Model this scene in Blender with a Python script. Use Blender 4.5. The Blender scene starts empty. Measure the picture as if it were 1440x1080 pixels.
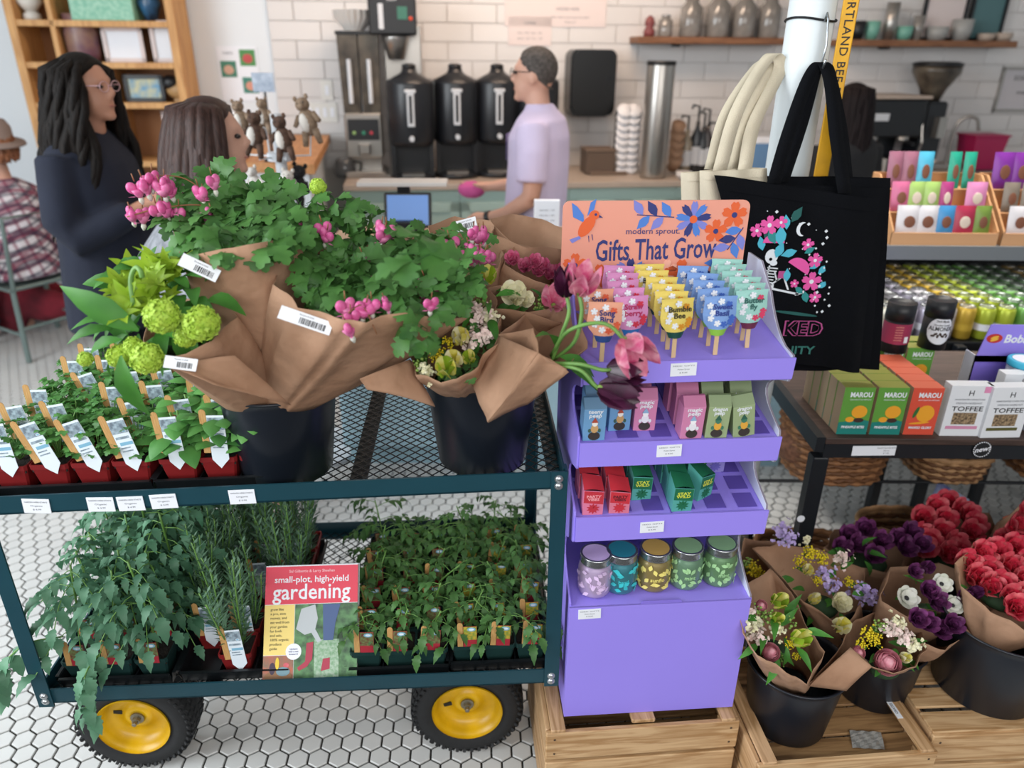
import bpy, math, random
from mathutils import Vector, Matrix, Euler, noise
PI = math.pi
R = random.Random(7)
SC = bpy.context.scene
COL = SC.collection

# ---------------------------------------------------------------- camera
CAM_H, FPX = 1.70, 1040.0
PITCH, ROLL = math.radians(24.3), math.radians(0.5)
CF = Vector((0, math.cos(PITCH), -math.sin(PITCH)))
_r0 = Vector((1, 0, 0)); _u0 = _r0.cross(CF)
CR = _r0 * math.cos(ROLL) + _u0 * math.sin(ROLL)
CU = -_r0 * math.sin(ROLL) + _u0 * math.cos(ROLL)
CP = Vector((0, 0, CAM_H))
cam = bpy.data.cameras.new('camera'); cam_o = bpy.data.objects.new('camera', cam); COL.objects.link(cam_o)
cam.sensor_width = 36; cam.lens = FPX / 1440 * 36; cam.clip_start = 0.05
cam_o.matrix_world = Matrix(((CR.x, CU.x, -CF.x, 0), (CR.y, CU.y, -CF.y, 0), (CR.z, CU.z, -CF.z, CAM_H), (0, 0, 0, 1)))
cam.dof.use_dof = True; cam.dof.focus_distance = 1.55; cam.dof.aperture_fstop = 2.3
SC.camera = cam_o
# ---------------------------------------------------------------- light
w = bpy.data.worlds.new('world'); SC.world = w; w.use_nodes = True
w.node_tree.nodes['Background'].inputs[0].default_value = (0.86, 0.93, 1.0, 1)
w.node_tree.nodes['Background'].inputs[1].default_value = 0.36
def area(name, loc, target, sx, sy, power, col):
    l = bpy.data.lights.new(name, 'AREA'); l.shape = 'RECTANGLE'; l.size = sx; l.size_y = sy
    l.energy = power; l.color = col
    o = bpy.data.objects.new(name, l); COL.objects.link(o); o.location = loc
    o.rotation_euler = (Vector(target) - Vector(loc)).to_track_quat('-Z', 'Y').to_euler(); return o
area('shop_window_light_left', (-3.6, 0.4, 2.1), (0.2, 1.8, 0.6), 3.0, 2.4, 260, (0.90, 0.96, 1.0))
area('shop_window_light_front', (0.6, -2.4, 2.6), (0.1, 1.8, 0.7), 4.4, 2.2, 165, (1.0, 0.98, 0.95))
area('ceiling_lamp_light', (0.2, 4.2, 3.1), (-0.1, 5.4, 1.4), 1.6, 0.5, 60, (1.0, 0.74, 0.55))
area('ceiling_lamp_light_right', (2.6, 3.9, 3.1), (2.8, 5.4, 1.2), 1.6, 0.5, 5, (1.0, 0.80, 0.66))
area('added_fill_light_middle', (1.7, 3.0, 3.12), (1.7, 3.0, 0), 2.2, 0.5, 36, (1.0, 0.93, 0.86)).data.spread = math.radians(75)  # added fill, no known fixture: brightens the floor under the black table
SC.view_settings.view_transform = 'Standard'; SC.view_settings.look = 'None'
SC.view_settings.exposure = -0.32; SC.view_settings.gamma = 1.0
try: SC.view_settings.use_curve_mapping = False
except Exception: pass
SC.cycles.max_bounces = 6; SC.cycles.diffuse_bounces = 3; SC.cycles.glossy_bounces = 3
SC.cycles.transparent_max_bounces = 6; SC.cycles.use_denoising = True

# ---------------------------------------------------------------- measuring helpers
def ray(px, py): return CF + CR * ((px - 720) / FPX) - CU * ((py - 540) / FPX)
def at_z(px, py, z): d = ray(px, py); return CP + d * ((z - CAM_H) / d.z)
def at_y(px, py, y): d = ray(px, py); return CP + d * (y / d.y)
def at_k(px, py, k): return CP + ray(px, py) * k

# ---------------------------------------------------------------- materials
def lin(h):
    h = h.lstrip('#'); c = [int(h[i:i+2], 16) / 255 for i in (0, 2, 4)]
    return tuple((x / 12.92 if x <= 0.04045 else ((x + 0.055) / 1.055) ** 2.4) for x in c) + (1,)
MATS = {}
def mat(name, hexc, rough=0.55, metal=0.0, var=0.0, scale=30.0, bump=0.0, bscale=None, hex2=None, trans=0.0, emit=0.0,
        stretch=None, spec=0.5, glass=0.0, alpha=1.0, coat=0.0, objvar=0.0):
    if name in MATS: return MATS[name]
    m = bpy.data.materials.new(name); m.use_nodes = True; nt = m.node_tree; N = nt.nodes; L = nt.links
    b = N['Principled BSDF']; c1 = lin(hexc)
    b.inputs['Base Color'].default_value = c1; b.inputs['Roughness'].default_value = rough
    b.inputs['Metallic'].default_value = metal; b.inputs['Specular IOR Level'].default_value = spec
    if coat: b.inputs['Coat Weight'].default_value = coat
    if glass: b.inputs['Transmission Weight'].default_value = glass
    if alpha < 1: b.inputs['Alpha'].default_value = alpha
    if emit: b.inputs['Emission Color'].default_value = c1; b.inputs['Emission Strength'].default_value = emit
    src = None
    if var or hex2 or bump:
        tc = N.new('ShaderNodeTexCoord'); vec = tc.outputs['Object']
        if stretch:
            mp = N.new('ShaderNodeMapping'); mp.inputs['Scale'].default_value = stretch; L.new(vec, mp.inputs[0]); vec = mp.outputs[0]
        nz = N.new('ShaderNodeTexNoise'); nz.inputs['Scale'].default_value = scale; nz.inputs['Detail'].default_value = 4
        L.new(vec, nz.inputs['Vector'])
        if var or hex2:
            mx = N.new('ShaderNodeMix'); mx.data_type = 'RGBA'
            c2 = lin(hex2) if hex2 else tuple(max(0, x * (1 - var)) for x in c1[:3]) + (1,)
            mx.inputs[6].default_value = c1; mx.inputs[7].default_value = c2
            rp = N.new('ShaderNodeMapRange'); rp.inputs[1].default_value = 0.35; rp.inputs[2].default_value = 0.68
            L.new(nz.outputs[0], rp.inputs[0]); L.new(rp.outputs[0], mx.inputs[0]); L.new(mx.outputs[2], b.inputs['Base Color']); src = mx.outputs[2]
        if bump:
            bn = N.new('ShaderNodeBump'); bn.inputs['Strength'].default_value = bump; bn.inputs['Distance'].default_value = 0.004
            if bscale:
                n2 = N.new('ShaderNodeTexNoise'); n2.inputs['Scale'].default_value = bscale; L.new(vec, n2.inputs['Vector']); L.new(n2.outputs[0], bn.inputs['Height'])
            else: L.new(nz.outputs[0], bn.inputs['Height'])
            L.new(bn.outputs[0], b.inputs['Normal'])
    if objvar:
        oi = N.new('ShaderNodeObjectInfo'); hv = N.new('ShaderNodeHueSaturation')
        mr = N.new('ShaderNodeMapRange'); mr.inputs[3].default_value = 1 - objvar; mr.inputs[4].default_value = 1 + objvar * 0.6
        L.new(oi.outputs['Random'], mr.inputs[0]); L.new(mr.outputs[0], hv.inputs['Value'])
        if src: L.new(src, hv.inputs['Color'])
        else: hv.inputs['Color'].default_value = c1
        L.new(hv.outputs[0], b.inputs['Base Color']); src = hv.outputs[0]
    if trans:
        out = N['Material Output']; t = N.new('ShaderNodeBsdfTranslucent'); ms = N.new('ShaderNodeMixShader')
        ms.inputs[0].default_value = trans; t.inputs[0].default_value = tuple(min(1, x * 1.25) for x in c1[:3]) + (1,)
        if src: L.new(src, t.inputs[0])
        L.new(b.outputs[0], ms.inputs[1]); L.new(t.outputs[0], ms.inputs[2]); L.new(ms.outputs[0], out.inputs[0])
    MATS[name] = m; return m
def wood(name, h1, h2, axis=0, scale=7, rough=0.6):
    if name in MATS: return MATS[name]
    m = bpy.data.materials.new(name); m.use_nodes = True; nt = m.node_tree; N = nt.nodes; L = nt.links; b = N['Principled BSDF']
    tc = N.new('ShaderNodeTexCoord'); mp = N.new('ShaderNodeMapping'); oi = N.new('ShaderNodeObjectInfo')
    s = [9, 9, 9]; s[axis] = 0.8; mp.inputs['Scale'].default_value = s
    ad = N.new('ShaderNodeVectorMath'); ad.operation = 'MULTIPLY_ADD'; ad.inputs[1].default_value = (5, 5, 5)
    L.new(oi.outputs['Random'], ad.inputs[0]); L.new(tc.outputs['Object'], ad.inputs[2]); L.new(ad.outputs[0], mp.inputs[0])
    wv = N.new('ShaderNodeTexNoise'); wv.inputs['Scale'].default_value = scale; wv.inputs['Detail'].default_value = 6; wv.inputs['Distortion'].default_value = 1.2
    L.new(mp.outputs[0], wv.inputs['Vector'])
    cr = N.new('ShaderNodeValToRGB'); cr.color_ramp.elements[0].color = lin(h2); cr.color_ramp.elements[1].color = lin(h1)
    cr.color_ramp.elements[0].position = 0.36; cr.color_ramp.elements[1].position = 0.6
    L.new(wv.outputs[0], cr.inputs[0]); L.new(cr.outputs[0], b.inputs['Base Color']); b.inputs['Roughness'].default_value = rough
    MATS[name] = m; return m

# ---------------------------------------------------------------- mesh builder
class MB:
    def __init__(s): s.v = []; s.f = []; s.mi = []; s.sm = []
    def add(s, vf, mi=0, smooth=False, M=None):
        v, f = vf; o = len(s.v)
        if M is not None: v = [M @ Vector(p) for p in v]
        s.v.extend([tuple(p) for p in v]); s.f.extend([tuple(i + o for i in q) for q in f])
        s.mi.extend([mi] * len(f)); s.sm.extend([smooth] * len(f)); return s
    def mesh(s, name, mats):
        me = bpy.data.meshes.new(name); me.from_pydata(s.v, [], s.f)
        for m in (mats if isinstance(mats, (list, tuple)) else [mats]): me.materials.append(m)
        me.polygons.foreach_set('material_index', s.mi); me.polygons.foreach_set('use_smooth', s.sm)
        me.update(); return me
def box(c, s):
    x, y, z = c; a, b, h = s[0] / 2, s[1] / 2, s[2] / 2
    v = [(x + i * a, y + j * b, z + k * h) for k in (-1, 1) for j in (-1, 1) for i in (-1, 1)]
    return v, [(0, 2, 3, 1), (4, 5, 7, 6), (0, 1, 5, 4), (2, 6, 7, 3), (0, 4, 6, 2), (1, 3, 7, 5)]
def bbox(c, s, b=0.003):
    # box with chamfered vertical and top/bottom edges
    x, y, z = c; a, d, h = s[0] / 2, s[1] / 2, s[2] / 2; b = min(b, a * .49, d * .49, h * .49)
    def ring(e, zz):
        aa, dd = a - e, d - e
        return [(x - aa + b, y - dd, zz), (x + aa - b, y - dd, zz), (x + aa, y - dd + b, zz), (x + aa, y + dd - b, zz),
                (x + aa - b, y + dd, zz), (x - aa + b, y + dd, zz), (x - aa, y + dd - b, zz), (x - aa, y - dd + b, zz)]
    v = ring(b * .6, z - h) + ring(0, z - h + b) + ring(0, z + h - b) + ring(b * .6, z + h)
    f = [tuple(range(7, -1, -1)), tuple(range(24, 32))]
    for k in range(3):
        for i in range(8): j = (i + 1) % 8; f.append((k*8+i, k*8+j, k*8+8+j, k*8+8+i))
    return v, f
def basis(d):
    d = Vector(d).normalized(); a = Vector((0, 0, 1)) if abs(d.z) < .9 else Vector((1, 0, 0))
    u = d.cross(a).normalized(); return d, u, d.cross(u)
def tube(pts, r, n=8, caps=True):
    pts = [Vector(p) for p in pts]; m = len(pts); rs = r if isinstance(r, (list, tuple)) else [r] * m
    v, f = [], []; pu = None
    for i, p in enumerate(pts):
        d = (pts[min(i + 1, m - 1)] - pts[max(i - 1, 0)])
        d = d.normalized() if d.length > 1e-9 else Vector((0, 0, 1))
        if pu is None: _, u, _w = basis(d)
        else:
            u = pu - d * pu.dot(d); u = u.normalized() if u.length > 1e-6 else basis(d)[1]
        pu = u; w2 = d.cross(u)
        for k in range(n): a = 2 * PI * k / n; v.append(p + (u * math.cos(a) + w2 * math.sin(a)) * rs[i])
    for i in range(m - 1):
        for k in range(n): j = (k + 1) % n; f.append((i*n+k, i*n+j, i*n+n+j, i*n+n+k))
    if caps: f.append(tuple(range(n - 1, -1, -1))); f.append(tuple(range((m - 1) * n, m * n)))
    return v, f
def cyl(p0, p1, r0, r1=None, n=20): return tube([p0, p1], [r0, r0 if r1 is None else r1], n)
def lathe(prof, n=24, cap0=True, cap1=True):
    v, f = [], []; m = len(prof)
    for r, z in prof:
        for k in range(n): a = 2 * PI * k / n; v.append((r * math.cos(a), r * math.sin(a), z))
    for i in range(m - 1):
        for k in range(n): j = (k + 1) % n; f.append((i*n+k, i*n+j, i*n+n+j, i*n+n+k))
    if cap0: f.append(tuple(range(n - 1, -1, -1)))
    if cap1: f.append(tuple(range((m - 1) * n, m * n)))
    return v, f
def ball(c, rx, ry=None, rz=None, nu=12, nv=8):
    ry = rx if ry is None else ry; rz = rx if rz is None else rz; v = [(c[0], c[1], c[2] - rz)]; f = []
    for i in range(1, nv):
        t = -PI / 2 + PI * i / nv
        for k in range(nu): a = 2 * PI * k / nu; v.append((c[0] + rx * math.cos(t) * math.cos(a), c[1] + ry * math.cos(t) * math.sin(a), c[2] + rz * math.sin(t)))
    v.append((c[0], c[1], c[2] + rz)); T = len(v) - 1
    for k in range(nu): j = (k + 1) % nu; f.append((0, 1 + j, 1 + k)); f.append((T, T - nu + k, T - nu + j))
    for i in range(nv - 2):
        for k in range(nu): j = (k + 1) % nu; a = 1 + i * nu; f.append((a + k, a + j, a + nu + j, a + nu + k))
    return v, f
def prism(poly, z0, z1):
    n = len(poly); v = [(x, y, z0) for x, y in poly] + [(x, y, z1) for x, y in poly]
    f = [tuple(range(n - 1, -1, -1)), tuple(range(n, 2 * n))]
    for i in range(n): j = (i + 1) % n; f.append((i, j, n + j, n + i))
    return v, f
def grid(fn, nu, nv):
    v = [fn(i / nu, j / nv) for j in range(nv + 1) for i in range(nu + 1)]
    f = [(j*(nu+1)+i, j*(nu+1)+i+1, (j+1)*(nu+1)+i+1, (j+1)*(nu+1)+i) for j in range(nv) for i in range(nu)]
    return v, f
def plate(pts, nrm, th):
    # outline pts (3d) given thickness along nrm
    n = len(pts); o = Vector(nrm) * th; v = [Vector(p) for p in pts] + [Vector(p) + o for p in pts]
    f = [tuple(range(n - 1, -1, -1)), tuple(range(n, 2 * n))]
    for i in range(n): j = (i + 1) % n; f.append((i, j, n + j, n + i))
    return v, f
def rrect(w, h, r, n=4, cx=0, cy=0):
    p = []
    for sx, sy, a0 in ((1, 1, 0), (-1, 1, 90), (-1, -1, 180), (1, -1, 270)):
        for k in range(n + 1):
            a = math.radians(a0 + 90 * k / n); p.append((cx + sx * (w / 2 - r) + r * math.cos(a), cy + sy * (h / 2 - r) + r * math.sin(a)))
    return p
T = Matrix.Translation
def RX(a): return Matrix.Rotation(a, 4, 'X')
def RY(a): return Matrix.Rotation(a, 4, 'Y')
def RZ(a): return Matrix.Rotation(a, 4, 'Z')
def SCL(x, y=None, z=None): return Matrix.Diagonal((x, x if y is None else y, x if z is None else z, 1))
def frame(o, x, z):
    # matrix with origin o, local x along x, local z along z
    x = Vector(x).normalized(); z = Vector(z); z = (z - x * z.dot(x)).normalized(); y = z.cross(x)
    return Matrix(((x.x, y.x, z.x, o[0]), (x.y, y.y, z.y, o[1]), (x.z, y.z, z.z, o[2]), (0, 0, 0, 1)))
def aim(o, z, spin=0.0):
    d, u, w2 = basis(z); return frame(o, u, d) @ RZ(spin)

# ---------------------------------------------------------------- objects
def link(name, data, parent=None, M=None):
    o = bpy.data.objects.new(name, data); COL.objects.link(o)
    if parent is not None: o.parent = parent
    if M is not None: o.matrix_local = M
    return o
def obj(name, mb, mats, parent=None, M=None, label=None, kind=None):
    me = mb if isinstance(mb, bpy.types.Mesh) else mb.mesh(name, mats)
    o = link(name, me, parent, M)
    if label: o['label'] = label
    if kind: o['kind'] = kind
    return o
def one(vf, smooth=False, M=None): return MB().add(vf, 0, smooth, M)
def tag(o, label, cat, group=None, kind=None):
    if label: o['label'] = label
    if cat: o['category'] = cat
    if group: o['group'] = group
    if kind: o['kind'] = kind
    return o
def thing(name, label, cat, M=None, group=None):
    o = link(name, None, None, M); o.empty_display_size = 0.03; return tag(o, label, cat, group)
def struct(name, mb, m, M=None):
    o = obj(name, mb, m, None, M); o['kind'] = 'structure'; return o
def dup(o, M=None, parent=None, label=None):
    c = o.copy(); COL.objects.link(c); c.parent = parent
    if M is not None: c.matrix_local = M
    if label: c['label'] = label
    for ch in list(KIDS.get(o.name, ())): dup(ch, None, c)
    return c
KIDS = {}
def kids(o):
    KIDS[o.name] = [c for c in SC.objects if c.parent == o]
    for c in KIDS[o.name]:
        KIDS[c.name] = [d for d in SC.objects if d.parent == c]
_txt = {}
def text_mesh(body, size, ext=0.0004, bold=0.0, shear=0.0, align='CENTER', space=1.0, line=1.0):
    k = (body, size, ext, bold, shear, align, space, line)
    if k in _txt: return _txt[k]
    cu = bpy.data.curves.new('lettering', 'FONT'); cu.body = body; cu.size = size; cu.extrude = ext; cu.offset = bold * size
    cu.shear = shear; cu.align_x = align; cu.align_y = 'CENTER'; cu.space_character = space; cu.space_line = line; cu.resolution_u = 2
    o = bpy.data.objects.new('lettering', cu); me = bpy.data.meshes.new_from_object(o)
    bpy.data.objects.remove(o); bpy.data.curves.remove(cu); me.name = 'lettering'; _txt[k] = me; return me
def text(body, size, m, parent, M, **kw):
    w_max = kw.pop('fit', None); me0 = text_mesh(body, size, **kw)
    me = me0.copy(); me.materials.clear(); me.materials.append(m)
    if w_max and len(me.vertices):
        xs = [v.co.x for v in me.vertices]; s = w_max / max(1e-6, max(xs) - min(xs)); M = M @ SCL(s, kw.get('_', 1), 1)
    return obj('lettering', me, m, parent, M)
def lerp(a, b, t): return a + (b - a) * t
def rnd(a, b): return R.uniform(a, b)
ORD = ['first', 'second', 'third', 'fourth', 'fifth', 'sixth', 'seventh', 'eighth', 'ninth', 'tenth', 'eleventh', 'twelfth', 'thirteenth', 'fourteenth', 'fifteenth', 'sixteenth']
# ================================================================ setting: floor, walls
m_tile = mat('white_hex_tile', '#cdcdcb', 0.32, var=0.10, scale=3, objvar=0.05)
m_grout = mat('dark_grout', '#26241f', 0.9)
fl = struct('floor', one(box((0.4, 2.8, -0.02), (10.4, 8.4, 0.028))), m_grout)
PITCH_T = 0.0535
def hexa(r, h=0.006, b=0.0016):
    v = [(r * math.cos(PI/6 + k*PI/3), r * math.sin(PI/6 + k*PI/3), 0) for k in range(6)]
    v += [(x, y, h - b) for x, y, _ in v[:6]]
    v += [((r - b) * math.cos(PI/6 + k*PI/3), (r - b) * math.sin(PI/6 + k*PI/3), h) for k in range(6)]
    f = [tuple(range(12, 18))]
    for k in range(6):
        j = (k + 1) % 6; f.append((k, j, 6 + j, 6 + k)); f.append((6 + k, 6 + j, 12 + j, 12 + k))
    return v, f
_hr = (PITCH_T - 0.0054) / math.sqrt(3)
hex_me = one(hexa(_hr)).mesh('tile', m_tile)
FYAW = math.radians(3.0)
def proj(p):
    v = Vector(p) - CP; k = v.dot(CF)
    return (720 + FPX * v.dot(CR) / k, 540 - FPX * v.dot(CU) / k) if k > 0.1 else (-9999, -9999)
near, far = [], []
for j in range(-20, 130):
    for i in range(-95, 100):
        q = RZ(FYAW) @ Vector(((i + 0.5 * (j % 2)) * PITCH_T, j * PITCH_T * 0.866, 0)); x, y = q.x, q.y
        if not (0.80 < y < 6.2 and -4.5 < x < 4.9): continue
        px, py = proj((x, y, 0))
        if not (-900 < px < 2400 and py < 1400): continue
        hidden = 90 < px < 760 and py > 700 and py < 985     # behind the cart's load
        shows = (py > 985 and px < 790) or (px < 130 and py > 700) or (1050 < px and 640 < py < 740) or (60 < px < 780 and 690 < py < 745)
        (near if shows and -10 < px < 1450 and py < 1090 else far).append((-(y), x, y))
near.sort(reverse=True)
for n, (k, x, y) in enumerate(near[:300]): obj('tile', hex_me, None, fl, T((x, y, -0.0062)) @ RZ(FYAW))
mb = MB(); hv = hexa(_hr)
for k, x, y in near[300:] + far: mb.add(hv, 0, False, T((x, y, -0.0062)) @ RZ(FYAW))
obj('tile_field', mb, m_tile, fl, kind='stuff')

# back wall, receding slightly to the right
WYAW = math.radians(7.5); WALL = T((0, 5.62, 0)) @ RZ(WYAW)
m_wall = mat('white_wall_paint', '#dfe6ec', 0.7, var=0.04, scale=2)
m_wtile = mat('white_wall_tile', '#d8d5d4', 0.25, objvar=0.04)
m_wgrout = mat('wall_grout', '#c2beba', 0.9)
wb = struct('wall_back', one(box((0.5, 0.06, 1.6), (10.6, 0.1, 3.4))), m_wall, WALL)
_d = WALL.inverted().to_3x3() @ ray(383, 80); _o = WALL.inverted() @ CP; x0w = (_o + _d * (-_o.y / _d.y)).x
mb = one(box(((x0w + 4.9) / 2, 0.004, 1.6), (4.9 - x0w, 0.012, 3.3)))
obj('tile_backing', mb, m_wgrout, wb)
TW, TH = 0.335, 0.118
wt = one(bbox((0, 0, 0), (TW - 0.006, 0.012, TH - 0.005), 0.002)).mesh('tile', m_wtile)
wt_half = one(bbox((0, 0, 0), (TW / 2 - 0.006, 0.012, TH - 0.005), 0.002)).mesh('tile', m_wtile)
nw = 0
for r_ in range(22):
    z = 0.92 + (r_ + 0.5) * TH
    for c_ in range(21):
        x = x0w + (c_ + 0.5 + (0.0 if r_ % 2 else 0.5)) * TW
        p = WALL @ Vector((x, 0, z)); px, py = proj(p)
        if r_ % 2 == 0 and c_ == 0: obj('tile', wt_half, None, wb, T((x0w + TW / 4, -0.005, z)))
        if x > 4.7 or px < 330 or px > 1500 or py < -30: continue
        obj('tile', wt, None, wb, T((x, -0.005, z))); nw += 1
m_base = mat('left_wall_paint', '#e4ecf2', 0.7)
struct('ceiling', one(box((0.4, 2.9, 3.25), (10.4, 7.6, 0.1))), mat('ceiling_paint', '#d8d8d6', .8))
struct('wall_right', one(box((4.95, 4.1, 1.6), (0.1, 5.0, 3.4))), m_base)
struct('wall_left', one(box((-4.35, 2.6, 1.6), (0.1, 6.4, 3.4))), m_base)
# ================================================================ garden cart
m_cart = mat('teal_powder_coat', '#17404c', 0.38, var=0.12, scale=9, bump=0.05, bscale=300)
m_dark = mat('black_steel_mesh', '#15191b', 0.5)
m_bolt = mat('zinc_bolt', '#c9cccf', 0.3, 0.9)
m_rubber = mat('tyre_rubber', '#1d1e20', 0.75, var=0.3, scale=60, bump=0.2)
m_rim = mat('yellow_wheel_paint', '#dcae0c', 0.35, hex2='#b98f0c', scale=12)
m_hub = mat('dirty_steel', '#8d8676', 0.4, 0.8)
A_ = Vector((-1.0265, 1.1836, 0)); B_ = Vector((0.1097, 1.2561, 0))
CYAW = math.atan2((B_ - A_).y, (B_ - A_).x); CL = (B_ - A_).length; CD = 0.60
CART = T(A_) @ RZ(CYAW)             # local x along the front, y to the back
def cz(s): return lerp(0.878, 0.906, s / CL)      # underside of the sloping top frame
cart = thing('garden_cart', 'dark teal two-deck steel garden cart with yellow-rimmed tyres, loaded with plants', 'cart', CART)
CARTI = CART.inverted()
ZB = 0.388; RH = 0.040
def angle_rail(p0, p1, inward, h=RH, wth=0.03, t=0.004):
    p0, p1, n = Vector(p0), Vector(p1), Vector(inward).normalized(); mb = MB(); up = Vector((0, 0, 1))
    mb.add(plate([p0, p1, p1 + up * h, p0 + up * h], n, t))
    mb.add(plate([p0, p1, p1 + n * wth, p0 + n * wth], up, t)); return mb
for zf in (lambda s: ZB, cz):
    for a, b, n in (((0.02, 0), (CL - 0.02, 0), (0, 1, 0)), ((0.02, CD), (CL - 0.02, CD), (0, -1, 0)),
                    ((0.002, 0.01), (0.002, CD - 0.01), (1, 0, 0)), ((CL - 0.002, 0.01), (CL - 0.002, CD - 0.01), (-1, 0, 0))):
        obj('rail', angle_rail((a[0], a[1], zf(a[0])), (b[0], b[1], zf(b[0])), n), m_cart, cart)
for s, sx in ((0, 1), (CL, -1)):
    for d, sy in ((-0.0045, 1), (CD + 0.0045, -1)):
        mb = MB(); ztop = cz(s) + RH + 0.001
        p = Vector((s, d, ZB - 0.006)); h = ztop - p.z
        mb.add(box((s + sx * 0.015, d + sy * 0.002, p.z + h / 2), (0.032, 0.004, h)))
        mb.add(box((s + sx * 0.0, d + sy * 0.017, p.z + h / 2), (0.004, 0.030, h)))
        post = obj('post', mb, m_cart, cart)
        if sy == 1:
            for zc in (ZB + 0.010, ZB + 0.026, ztop - 0.016, ztop - 0.032):
                b2 = MB().add(ball((s + sx * 0.016, d - 0.0005, zc), 0.0072, 0.005, 0.0072, 10, 6), 0, True)
                b2.add(tube([(s + sx*0.016, d, zc), (s + sx*0.016, d - 0.0012, zc)], 0.0088, 12))
                obj('bolt', b2, m_bolt, post)
def deck(zf, name):
    mb = MB(); cw, ch = 0.027, 0.028; L, W = CL - 0.012, CD - 0.01
    lines = int((L / cw) + (W / ch)) + 2
    for k in range(-int(W / ch) - 1, int(L / cw) + 2):
        for sg in (1, -1):
            # line x = k*cw + sg*(y/ch)*cw/ ...
            x0 = k * cw if sg == 1 else k * cw + (W / ch) * cw * 1.0
            sl = sg * cw / ch
            y0, y1 = 0.0, W
            xa, xb = x0, x0 + sl * W
            # clip to 0..L
            def yx(x): return (x - x0) / sl
            lo, hi = min(yx(0), yx(L)), max(yx(0), yx(L)); y0, y1 = max(0, lo), min(W, hi)
            if y1 - y0 < 0.004: continue
            a = Vector((x0 + sl * y0 + 0.006, y0 + 0.005, 0)); b = Vector((x0 + sl * y1 + 0.006, y1 + 0.005, 0))
            a.z = zf(a.x) + 0.006; b.z = zf(b.x) + 0.006
            d = (b - a).normalized(); n = Vector((-d.y, d.x, 0)) * 0.0010
            mb.add(plate([a - n, b - n, b + n, a + n], (0, 0, 1), 0.0018))
    o = obj(name, mb, m_dark, cart)
    for s in ((0.30, 0.72) if zf is cz else (0.36, 0.74)):
        obj('cross_brace', one(box((s, CD / 2, zf(s) + 0.0015), (0.035, CD - 0.01, 0.005))), m_dark, cart)
deck(lambda s: ZB, 'mesh_shelf'); deck(cz, 'mesh_shelf')
# wheels
def make_wheel(name):
    t = link(name, None, cart)
    R0, Wd = 0.145, 0.10
    prof = [(0.088, -Wd*.42), (0.105, -Wd*.5), (0.125, -Wd*.5), (0.138, -Wd*.42), (0.143, -Wd*.3), (0.145, 0), (0.143, Wd*.3), (0.138, Wd*.42), (0.125, Wd*.5), (0.105, Wd*.5), (0.088, Wd*.42)]
    mb = MB().add(lathe(prof, 48, False, False), 0, True)
    for k in range(44):
        a = 2 * PI * k / 44
        for row, off in ((-0.034, 0), (-0.011, .5), (0.011, 0), (0.034, .5)):
            aa = a + off * 2 * PI / 44
            mb.add(bbox((0, 0, 0), (0.005, 0.013, 0.017), 0.001), 0, False, RZ(aa) @ T((0.1445 - abs(row) * 0.05, 0, row)) @ RX(0.35 if row > 0 else -0.35))
        for sg in (-1, 1): mb.add(bbox((0, 0, 0), (0.012, 0.008, 0.006), 0.001), 0, False, RZ(a) @ T((0.134, 0, sg * 0.0475)) @ RY(sg * -0.7))
    tyre = obj('tyre', mb, m_rubber, t)
    pr = [(0.0905, 0.050), (0.0915, 0.046), (0.086, 0.040), (0.080, 0.030), (0.077, 0.012), (0.062, 0.006), (0.045, 0.004), (0.036, 0.012), (0.030, 0.016), (0.016, 0.017)]
    rim = obj('rim', MB().add(lathe(pr + [(0.016, -0.03), (0.08, -0.04)], 40, False, True), 0, True), m_rim, t)
    hb = MB().add(lathe([(0.017, 0.016), (0.017, 0.021), (0.012, 0.022)], 18), 0).add(lathe([(0.0105, 0.02), (0.0105, 0.031)], 6), 0).add(lathe([(0.006, 0.03), (0.006, 0.041), (0.0045, 0.042)], 14), 0)
    obj('axle_nut', hb, m_hub, t)
    obj('valve_slot', MB().add(box((0, 0, 0), (0.030, 0.011, 0.004)), 0, False, T((-0.046, 0.014, 0.0055)) @ RZ(-0.25)), m_dark, t)
    return t
wh = make_wheel('wheel'); kids(wh)
WM = RX(PI / 2)           # lathe axis z -> facing -y (towards the camera)
spots = []
for s, d in ((0.093, 0.19), (0.93, 0.19), (0.093, 0.45), (0.93, 0.45)): spots.append((s, d))
for i, (s, d) in enumerate(spots):
    Mx = T((s, d, 0.145)) @ WM @ (RZ(0.5) if i else RZ(0.1))
    if i == 0: wh.matrix_local = Mx
    else: dup(wh, Mx, cart)
for s in (0.093, 0.93):
    mb = one(cyl((s, 0.20, 0.145), (s, 0.44, 0.145), 0.011)).add(box((s + 0.0, 0.265, 0.27), (0.03, 0.02, 0.24))).add(box((s, 0.375, 0.27), (0.03, 0.02, 0.24)))
    mb.add(box((s, 0.32, 0.386), (0.10, 0.56, 0.006)))
    obj('axle_bracket', mb, m_dark, cart)
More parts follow.
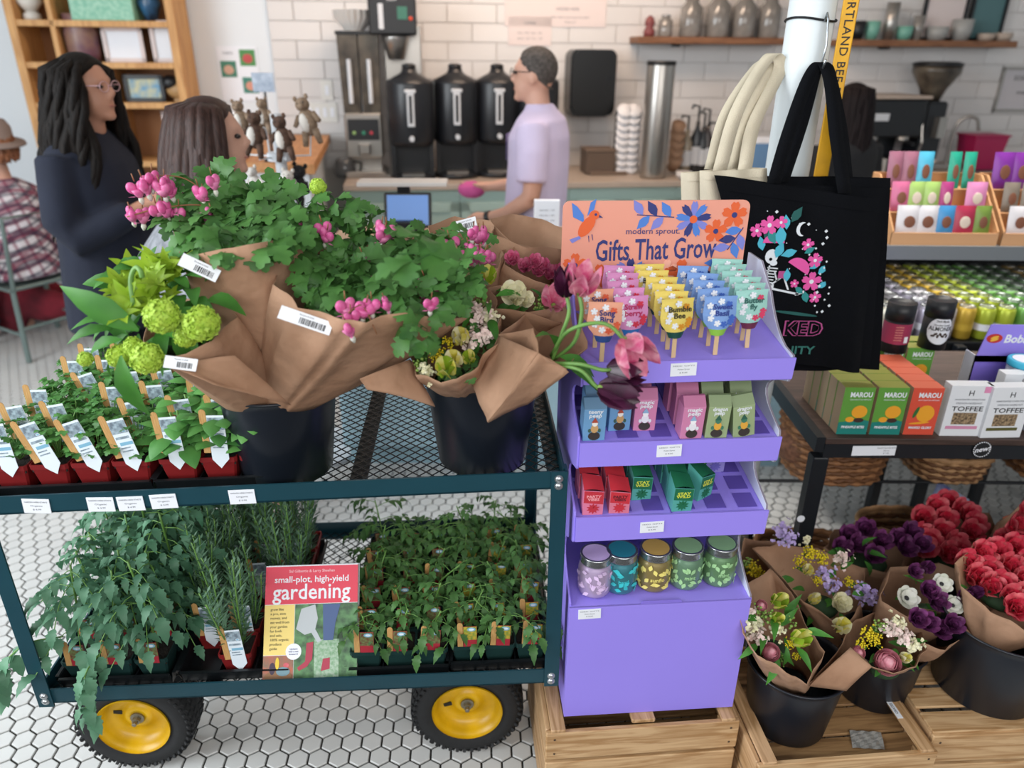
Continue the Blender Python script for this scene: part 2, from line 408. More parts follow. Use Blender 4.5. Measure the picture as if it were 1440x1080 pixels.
# price cards stuck on the rail
m_card = mat('white_card', '#e9ecf3', 0.6)
m_ink = mat('grey_print', '#777b85', 0.7)
def price_card(M, label, lines=('GARDEN HERB STARTS', 'Organic', '$ 4.99'), wd=0.05, hg=0.032, parent=None):
    c = obj('price_card', one(bbox((0, 0, 0), (wd, hg, 0.0012), 0.0005)), m_card, parent, M)
    if parent is None: tag(c, label, 'price card', 'printed price cards on shelf edges')
    for k, l in enumerate(lines):
        text(l, hg * 0.15 if k != 0 else hg * 0.13, m_ink, c, T((0, hg * (0.28 - 0.26 * k), 0.0008)), ext=0.0001, fit=wd * (0.84, 0.45, 0.3)[min(k, 2)])
    return c
for k, (px, py, rot) in enumerate(((53, 710, -0.06), (143, 708, -0.02), (185, 707, 0.02), (231, 704, 0.04), (341, 698, 0.02))):
    p = at_y(px, py, 1.19 + (px / 800) * 0.062); lp = CARTI @ p; lp.y = -0.0012
    price_card(CART @ T(lp) @ RX(PI / 2) @ RZ(rot), 'white price card on the cart\'s upper rail, %s from the left' % ORD[k])
# ================================================================ crates
m_crate = wood('pine_board', '#c9a67c', '#a47c50', 0); m_crate_y = wood('pine_board_deep', '#c7a27a', '#a07a50', 1); m_crate_d = wood('pine_slat', '#a98358', '#7d5c3a', 0)
m_nail = mat('nail_head', '#5a4a3c', 0.5, 0.6)
def board(parent, c, s, m=None):
    me = one(bbox((0, 0, 0), s, 0.0025)); return obj('board', me, m or m_crate, parent, T(c))
def crate(name, label, M, L, D, H, top_slats, rim_open, floor_z=None, group=None):
    c = thing(name, label, 'crate', M)
    bh, gap, th = 0.085, 0.010, 0.012
    n = 0; z = H - bh / 2
    while z > 0.03:
        for y in (th / 2, D - th / 2): board(c, (L / 2, y, z), (L, th, bh if z > bh / 2 else bh * .7))
        for x in (th / 2, L - th / 2): board(c, (x, D / 2, z - 0.001), (th, D - 2 * th - 0.001, bh), m_crate_y)
        z -= bh + gap
    for x in (th + 0.016, L - th - 0.016):
        for y in (th + 0.011, D - th - 0.011): obj('corner_batten', one(bbox((0, 0, 0), (0.030, 0.020, H - 0.012), 0.002)), m_crate_d, c, T((x, y, H / 2 - 0.004)))
    if top_slats:
        k = 5; sw = D / k - 0.014
        for i in range(k): board(c, (L / 2, (i + .5) * D / k, H + 0.004), (L, sw, 0.008), m_crate if i else m_crate)
    else:
        for i in range(4): board(c, (L / 2, th + (i + .5) * (D - 2*th) / 4, floor_z - 0.005), (L - 2*th - 0.002, (D - 2*th) / 4 - 0.008, 0.010), m_crate_d)
        for x in (th + 0.016, L - th - 0.016): board(c, (x, D / 2, H + 0.0045), (0.034, D, 0.009), m_crate_y)
    for x in (0.02, L - 0.02):
        for zz in (H - 0.02, H - 0.065): obj('nail', MB().add(ball((x, -0.0006, zz), 0.003, 0.0012, 0.003, 8, 4)), m_nail, c)
    return c
CA = T((0.085, 1.205, 0)) @ RZ(math.radians(5.2))
crateA = crate('wooden_crate', 'upturned pine crate under the purple display stand', CA, 0.455, 0.36, 0.283, False, False, 0.20)
# slats carrying the stand
for y in (0.045, 0.18, 0.31): board(crateA, (0.2275, y, 0.2795 + 0.012), (0.10 if y < 0.1 else 0.42, 0.05 if y > .1 else 0.10, 0.011) if y > .1 else (0.055, 0.07, 0.011), m_crate_y if y < .1 else m_crate)
CB = T((0.562, 1.165, 0)) @ RZ(math.radians(5.5))
crateB = crate('wooden_crate', 'open pine crate holding the two front flower buckets', CB, 0.43, 0.36, 0.235, False, True, 0.195)
CC = T((0.99, 1.235, 0)) @ RZ(math.radians(3.0))
crateC = crate('wooden_crate', 'pine crate at the right edge under the red tulip bucket', CC, 0.50, 0.36, 0.25, True, False)
lab = obj('paper_label', one(bbox((0, 0, 0), (0.05, 0.014, 0.0008), 0.0003)), m_card, crateB, T((0.389, 0.115, 0.2445)) @ RZ(PI / 2))
text('CRATES', 0.009, m_ink, lab, T((0.004, 0, 0.0006)), ext=0.0001, bold=0.03)
m_cello = mat('silver_foil_scrap', '#b9b7b2', 0.3, 0.4, bump=0.6, bscale=60)
sc_ = obj('foil_scrap', MB().add(grid(lambda u, v: ((u - .5) * 0.075 + 0.01 * v, (v - .5) * 0.05, 0.002 + 0.003 * math.sin(9 * u + 4 * v) ** 2), 8, 6), 0, False), m_cello, None, CB @ T((0.30, 0.075, 0.1965)) @ RZ(-0.15))
tag(sc_, 'crumpled silvery wrapper lying on the open crate\'s slats', 'wrapper')

# ================================================================ purple display stand
m_pur = mat('purple_cardboard', '#9a88ee', 0.55, var=0.03, scale=4)
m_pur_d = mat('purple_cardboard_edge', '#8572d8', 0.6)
m_inner = mat('white_card_liner', '#dfe3f4', 0.65)
m_board = mat('grey_board', '#8b8494', 0.8)
SYAW = math.radians(4.7); SO = Vector((0.1265, 1.2407, 0.2985)); STAND = T(SO) @ RZ(SYAW); STANDI = STAND.inverted(); SW, SD = 0.399, 0.27
stand = thing('display_stand', 'purple cardboard display stand with three trays of seed gifts', 'display stand', STAND)
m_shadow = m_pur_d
b_top = 0.322
TIERS = [(0.492, 0.550), (0.667, 0.720), (0.842, 0.886)]      # lip bottom / lip top
SLOPE = 0.15
mb = MB()
mb.add(plate([(0, 0, 0), (SW, 0, 0), (SW, 0, b_top), (0, 0, b_top)], (0, 1, 0), 0.004))
obj('base_front', mb, m_pur, stand)
obj('base_top', one(plate([(0.001, 0, b_top - 0.004), (SW - .001, 0, b_top - 0.004), (SW - .001, SD, b_top + 0.008), (0.001, SD, b_top + 0.008)], (0, 0, 1), 0.004)), m_pur, stand)
obj('tuck_flap', one(plate([(0.155, -0.0012, b_top - 0.002), (0.245, -0.0012, b_top - 0.002), (0.242, -0.0012, b_top + 0.006), (0.158, -0.0012, b_top + 0.006)], (0, 1, 0), 0.0025)), m_pur_d, stand)
def side_profile():
    p = [(0.002, 0.0)]
    def dip(z0, z1, d):
        out = []
        for k in range(9):
            t = k / 8; y = d * (math.sin(PI * min(1, max(0, (t * 1.15 - .075)))) ** 0.55) if 0 < t < 1 else 0
            out.append((0.002 + y, lerp(z0, z1, t)))
        return out
    p += dip(b_top + 0.006, TIERS[0][0] - 0.004, 0.10) + [(0.0, TIERS[0][0]), (0.0, TIERS[0][1] + .004)] + dip(TIERS[0][1] + .012, TIERS[1][0] - .006, 0.085)
    p += [(0.0, TIERS[1][0]), (0.0, TIERS[1][1] + .004)] + dip(TIERS[1][1] + .012, TIERS[2][0] - .006, 0.085) + [(0.0, TIERS[2][0]), (0.0, TIERS[2][1] + .004)]
    for k in range(1, 8):
        t = k / 8; p.append((0.01 + 0.14 * t ** 0.8, TIERS[2][1] + 0.004 + 0.10 * t ** 1.6))
    p += [(0.20, TIERS[2][1] + 0.13), (SD, TIERS[2][1] + 0.13), (SD, 0.0)]
    return p
sp = side_profile()
for x, s, nm in ((0.0, 1, 'side_panel'), (SW, -1, 'side_panel')):
    o = obj(nm, one(plate([(x, y, z) for y, z in sp], (s, 0, 0), 0.0035)), m_pur if s == 1 else m_board, stand)
    obj('liner', one(plate([(x + s * 0.0036, min(y + 0.001, SD), z) for y, z in sp], (s, 0, 0), 0.001)), m_pur_d if s == 1 else m_inner, o)
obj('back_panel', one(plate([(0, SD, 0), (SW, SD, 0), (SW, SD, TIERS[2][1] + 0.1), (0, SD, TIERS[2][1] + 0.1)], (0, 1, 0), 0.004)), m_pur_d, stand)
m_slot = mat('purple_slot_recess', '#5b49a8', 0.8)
for ti, (z0, z1) in enumerate(TIERS):
    tr = obj('tray', one(plate([(0.005, 0.004, z1 - 0.006), (SW - .005, 0.004, z1 - 0.006), (SW - .005, SD, z1 - 0.006 + SLOPE * SD), (0.005, SD, z1 - 0.006 + SLOPE * SD)], (0, 0, 1), 0.004)), m_pur, stand)
    x0, x1 = 0.010, SW - 0.006
    obj('front_lip', one(plate([(x0 - .006, -0.004, z0), (x1 + .006, -0.004, z0 + 0.002), (x1 + .008, -0.004, z1), (x0 - .006, -0.004, z1)], (0, 1, 0), 0.004)), m_pur, tr)
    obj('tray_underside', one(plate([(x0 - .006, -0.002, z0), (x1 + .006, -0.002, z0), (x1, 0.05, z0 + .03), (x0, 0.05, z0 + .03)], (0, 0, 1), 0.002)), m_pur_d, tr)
    if ti < 2:
        nx = 6
        for i in range(nx):
            for j in range(3):
                xx = 0.035 + i * 0.0655; yy = 0.012 + j * 0.055
                pts = [(xx - .02, yy, z1 - .0015 + SLOPE * yy), (xx + .02, yy, z1 - .0015 + SLOPE * yy), (xx + .02, yy + .042, z1 - .0015 + SLOPE * (yy + .042)), (xx - .02, yy + .042, z1 - .0015 + SLOPE * (yy + .042))]
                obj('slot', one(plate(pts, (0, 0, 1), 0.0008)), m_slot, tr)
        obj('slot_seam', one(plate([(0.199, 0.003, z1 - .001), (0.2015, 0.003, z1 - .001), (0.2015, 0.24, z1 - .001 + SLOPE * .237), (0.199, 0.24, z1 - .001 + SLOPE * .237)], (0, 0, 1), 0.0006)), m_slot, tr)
def on_tray(px, py, ti):
    # point of the tray floor (stand coordinates) seen at a pixel
    d3 = STANDI.to_3x3() @ ray(px, py); o3 = STANDI @ CP; z1 = TIERS[ti][1] - 0.002
    t = (z1 - o3.z + SLOPE * o3.y) / (d3.z - SLOPE * d3.y); return o3 + d3 * t
for k, (px, py, nm) in enumerate(((960, 518, 'top'), (940, 632, 'middle'), (916, 739, 'bottom'), (829, 863, 'base'))):
    lp = STANDI @ at_y(px, py, 1.25); d3 = STANDI.to_3x3() @ ray(px, py); o3 = STANDI @ CP; lp = o3 + d3 * (-o3.y / d3.y); lp.y = -0.0052 if k < 3 else -0.0008
    price_card(STAND @ T(lp) @ RX(PI / 2) @ RZ(0.03), 'white price card on the purple stand\'s %s' % ('base box' if nm == 'base' else nm + ' tray'), ('SEED GIFTS', 'Modern Sprout', '$ 8.00'), 0.049, 0.026)

# header sign
m_peach = mat('peach_card', '#e89d88', 0.6, var=0.02, scale=5)
m_navy = mat('navy_print', '#2c3576', 0.6); m_blue = mat('blue_print', '#4d7fd0', 0.6); m_lav = mat('lavender_print', '#7d82cf', 0.6); m_org = mat('orange_print', '#e2622f', 0.6); m_lpe = mat('pale_peach_print', '#f6b49c', 0.6)
HY = 0.205
hdr = obj('header_sign', one(plate([(x, HY, y) for x, y in rrect(0.372, 0.27, 0.014, 4, 0.172, 1.002)], (0, 1, 0), 0.004)), m_peach, stand, label='peach printed header sign reading Gifts That Grow')
HF = T((0.172, HY - 0.0006, 1.002)) @ RX(PI / 2)      # x right, y up, z towards the camera
text('modern sprout.', 0.0165, m_navy, hdr, HF @ T((-0.005, 0.075, 0)), ext=0.0003, fit=0.108)
text('Gifts That Grow', 0.048, m_navy, hdr, HF @ T((0.004, 0.037, 0)) @ RZ(0.02) @ SCL(1, 1.25, 1), ext=0.0003, bold=0.012, fit=0.245)
def petal(w, l): return [(0, 0), (w * .55, l * .35), (w * .75, l * .75), (w * .35, l), (0, l * .9), (-w * .35, l), (-w * .75, l * .75), (-w * .55, l * .35)]
def leafp(w, l): return [(0, 0), (w * .7, l * .3), (w * .8, l * .55), (0, l), (-w * .8, l * .55), (-w * .7, l * .3)]
def print_flower(parent, M, n, r, mats, center=None, leafy=False, name='printed_flower'):
    mb = MB(); ms = list(mats) + [center or mats[0]]
    for k in range(n):
        w_ = PI * r / n * 0.75
        mb.add(prism((leafp if leafy else petal)(w_, r), 0, 0.0003 + 0.00012 * (k % 3)), k % len(mats), False, RZ(2 * PI * k / n))
    if center: mb.add(prism([(r * .22 * math.cos(a * PI / 5), r * .22 * math.sin(a * PI / 5)) for a in range(10)], 0, 0.0008), len(mats))
    return obj(name, mb, ms, parent, M)
def print_shape(parent, M, polys, mats, name='printed_leaf'):
    mb = MB()
    for k, (poly, mi) in enumerate(polys): mb.add(prism(poly, 0, 0.0003 + 0.0001 * (k % 4)), mi)
    return obj(name, mb, mats, parent, M)
print_flower(hdr, HF @ T((0.074, 0.098, 0)), 9, 0.036, [m_lav, m_navy, m_blue], m_org)
print_flower(hdr, HF @ T((0.156, 0.106, 0)), 5, 0.026, [m_org], m_navy)
print_flower(hdr, HF @ T((0.122, 0.074, 0)), 5, 0.024, [m_org], m_navy)
print_flower(hdr, HF @ T((-0.158, 0.008, 0)), 5, 0.025, [m_org], m_navy)
print_flower(hdr, HF @ T((-0.108, -0.016, 0)), 5, 0.026, [m_org], m_navy)
print_flower(hdr, HF @ T((-0.045, -0.018, 0)), 9, 0.040, [m_navy, m_lav, m_blue], m_org)
print_flower(hdr, HF @ T((0.060, -0.012, 0)), 5, 0.030, [m_org], m_lpe)
print_flower(hdr, HF @ T((0.030, -0.004, 0)), 5, 0.022, [m_lpe], m_org)
for x, y, r_, a0 in ((0.0, 0.105, 0.05, 1.5), (0.125, -0.012, 0.05, 2.5), (0.165, 0.060, 0.035, 2.6)):
    polys = [([(-0.001, 0), (0.001, 0), (0.001, r_ * 1.5), (-0.001, r_ * 1.5)], 0)]
    Mm = HF @ T((x, y, 0)) @ RZ(a0)
    print_shape(hdr, Mm @ T((0, -r_ * .7, 0)), polys, [m_navy], 'printed_stem')
    for k in range(5):
        print_shape(hdr, Mm @ T((0, (k - 2) * r_ * .28, 0)) @ RZ(0.9 if k % 2 else -0.9), [(leafp(0.011, 0.036), 0)], [(m_blue, m_lav, m_navy)[k % 3]])
# little bird
bird = MB()
def ell(cx, cy, a, b, n=16, r0=0.0): return [(cx + a * math.cos(2*PI*k/n) * math.cos(r0) - b * math.sin(2*PI*k/n) * math.sin(r0), cy + a * math.cos(2*PI*k/n) * math.sin(r0) + b * math.sin(2*PI*k/n) * math.cos(r0)) for k in range(n)]
bird.add(prism(ell(0, 0, 0.026, 0.013, 16, 0.95), 0, 0.0006), 0).add(prism(ell(0.015, 0.024, 0.011, 0.010), 0, 0.0008), 0)
bird.add(prism([(-0.006, 0.008), (-0.030, 0.020), (-0.034, 0.050), (-0.022, 0.042), (-0.008, 0.024)], 0, 0.0005), 1).add(prism([(0.0, 0.022), (0.006, 0.050), (0.018, 0.058), (0.014, 0.036)], 0, 0.0004), 1)
bird.add(prism([(-0.014, -0.020), (-0.036, -0.028), (-0.030, -0.036), (-0.012, -0.026)], 0, 0.0005), 2).add(prism([(0.024, 0.026), (0.034, 0.018), (0.022, 0.019)], 0, 0.0007), 3).add(prism(ell(0.018, 0.025, 0.003, 0.003, 8), 0, 0.001), 3)
bird.add(prism([(0.004, -0.02), (0.006, -0.034), (0.007, -0.034), (0.006, -0.02)], 0, 0.0004), 3).add(prism([(0.011, -0.017), (0.014, -0.030), (0.015, -0.030), (0.013, -0.017)], 0, 0.0004), 3)
obj('printed_bird', bird, [m_org, m_blue, m_lav, m_navy], hdr, HF @ T((-0.138, 0.086, 0)) @ SCL(.92, .92, 1))

# seed pops on sticks
m_stick = mat('birch_stick', '#d9b88f', 0.7, var=0.1, scale=40)
POP = [('song bird', '#e9a68a', '#2f4d8c', 'Song\nBird', '#2c3576', '#d65a3a'), ('strawberry', '#d58fc0', '#2e6ab0', 'Straw\nberry', '#b5265c', '#c92c46'), ('bumble bee', '#e6cf6a', '#1d4a42', 'Bumble\nBee', '#33301f', '#d08b1f'),
       ('sweet basil', '#7fa3dc', '#8cc04a', 'Sweet\nBasil', '#2c3f8f', '#3c62b8'), ('butterfly', '#9fd2c8', '#6a2b46', 'Butter\nfly', '#31655e', '#d23b62')]
pops = {}
def pop_wrapper():
    # shield outline: broad top, tapered foot; slightly pillowed
    L, Rr = [], []
    prof = [(0.012, 0.0), (0.017, 0.012), (0.028, 0.026), (0.031, 0.040), (0.0295, 0.066), (0.031, 0.074)]
    mb = MB(); v, f = [], []
    for z_, (hw, z) in enumerate(prof):
        for k in range(9):
            u = k / 8 * 2 - 1; th = 0.006 * max(0, 1 - abs(u) ** 2) * (1 if z < .066 else .2) + .0004
            v.append((u * hw, -th, z))
    n1 = len(v)
    for p in list(v): v.append((p[0], -p[1], p[2]))
    for i in range(len(prof) - 1):
        for k in range(8):
            a = i * 9 + k; f.append((a, a + 1, a + 10, a + 9)); f.append((n1 + a + 1, n1 + a, n1 + a + 9, n1 + a + 10))
    return (v, f)
_pw = pop_wrapper()
for ci, (nm, c1, c2, tx, tc, acc) in enumerate(POP):
    t = thing('seed_pop', 'x', 'seed pop'); mw = mat('pop_' + nm, c1, 0.4, hex2=None, bump=0.15, bscale=200); mf = mat('popfoot_' + nm, c2, 0.4); ma = mat('popart_' + nm, acc, 0.5)
    obj('stick', one(bbox((0, 0, 0.028), (0.0085, 0.0022, 0.056), 0.0006)), m_stick, t)
    mb = MB(); v, f = _pw; mb.v = [tuple(p) for p in v]; mb.f = f; mb.mi = [1 if min(v[i][2] for i in q) < 0.011 else 0 for q in f]; mb.sm = [True] * len(f)
    wr = obj('wrapper', mb, [mw, mf], t, T((0, 0, 0.040)))
    text(tx, 0.0145, mat('poptext_' + nm, tc, 0.6), wr, T((0.003, -0.0072, 0.0495)) @ RX(PI / 2), ext=0.0003, bold=0.02, line=0.85)
    for k in range(9):
        a = k * 2.4; x_ = (-.020, .022, -.017, .02, -.004, .008, -.014, .015, 0)[k]; z_ = (.058, .034, .034, .026, .024, .022, .045, .060, .066)[k]
        print_flower(wr, T((x_, -0.0048 - 0.0012 * (1 - (x_ / .03) ** 2), z_)) @ RX(PI / 2) @ RZ(a), 5, 0.0066, [ma if k % 2 else m_card], None, False, 'printed_flower')
    kids(t); pops[ci] = t
cols = [(846, 509, 0, 2, .052), (888, 498, 1, 5, .033), (948, 503, 2, 6, .030), (1005, 499, 3, 5, .033), (1051, 489, 4, 6, .028)]
for px, py, ci, n, dy in cols:
    b = on_tray(px, py, 2)
    if ci == 1: b = on_tray(889, 504, 2); b.y += .012
    for k in range(n):
        Mx = STAND @ T((b.x - (0.004 if ci in (2, 3) else 0.002) * k + rnd(-.002, .002), b.y + k * dy, TIERS[2][1] - 0.002 + SLOPE * (b.y + k * dy))) @ RZ(rnd(-.12, .12)) @ RY(rnd(-.05, .05))
        lb = '%s %s seed pop on a stick, %s from the front of its column' % (('orange', 'pink', 'yellow', 'blue', 'teal')[ci], POP[ci][0], ORD[k])
        o = pops[ci]
        if k == 0: o.matrix_local = Mx; o['label'] = lb
        else: o = dup(pops[ci], Mx, None, lb)
        o['group'] = 'seed pops in the top tray'

# small seed-kit cartons
def gable_carton(name, w, h, d, c1, dark, face_cols, title, kind):
    t = thing(name, 'x', 'box'); m1 = mat('carton_' + kind, c1, 0.5); m2 = mat('cartonroof_' + kind, dark, 0.5)
    body = obj('body', one(bbox((0, d / 2, h * .4), (w, d, h * .8), 0.0008)), m1, t)
    rf = [(-w/2, 0, h * .8), (w/2, 0, h * .8), (w/2, d * .5, h), (-w/2, d * .5, h)]
    mb = MB().add(([(-w/2, 0, h*.8), (w/2, 0, h*.8), (w/2, d, h*.8), (-w/2, d, h*.8), (-w/2, d*.42, h), (w/2, d*.42, h), (w/2, d*.58, h), (-w/2, d*.58, h)],
                   [(0, 1, 5, 4), (4, 5, 6, 7), (2, 3, 7, 6), (0, 4, 7, 3), (1, 2, 6, 5)]))
    top = obj('gable_top', mb, m2, t)
    text(title, w * .27, m_card, body, T((0, -0.0006, h * .69)) @ RX(PI / 2), ext=0.0002, bold=0.02, shear=0.1, line=.75, fit=w * .66)
    # potted figure printed on the front
    fb = MB().add(prism(ell(0, h * .13, w * .27, h * .11, 14), 0, 0.0004), 0)
    fb.add(prism(ell(0, h * .32, w * .17, h * .11, 12), 0, 0.0006), 1).add(prism(ell(0, h * .45, w * .13, h * .075, 12), 0, 0.0008), 2)
    fb.add(prism([(-w*.15, h*.47), (w*.15, h*.47), (0.0, h*.60)], 0, 0.0009), 3)
    for s in (-1, 1): fb.add(prism(ell(s * w * .22, h * .27, w * .07, h * .05, 8), 0, 0.0007), 4)
    obj('printed_figure', fb, [mat('pot_print', '#3a332f', .6)] + [mat('fig_%s_%d' % (kind, i), c, .6) for i, c in enumerate(face_cols)], body, T((0, -0.0006, 0)) @ RX(PI / 2))
    kids(t); KIDS[body.name] = [c for c in SC.objects if c.parent == body]
    return t
GB = gable_carton('seed_carton', .043, .088, .036, '#6f9fcb', '#587f9f', ('#caa06a', '#f0e9e2', '#b04a34', '#3d5f52'), 'teeny\npeep', 'blue')
GP = gable_carton('seed_carton', .043, .088, .036, '#cf83ab', '#b3698f', ('#e9e6ee', '#f2f0f4', '#8fb2d4', '#dfe3ec'), 'magic\npeep', 'pink')
GG = gable_carton('seed_carton', .043, .088, .036, '#9aab80', '#7c8d66', ('#e2a840', '#3f7a62', '#2d5d4c', '#3f7a62'), 'dragon\npeep', 'green')
seen = set()
def put(o, M, label):
    if o.name in seen: return dup(o, M, None, label)
    seen.add(o.name); o.matrix_local = M; o['label'] = label; return o
def rowset(proto, px, py, ti, n, dy, who, rz=0.0, tilt=0.0, grp=''):
    b = on_tray(px, py, ti)
    for k in range(n):
        y = b.y + k * dy; Mx = STAND @ T((b.x - 0.001 * k, y, TIERS[ti][1] - 0.0018 + SLOPE * y)) @ RZ(rz + rnd(-.05, .05)) @ RY(tilt if k == 0 else 0) @ RX(math.atan(SLOPE) * .6)
        o = put(proto, Mx, who % ORD[k] if '%s' in who else who); o['group'] = grp
MT = 'cartons in the middle tray'
rowset(GB, 834.5, 620, 1, 1, .04, 'blue gable carton with a printed gnome at the left front of the middle tray', grp=MT)
rowset(GB, 870, 606, 1, 1, .04, 'blue gable carton with a printed gnome behind the dark tulips, second from left', grp=MT)
rowset(GB, 836, 600, 1, 1, .05, 'dark blue gable carton mostly hidden behind the left gnome carton', grp=MT)
rowset(GP, 905, 606, 1, 2, .05, 'pink unicorn carton in the middle tray\'s left pink column, %s from the front', grp=MT)
rowset(GP, 971, 617, 1, 3, .046, 'pink unicorn carton in the middle tray\'s right pink column, %s from the front', grp=MT)
rowset(GG, 1006, 616, 1, 3, .046, 'green dragon carton in the middle tray\'s left green column, %s from the front', grp=MT)
rowset(GG, 1046, 614, 1, 3, .046, 'green dragon carton in the middle tray\'s outer right column, %s from the front', tilt=-.16, grp=MT)
def sprout_carton(kind, w, h, d, c1, c2, c3, title):
    t = thing('sprout_kit', 'x', 'box'); m1 = mat('kit_' + kind, c1, .5); m2 = mat('kittop_' + kind, c2, .5); m3 = mat('kitart_' + kind, c3, .5)
    mb = MB().add(([(-w/2, 0, 0), (w/2, 0, 0), (w/2, d, 0), (-w/2, d, 0), (-w/2, 0, h), (w/2, 0, h*.92), (w/2, d, h*1.05), (-w/2, d, h*1.22)],
                   [(3, 2, 1, 0), (0, 1, 5, 4), (1, 2, 6, 5), (2, 3, 7, 6), (3, 0, 4, 7)]), 0)
    body = obj('body', mb, m1, t)
    obj('lid_flap', one(grid(lambda u, v: (lerp(-w/2, w/2, u), d * v, lerp(lerp(h, h*.92, u), lerp(h*1.22, h*1.05, u), v) + 0.004 * math.sin(PI * u) * (1 - v) + 0.0006), 6, 2), True), m2, t)
    obj('printed_band', one(plate([(-w/2 + .001, -.0004, h * .5), (w/2 - .001, -.0004, h * .42), (w/2 - .001, -.0004, h * .9), (-w/2 + .001, -.0004, h * .97)], (0, -1, 0), .0002)), m2, body)
    text(title, w * .22, m3, body, T((0, -0.0008, h * .68)) @ RX(PI / 2), ext=0.0002, bold=.03, line=.8, fit=w * .72)
    print_flower(body, T((0, -0.0008, h * .26)) @ RX(PI / 2), 10, w * .33, [m2], None, True)
    kids(t); KIDS[body.name] = [c for c in SC.objects if c.parent == body]; return t
KR = sprout_carton('red', .041, .062, .040, '#df7ea0', '#c23340', '#f0a0a8', 'PARTY\nVIBES')
KP = sprout_carton('party', .041, .056, .040, '#d97a90', '#c8323e', '#5d1b26', 'PARTY\nVIBES')
KG = sprout_carton('green', .041, .060, .040, '#57a9a0', '#1f6d4a', '#d8dc4a', 'STAY\nWILD')
KV = sprout_carton('violet', .041, .060, .040, '#8f86c9', '#6a62b4', '#c9d65a', 'STAY\nWILD')
LT = 'sprout kits in the bottom tray'
rowset(KR, 833, 724, 0, 2, .05, 'pink and red sprout kit in the bottom tray\'s far left column, %s from the front', grp=LT)
rowset(KP, 870, 722, 0, 3, .045, 'red party sprout kit in the bottom tray\'s second column, %s from the front', grp=LT)
rowset(KG, 901, 703, 0, 2, .05, 'green sprout kit in the bottom tray\'s third column, %s from the front', grp=LT)
rowset(KG, 958, 719, 0, 4, .043, 'green sprout kit in the bottom tray\'s middle column, %s from the front', grp=LT)
rowset(KG, 990, 701, 0, 2, .05, 'green sprout kit turned in the bottom tray\'s fifth column, %s from the front', rz=.5, grp=LT)
rowset(KV, 1004, 664, 0, 1, .05, 'violet sprout kit at the back of the bottom tray', grp=LT)

# mason jars on the base
m_lidring = mat('steel_lid_ring', '#b9bcbf', .25, .9)
JARS = [(838, 840, '#b8a3c4', '#dfc4ea', '#c9b0e6', 'lavend', 'lilac frosted'), (874, 835, '#3f7f8a', '#3fc6cf', '#2b7f96', 'basil', 'teal frosted'), (921, 832, '#8f7e4e', '#efdf7e', '#c8a45a', 'sunflo', 'amber frosted'), (966, 829, '#6d8f74', '#a6d49a', '#8cb58a', 'mint', 'sage green frosted'), (1013, 825, '#6a8f66', '#a6d49a', '#8cb58a', 'mint', 'rightmost green frosted')]
jp = [(.0285, 0), (.0335, .003), (.036, .010), (.0365, .03), (.0365, .062), (.034, .074), (.030, .080), (.030, .085)]
jar_me = {}
for k, (px, py, cg, ca, cl, tx, lbx) in enumerate(JARS):
    d3 = STANDI.to_3x3() @ ray(px, py); o3 = STANDI @ CP; lp = o3 + d3 * ((b_top + .003 - o3.z) / d3.z)
    j = thing('mason_jar', lbx + ' mason jar on the purple stand\'s base', 'jar', STAND @ T((lp.x, lp.y + .026, b_top + .0015 + .0445 * (lp.y + .02))), 'mason jars on the stand base')
    g = obj('glass_body', one(lathe(jp, 28), True), mat('jar_glass_%d' % k, cg, .28, spec=.6, coat=.3, metal=.25), j)
    lid = obj('lid_ring', MB().add(lathe([(.0335, .080), (.0345, .083), (.0335, .086), (.0345, .089), (.0335, .094), (.0345, .097), (.0335, .099), (.030, .0995), (.029, .0985)], 28), 0, True), m_lidring, j)
    obj('lid_disc', one(lathe([(.0295, .0975), (.0295, .0988)], 24)), mat('jar_lid_%d' % k, cl, .5), j)
    art = MB()
    for q in range(26):
        a = -PI / 2 + ((q % 13) - 6) * .26; zz = .020 if q < 13 else .056
        zz += (.008, -.003, .004)[q % 3]
        art.add(prism(leafp(.0058, .016), 0, .0004), 0, False, RZ(a) @ T((.0367, 0, zz)) @ RY(PI / 2) @ RZ(rnd(0, 6.28)))
    obj('printed_leaves', art, mat('jar_art_%d' % k, ca, .5), g)
    tb = text_mesh(tx, .0135, ext=.0003, bold=.02).copy(); tb.materials.clear(); tb.materials.append(mat('jar_art_%d' % k, ca))
    for vv in tb.vertices:
        a = -PI / 2 + vv.co.x / .037; rr = .0369 + vv.co.z; vv.co = (rr * math.cos(a), rr * math.sin(a), .037 + vv.co.y)
    obj('lettering', tb, None, g)
# ================================================================ right side: pole, totes, table
PY = 1.95
m_pole = mat('white_pole_paint', '#dfe7ea', 0.45, var=0.05, scale=6, bump=0.3, bscale=25)
pc = at_y(1135, 60, PY); PX = pc.x; PR = 0.054
pole = struct('trim_1', one(lathe([(PR, 0), (PR, 3.2)], 40), True), m_pole, T((PX, PY, 0)))
m_blk = mat('black_cord', '#14161a', 0.6); m_yel = mat('yellow_sign_board', '#e6a912', 0.5, var=0.15, scale=25); m_txt = mat('black_print', '#2b2312', 0.6)
zc = at_y(1135, 28, PY).z
cord = obj('cord_loop', one(tube([(PX + (PR + .003) * math.cos(a * PI / 16), PY + (PR + .003) * math.sin(a * PI / 16), zc + 0.004 * math.sin(a * .4)) for a in range(33)], 0.0028, 6)), m_blk)
tag(cord, 'black cord tied around the white pole', 'cord')
sp0 = at_y(1180, 0, PY - .045); sgn = thing('yellow_ruler_sign', 'yellow vertical sign board lettered in black beside the white pole', 'sign', T((PX + PR + .014, PY - .05, 0)) @ RZ(-.25))
bd = obj('board', one(bbox((0, 0, 1.62), (0.034, 0.012, 0.90), 0.002)), m_yel, sgn)
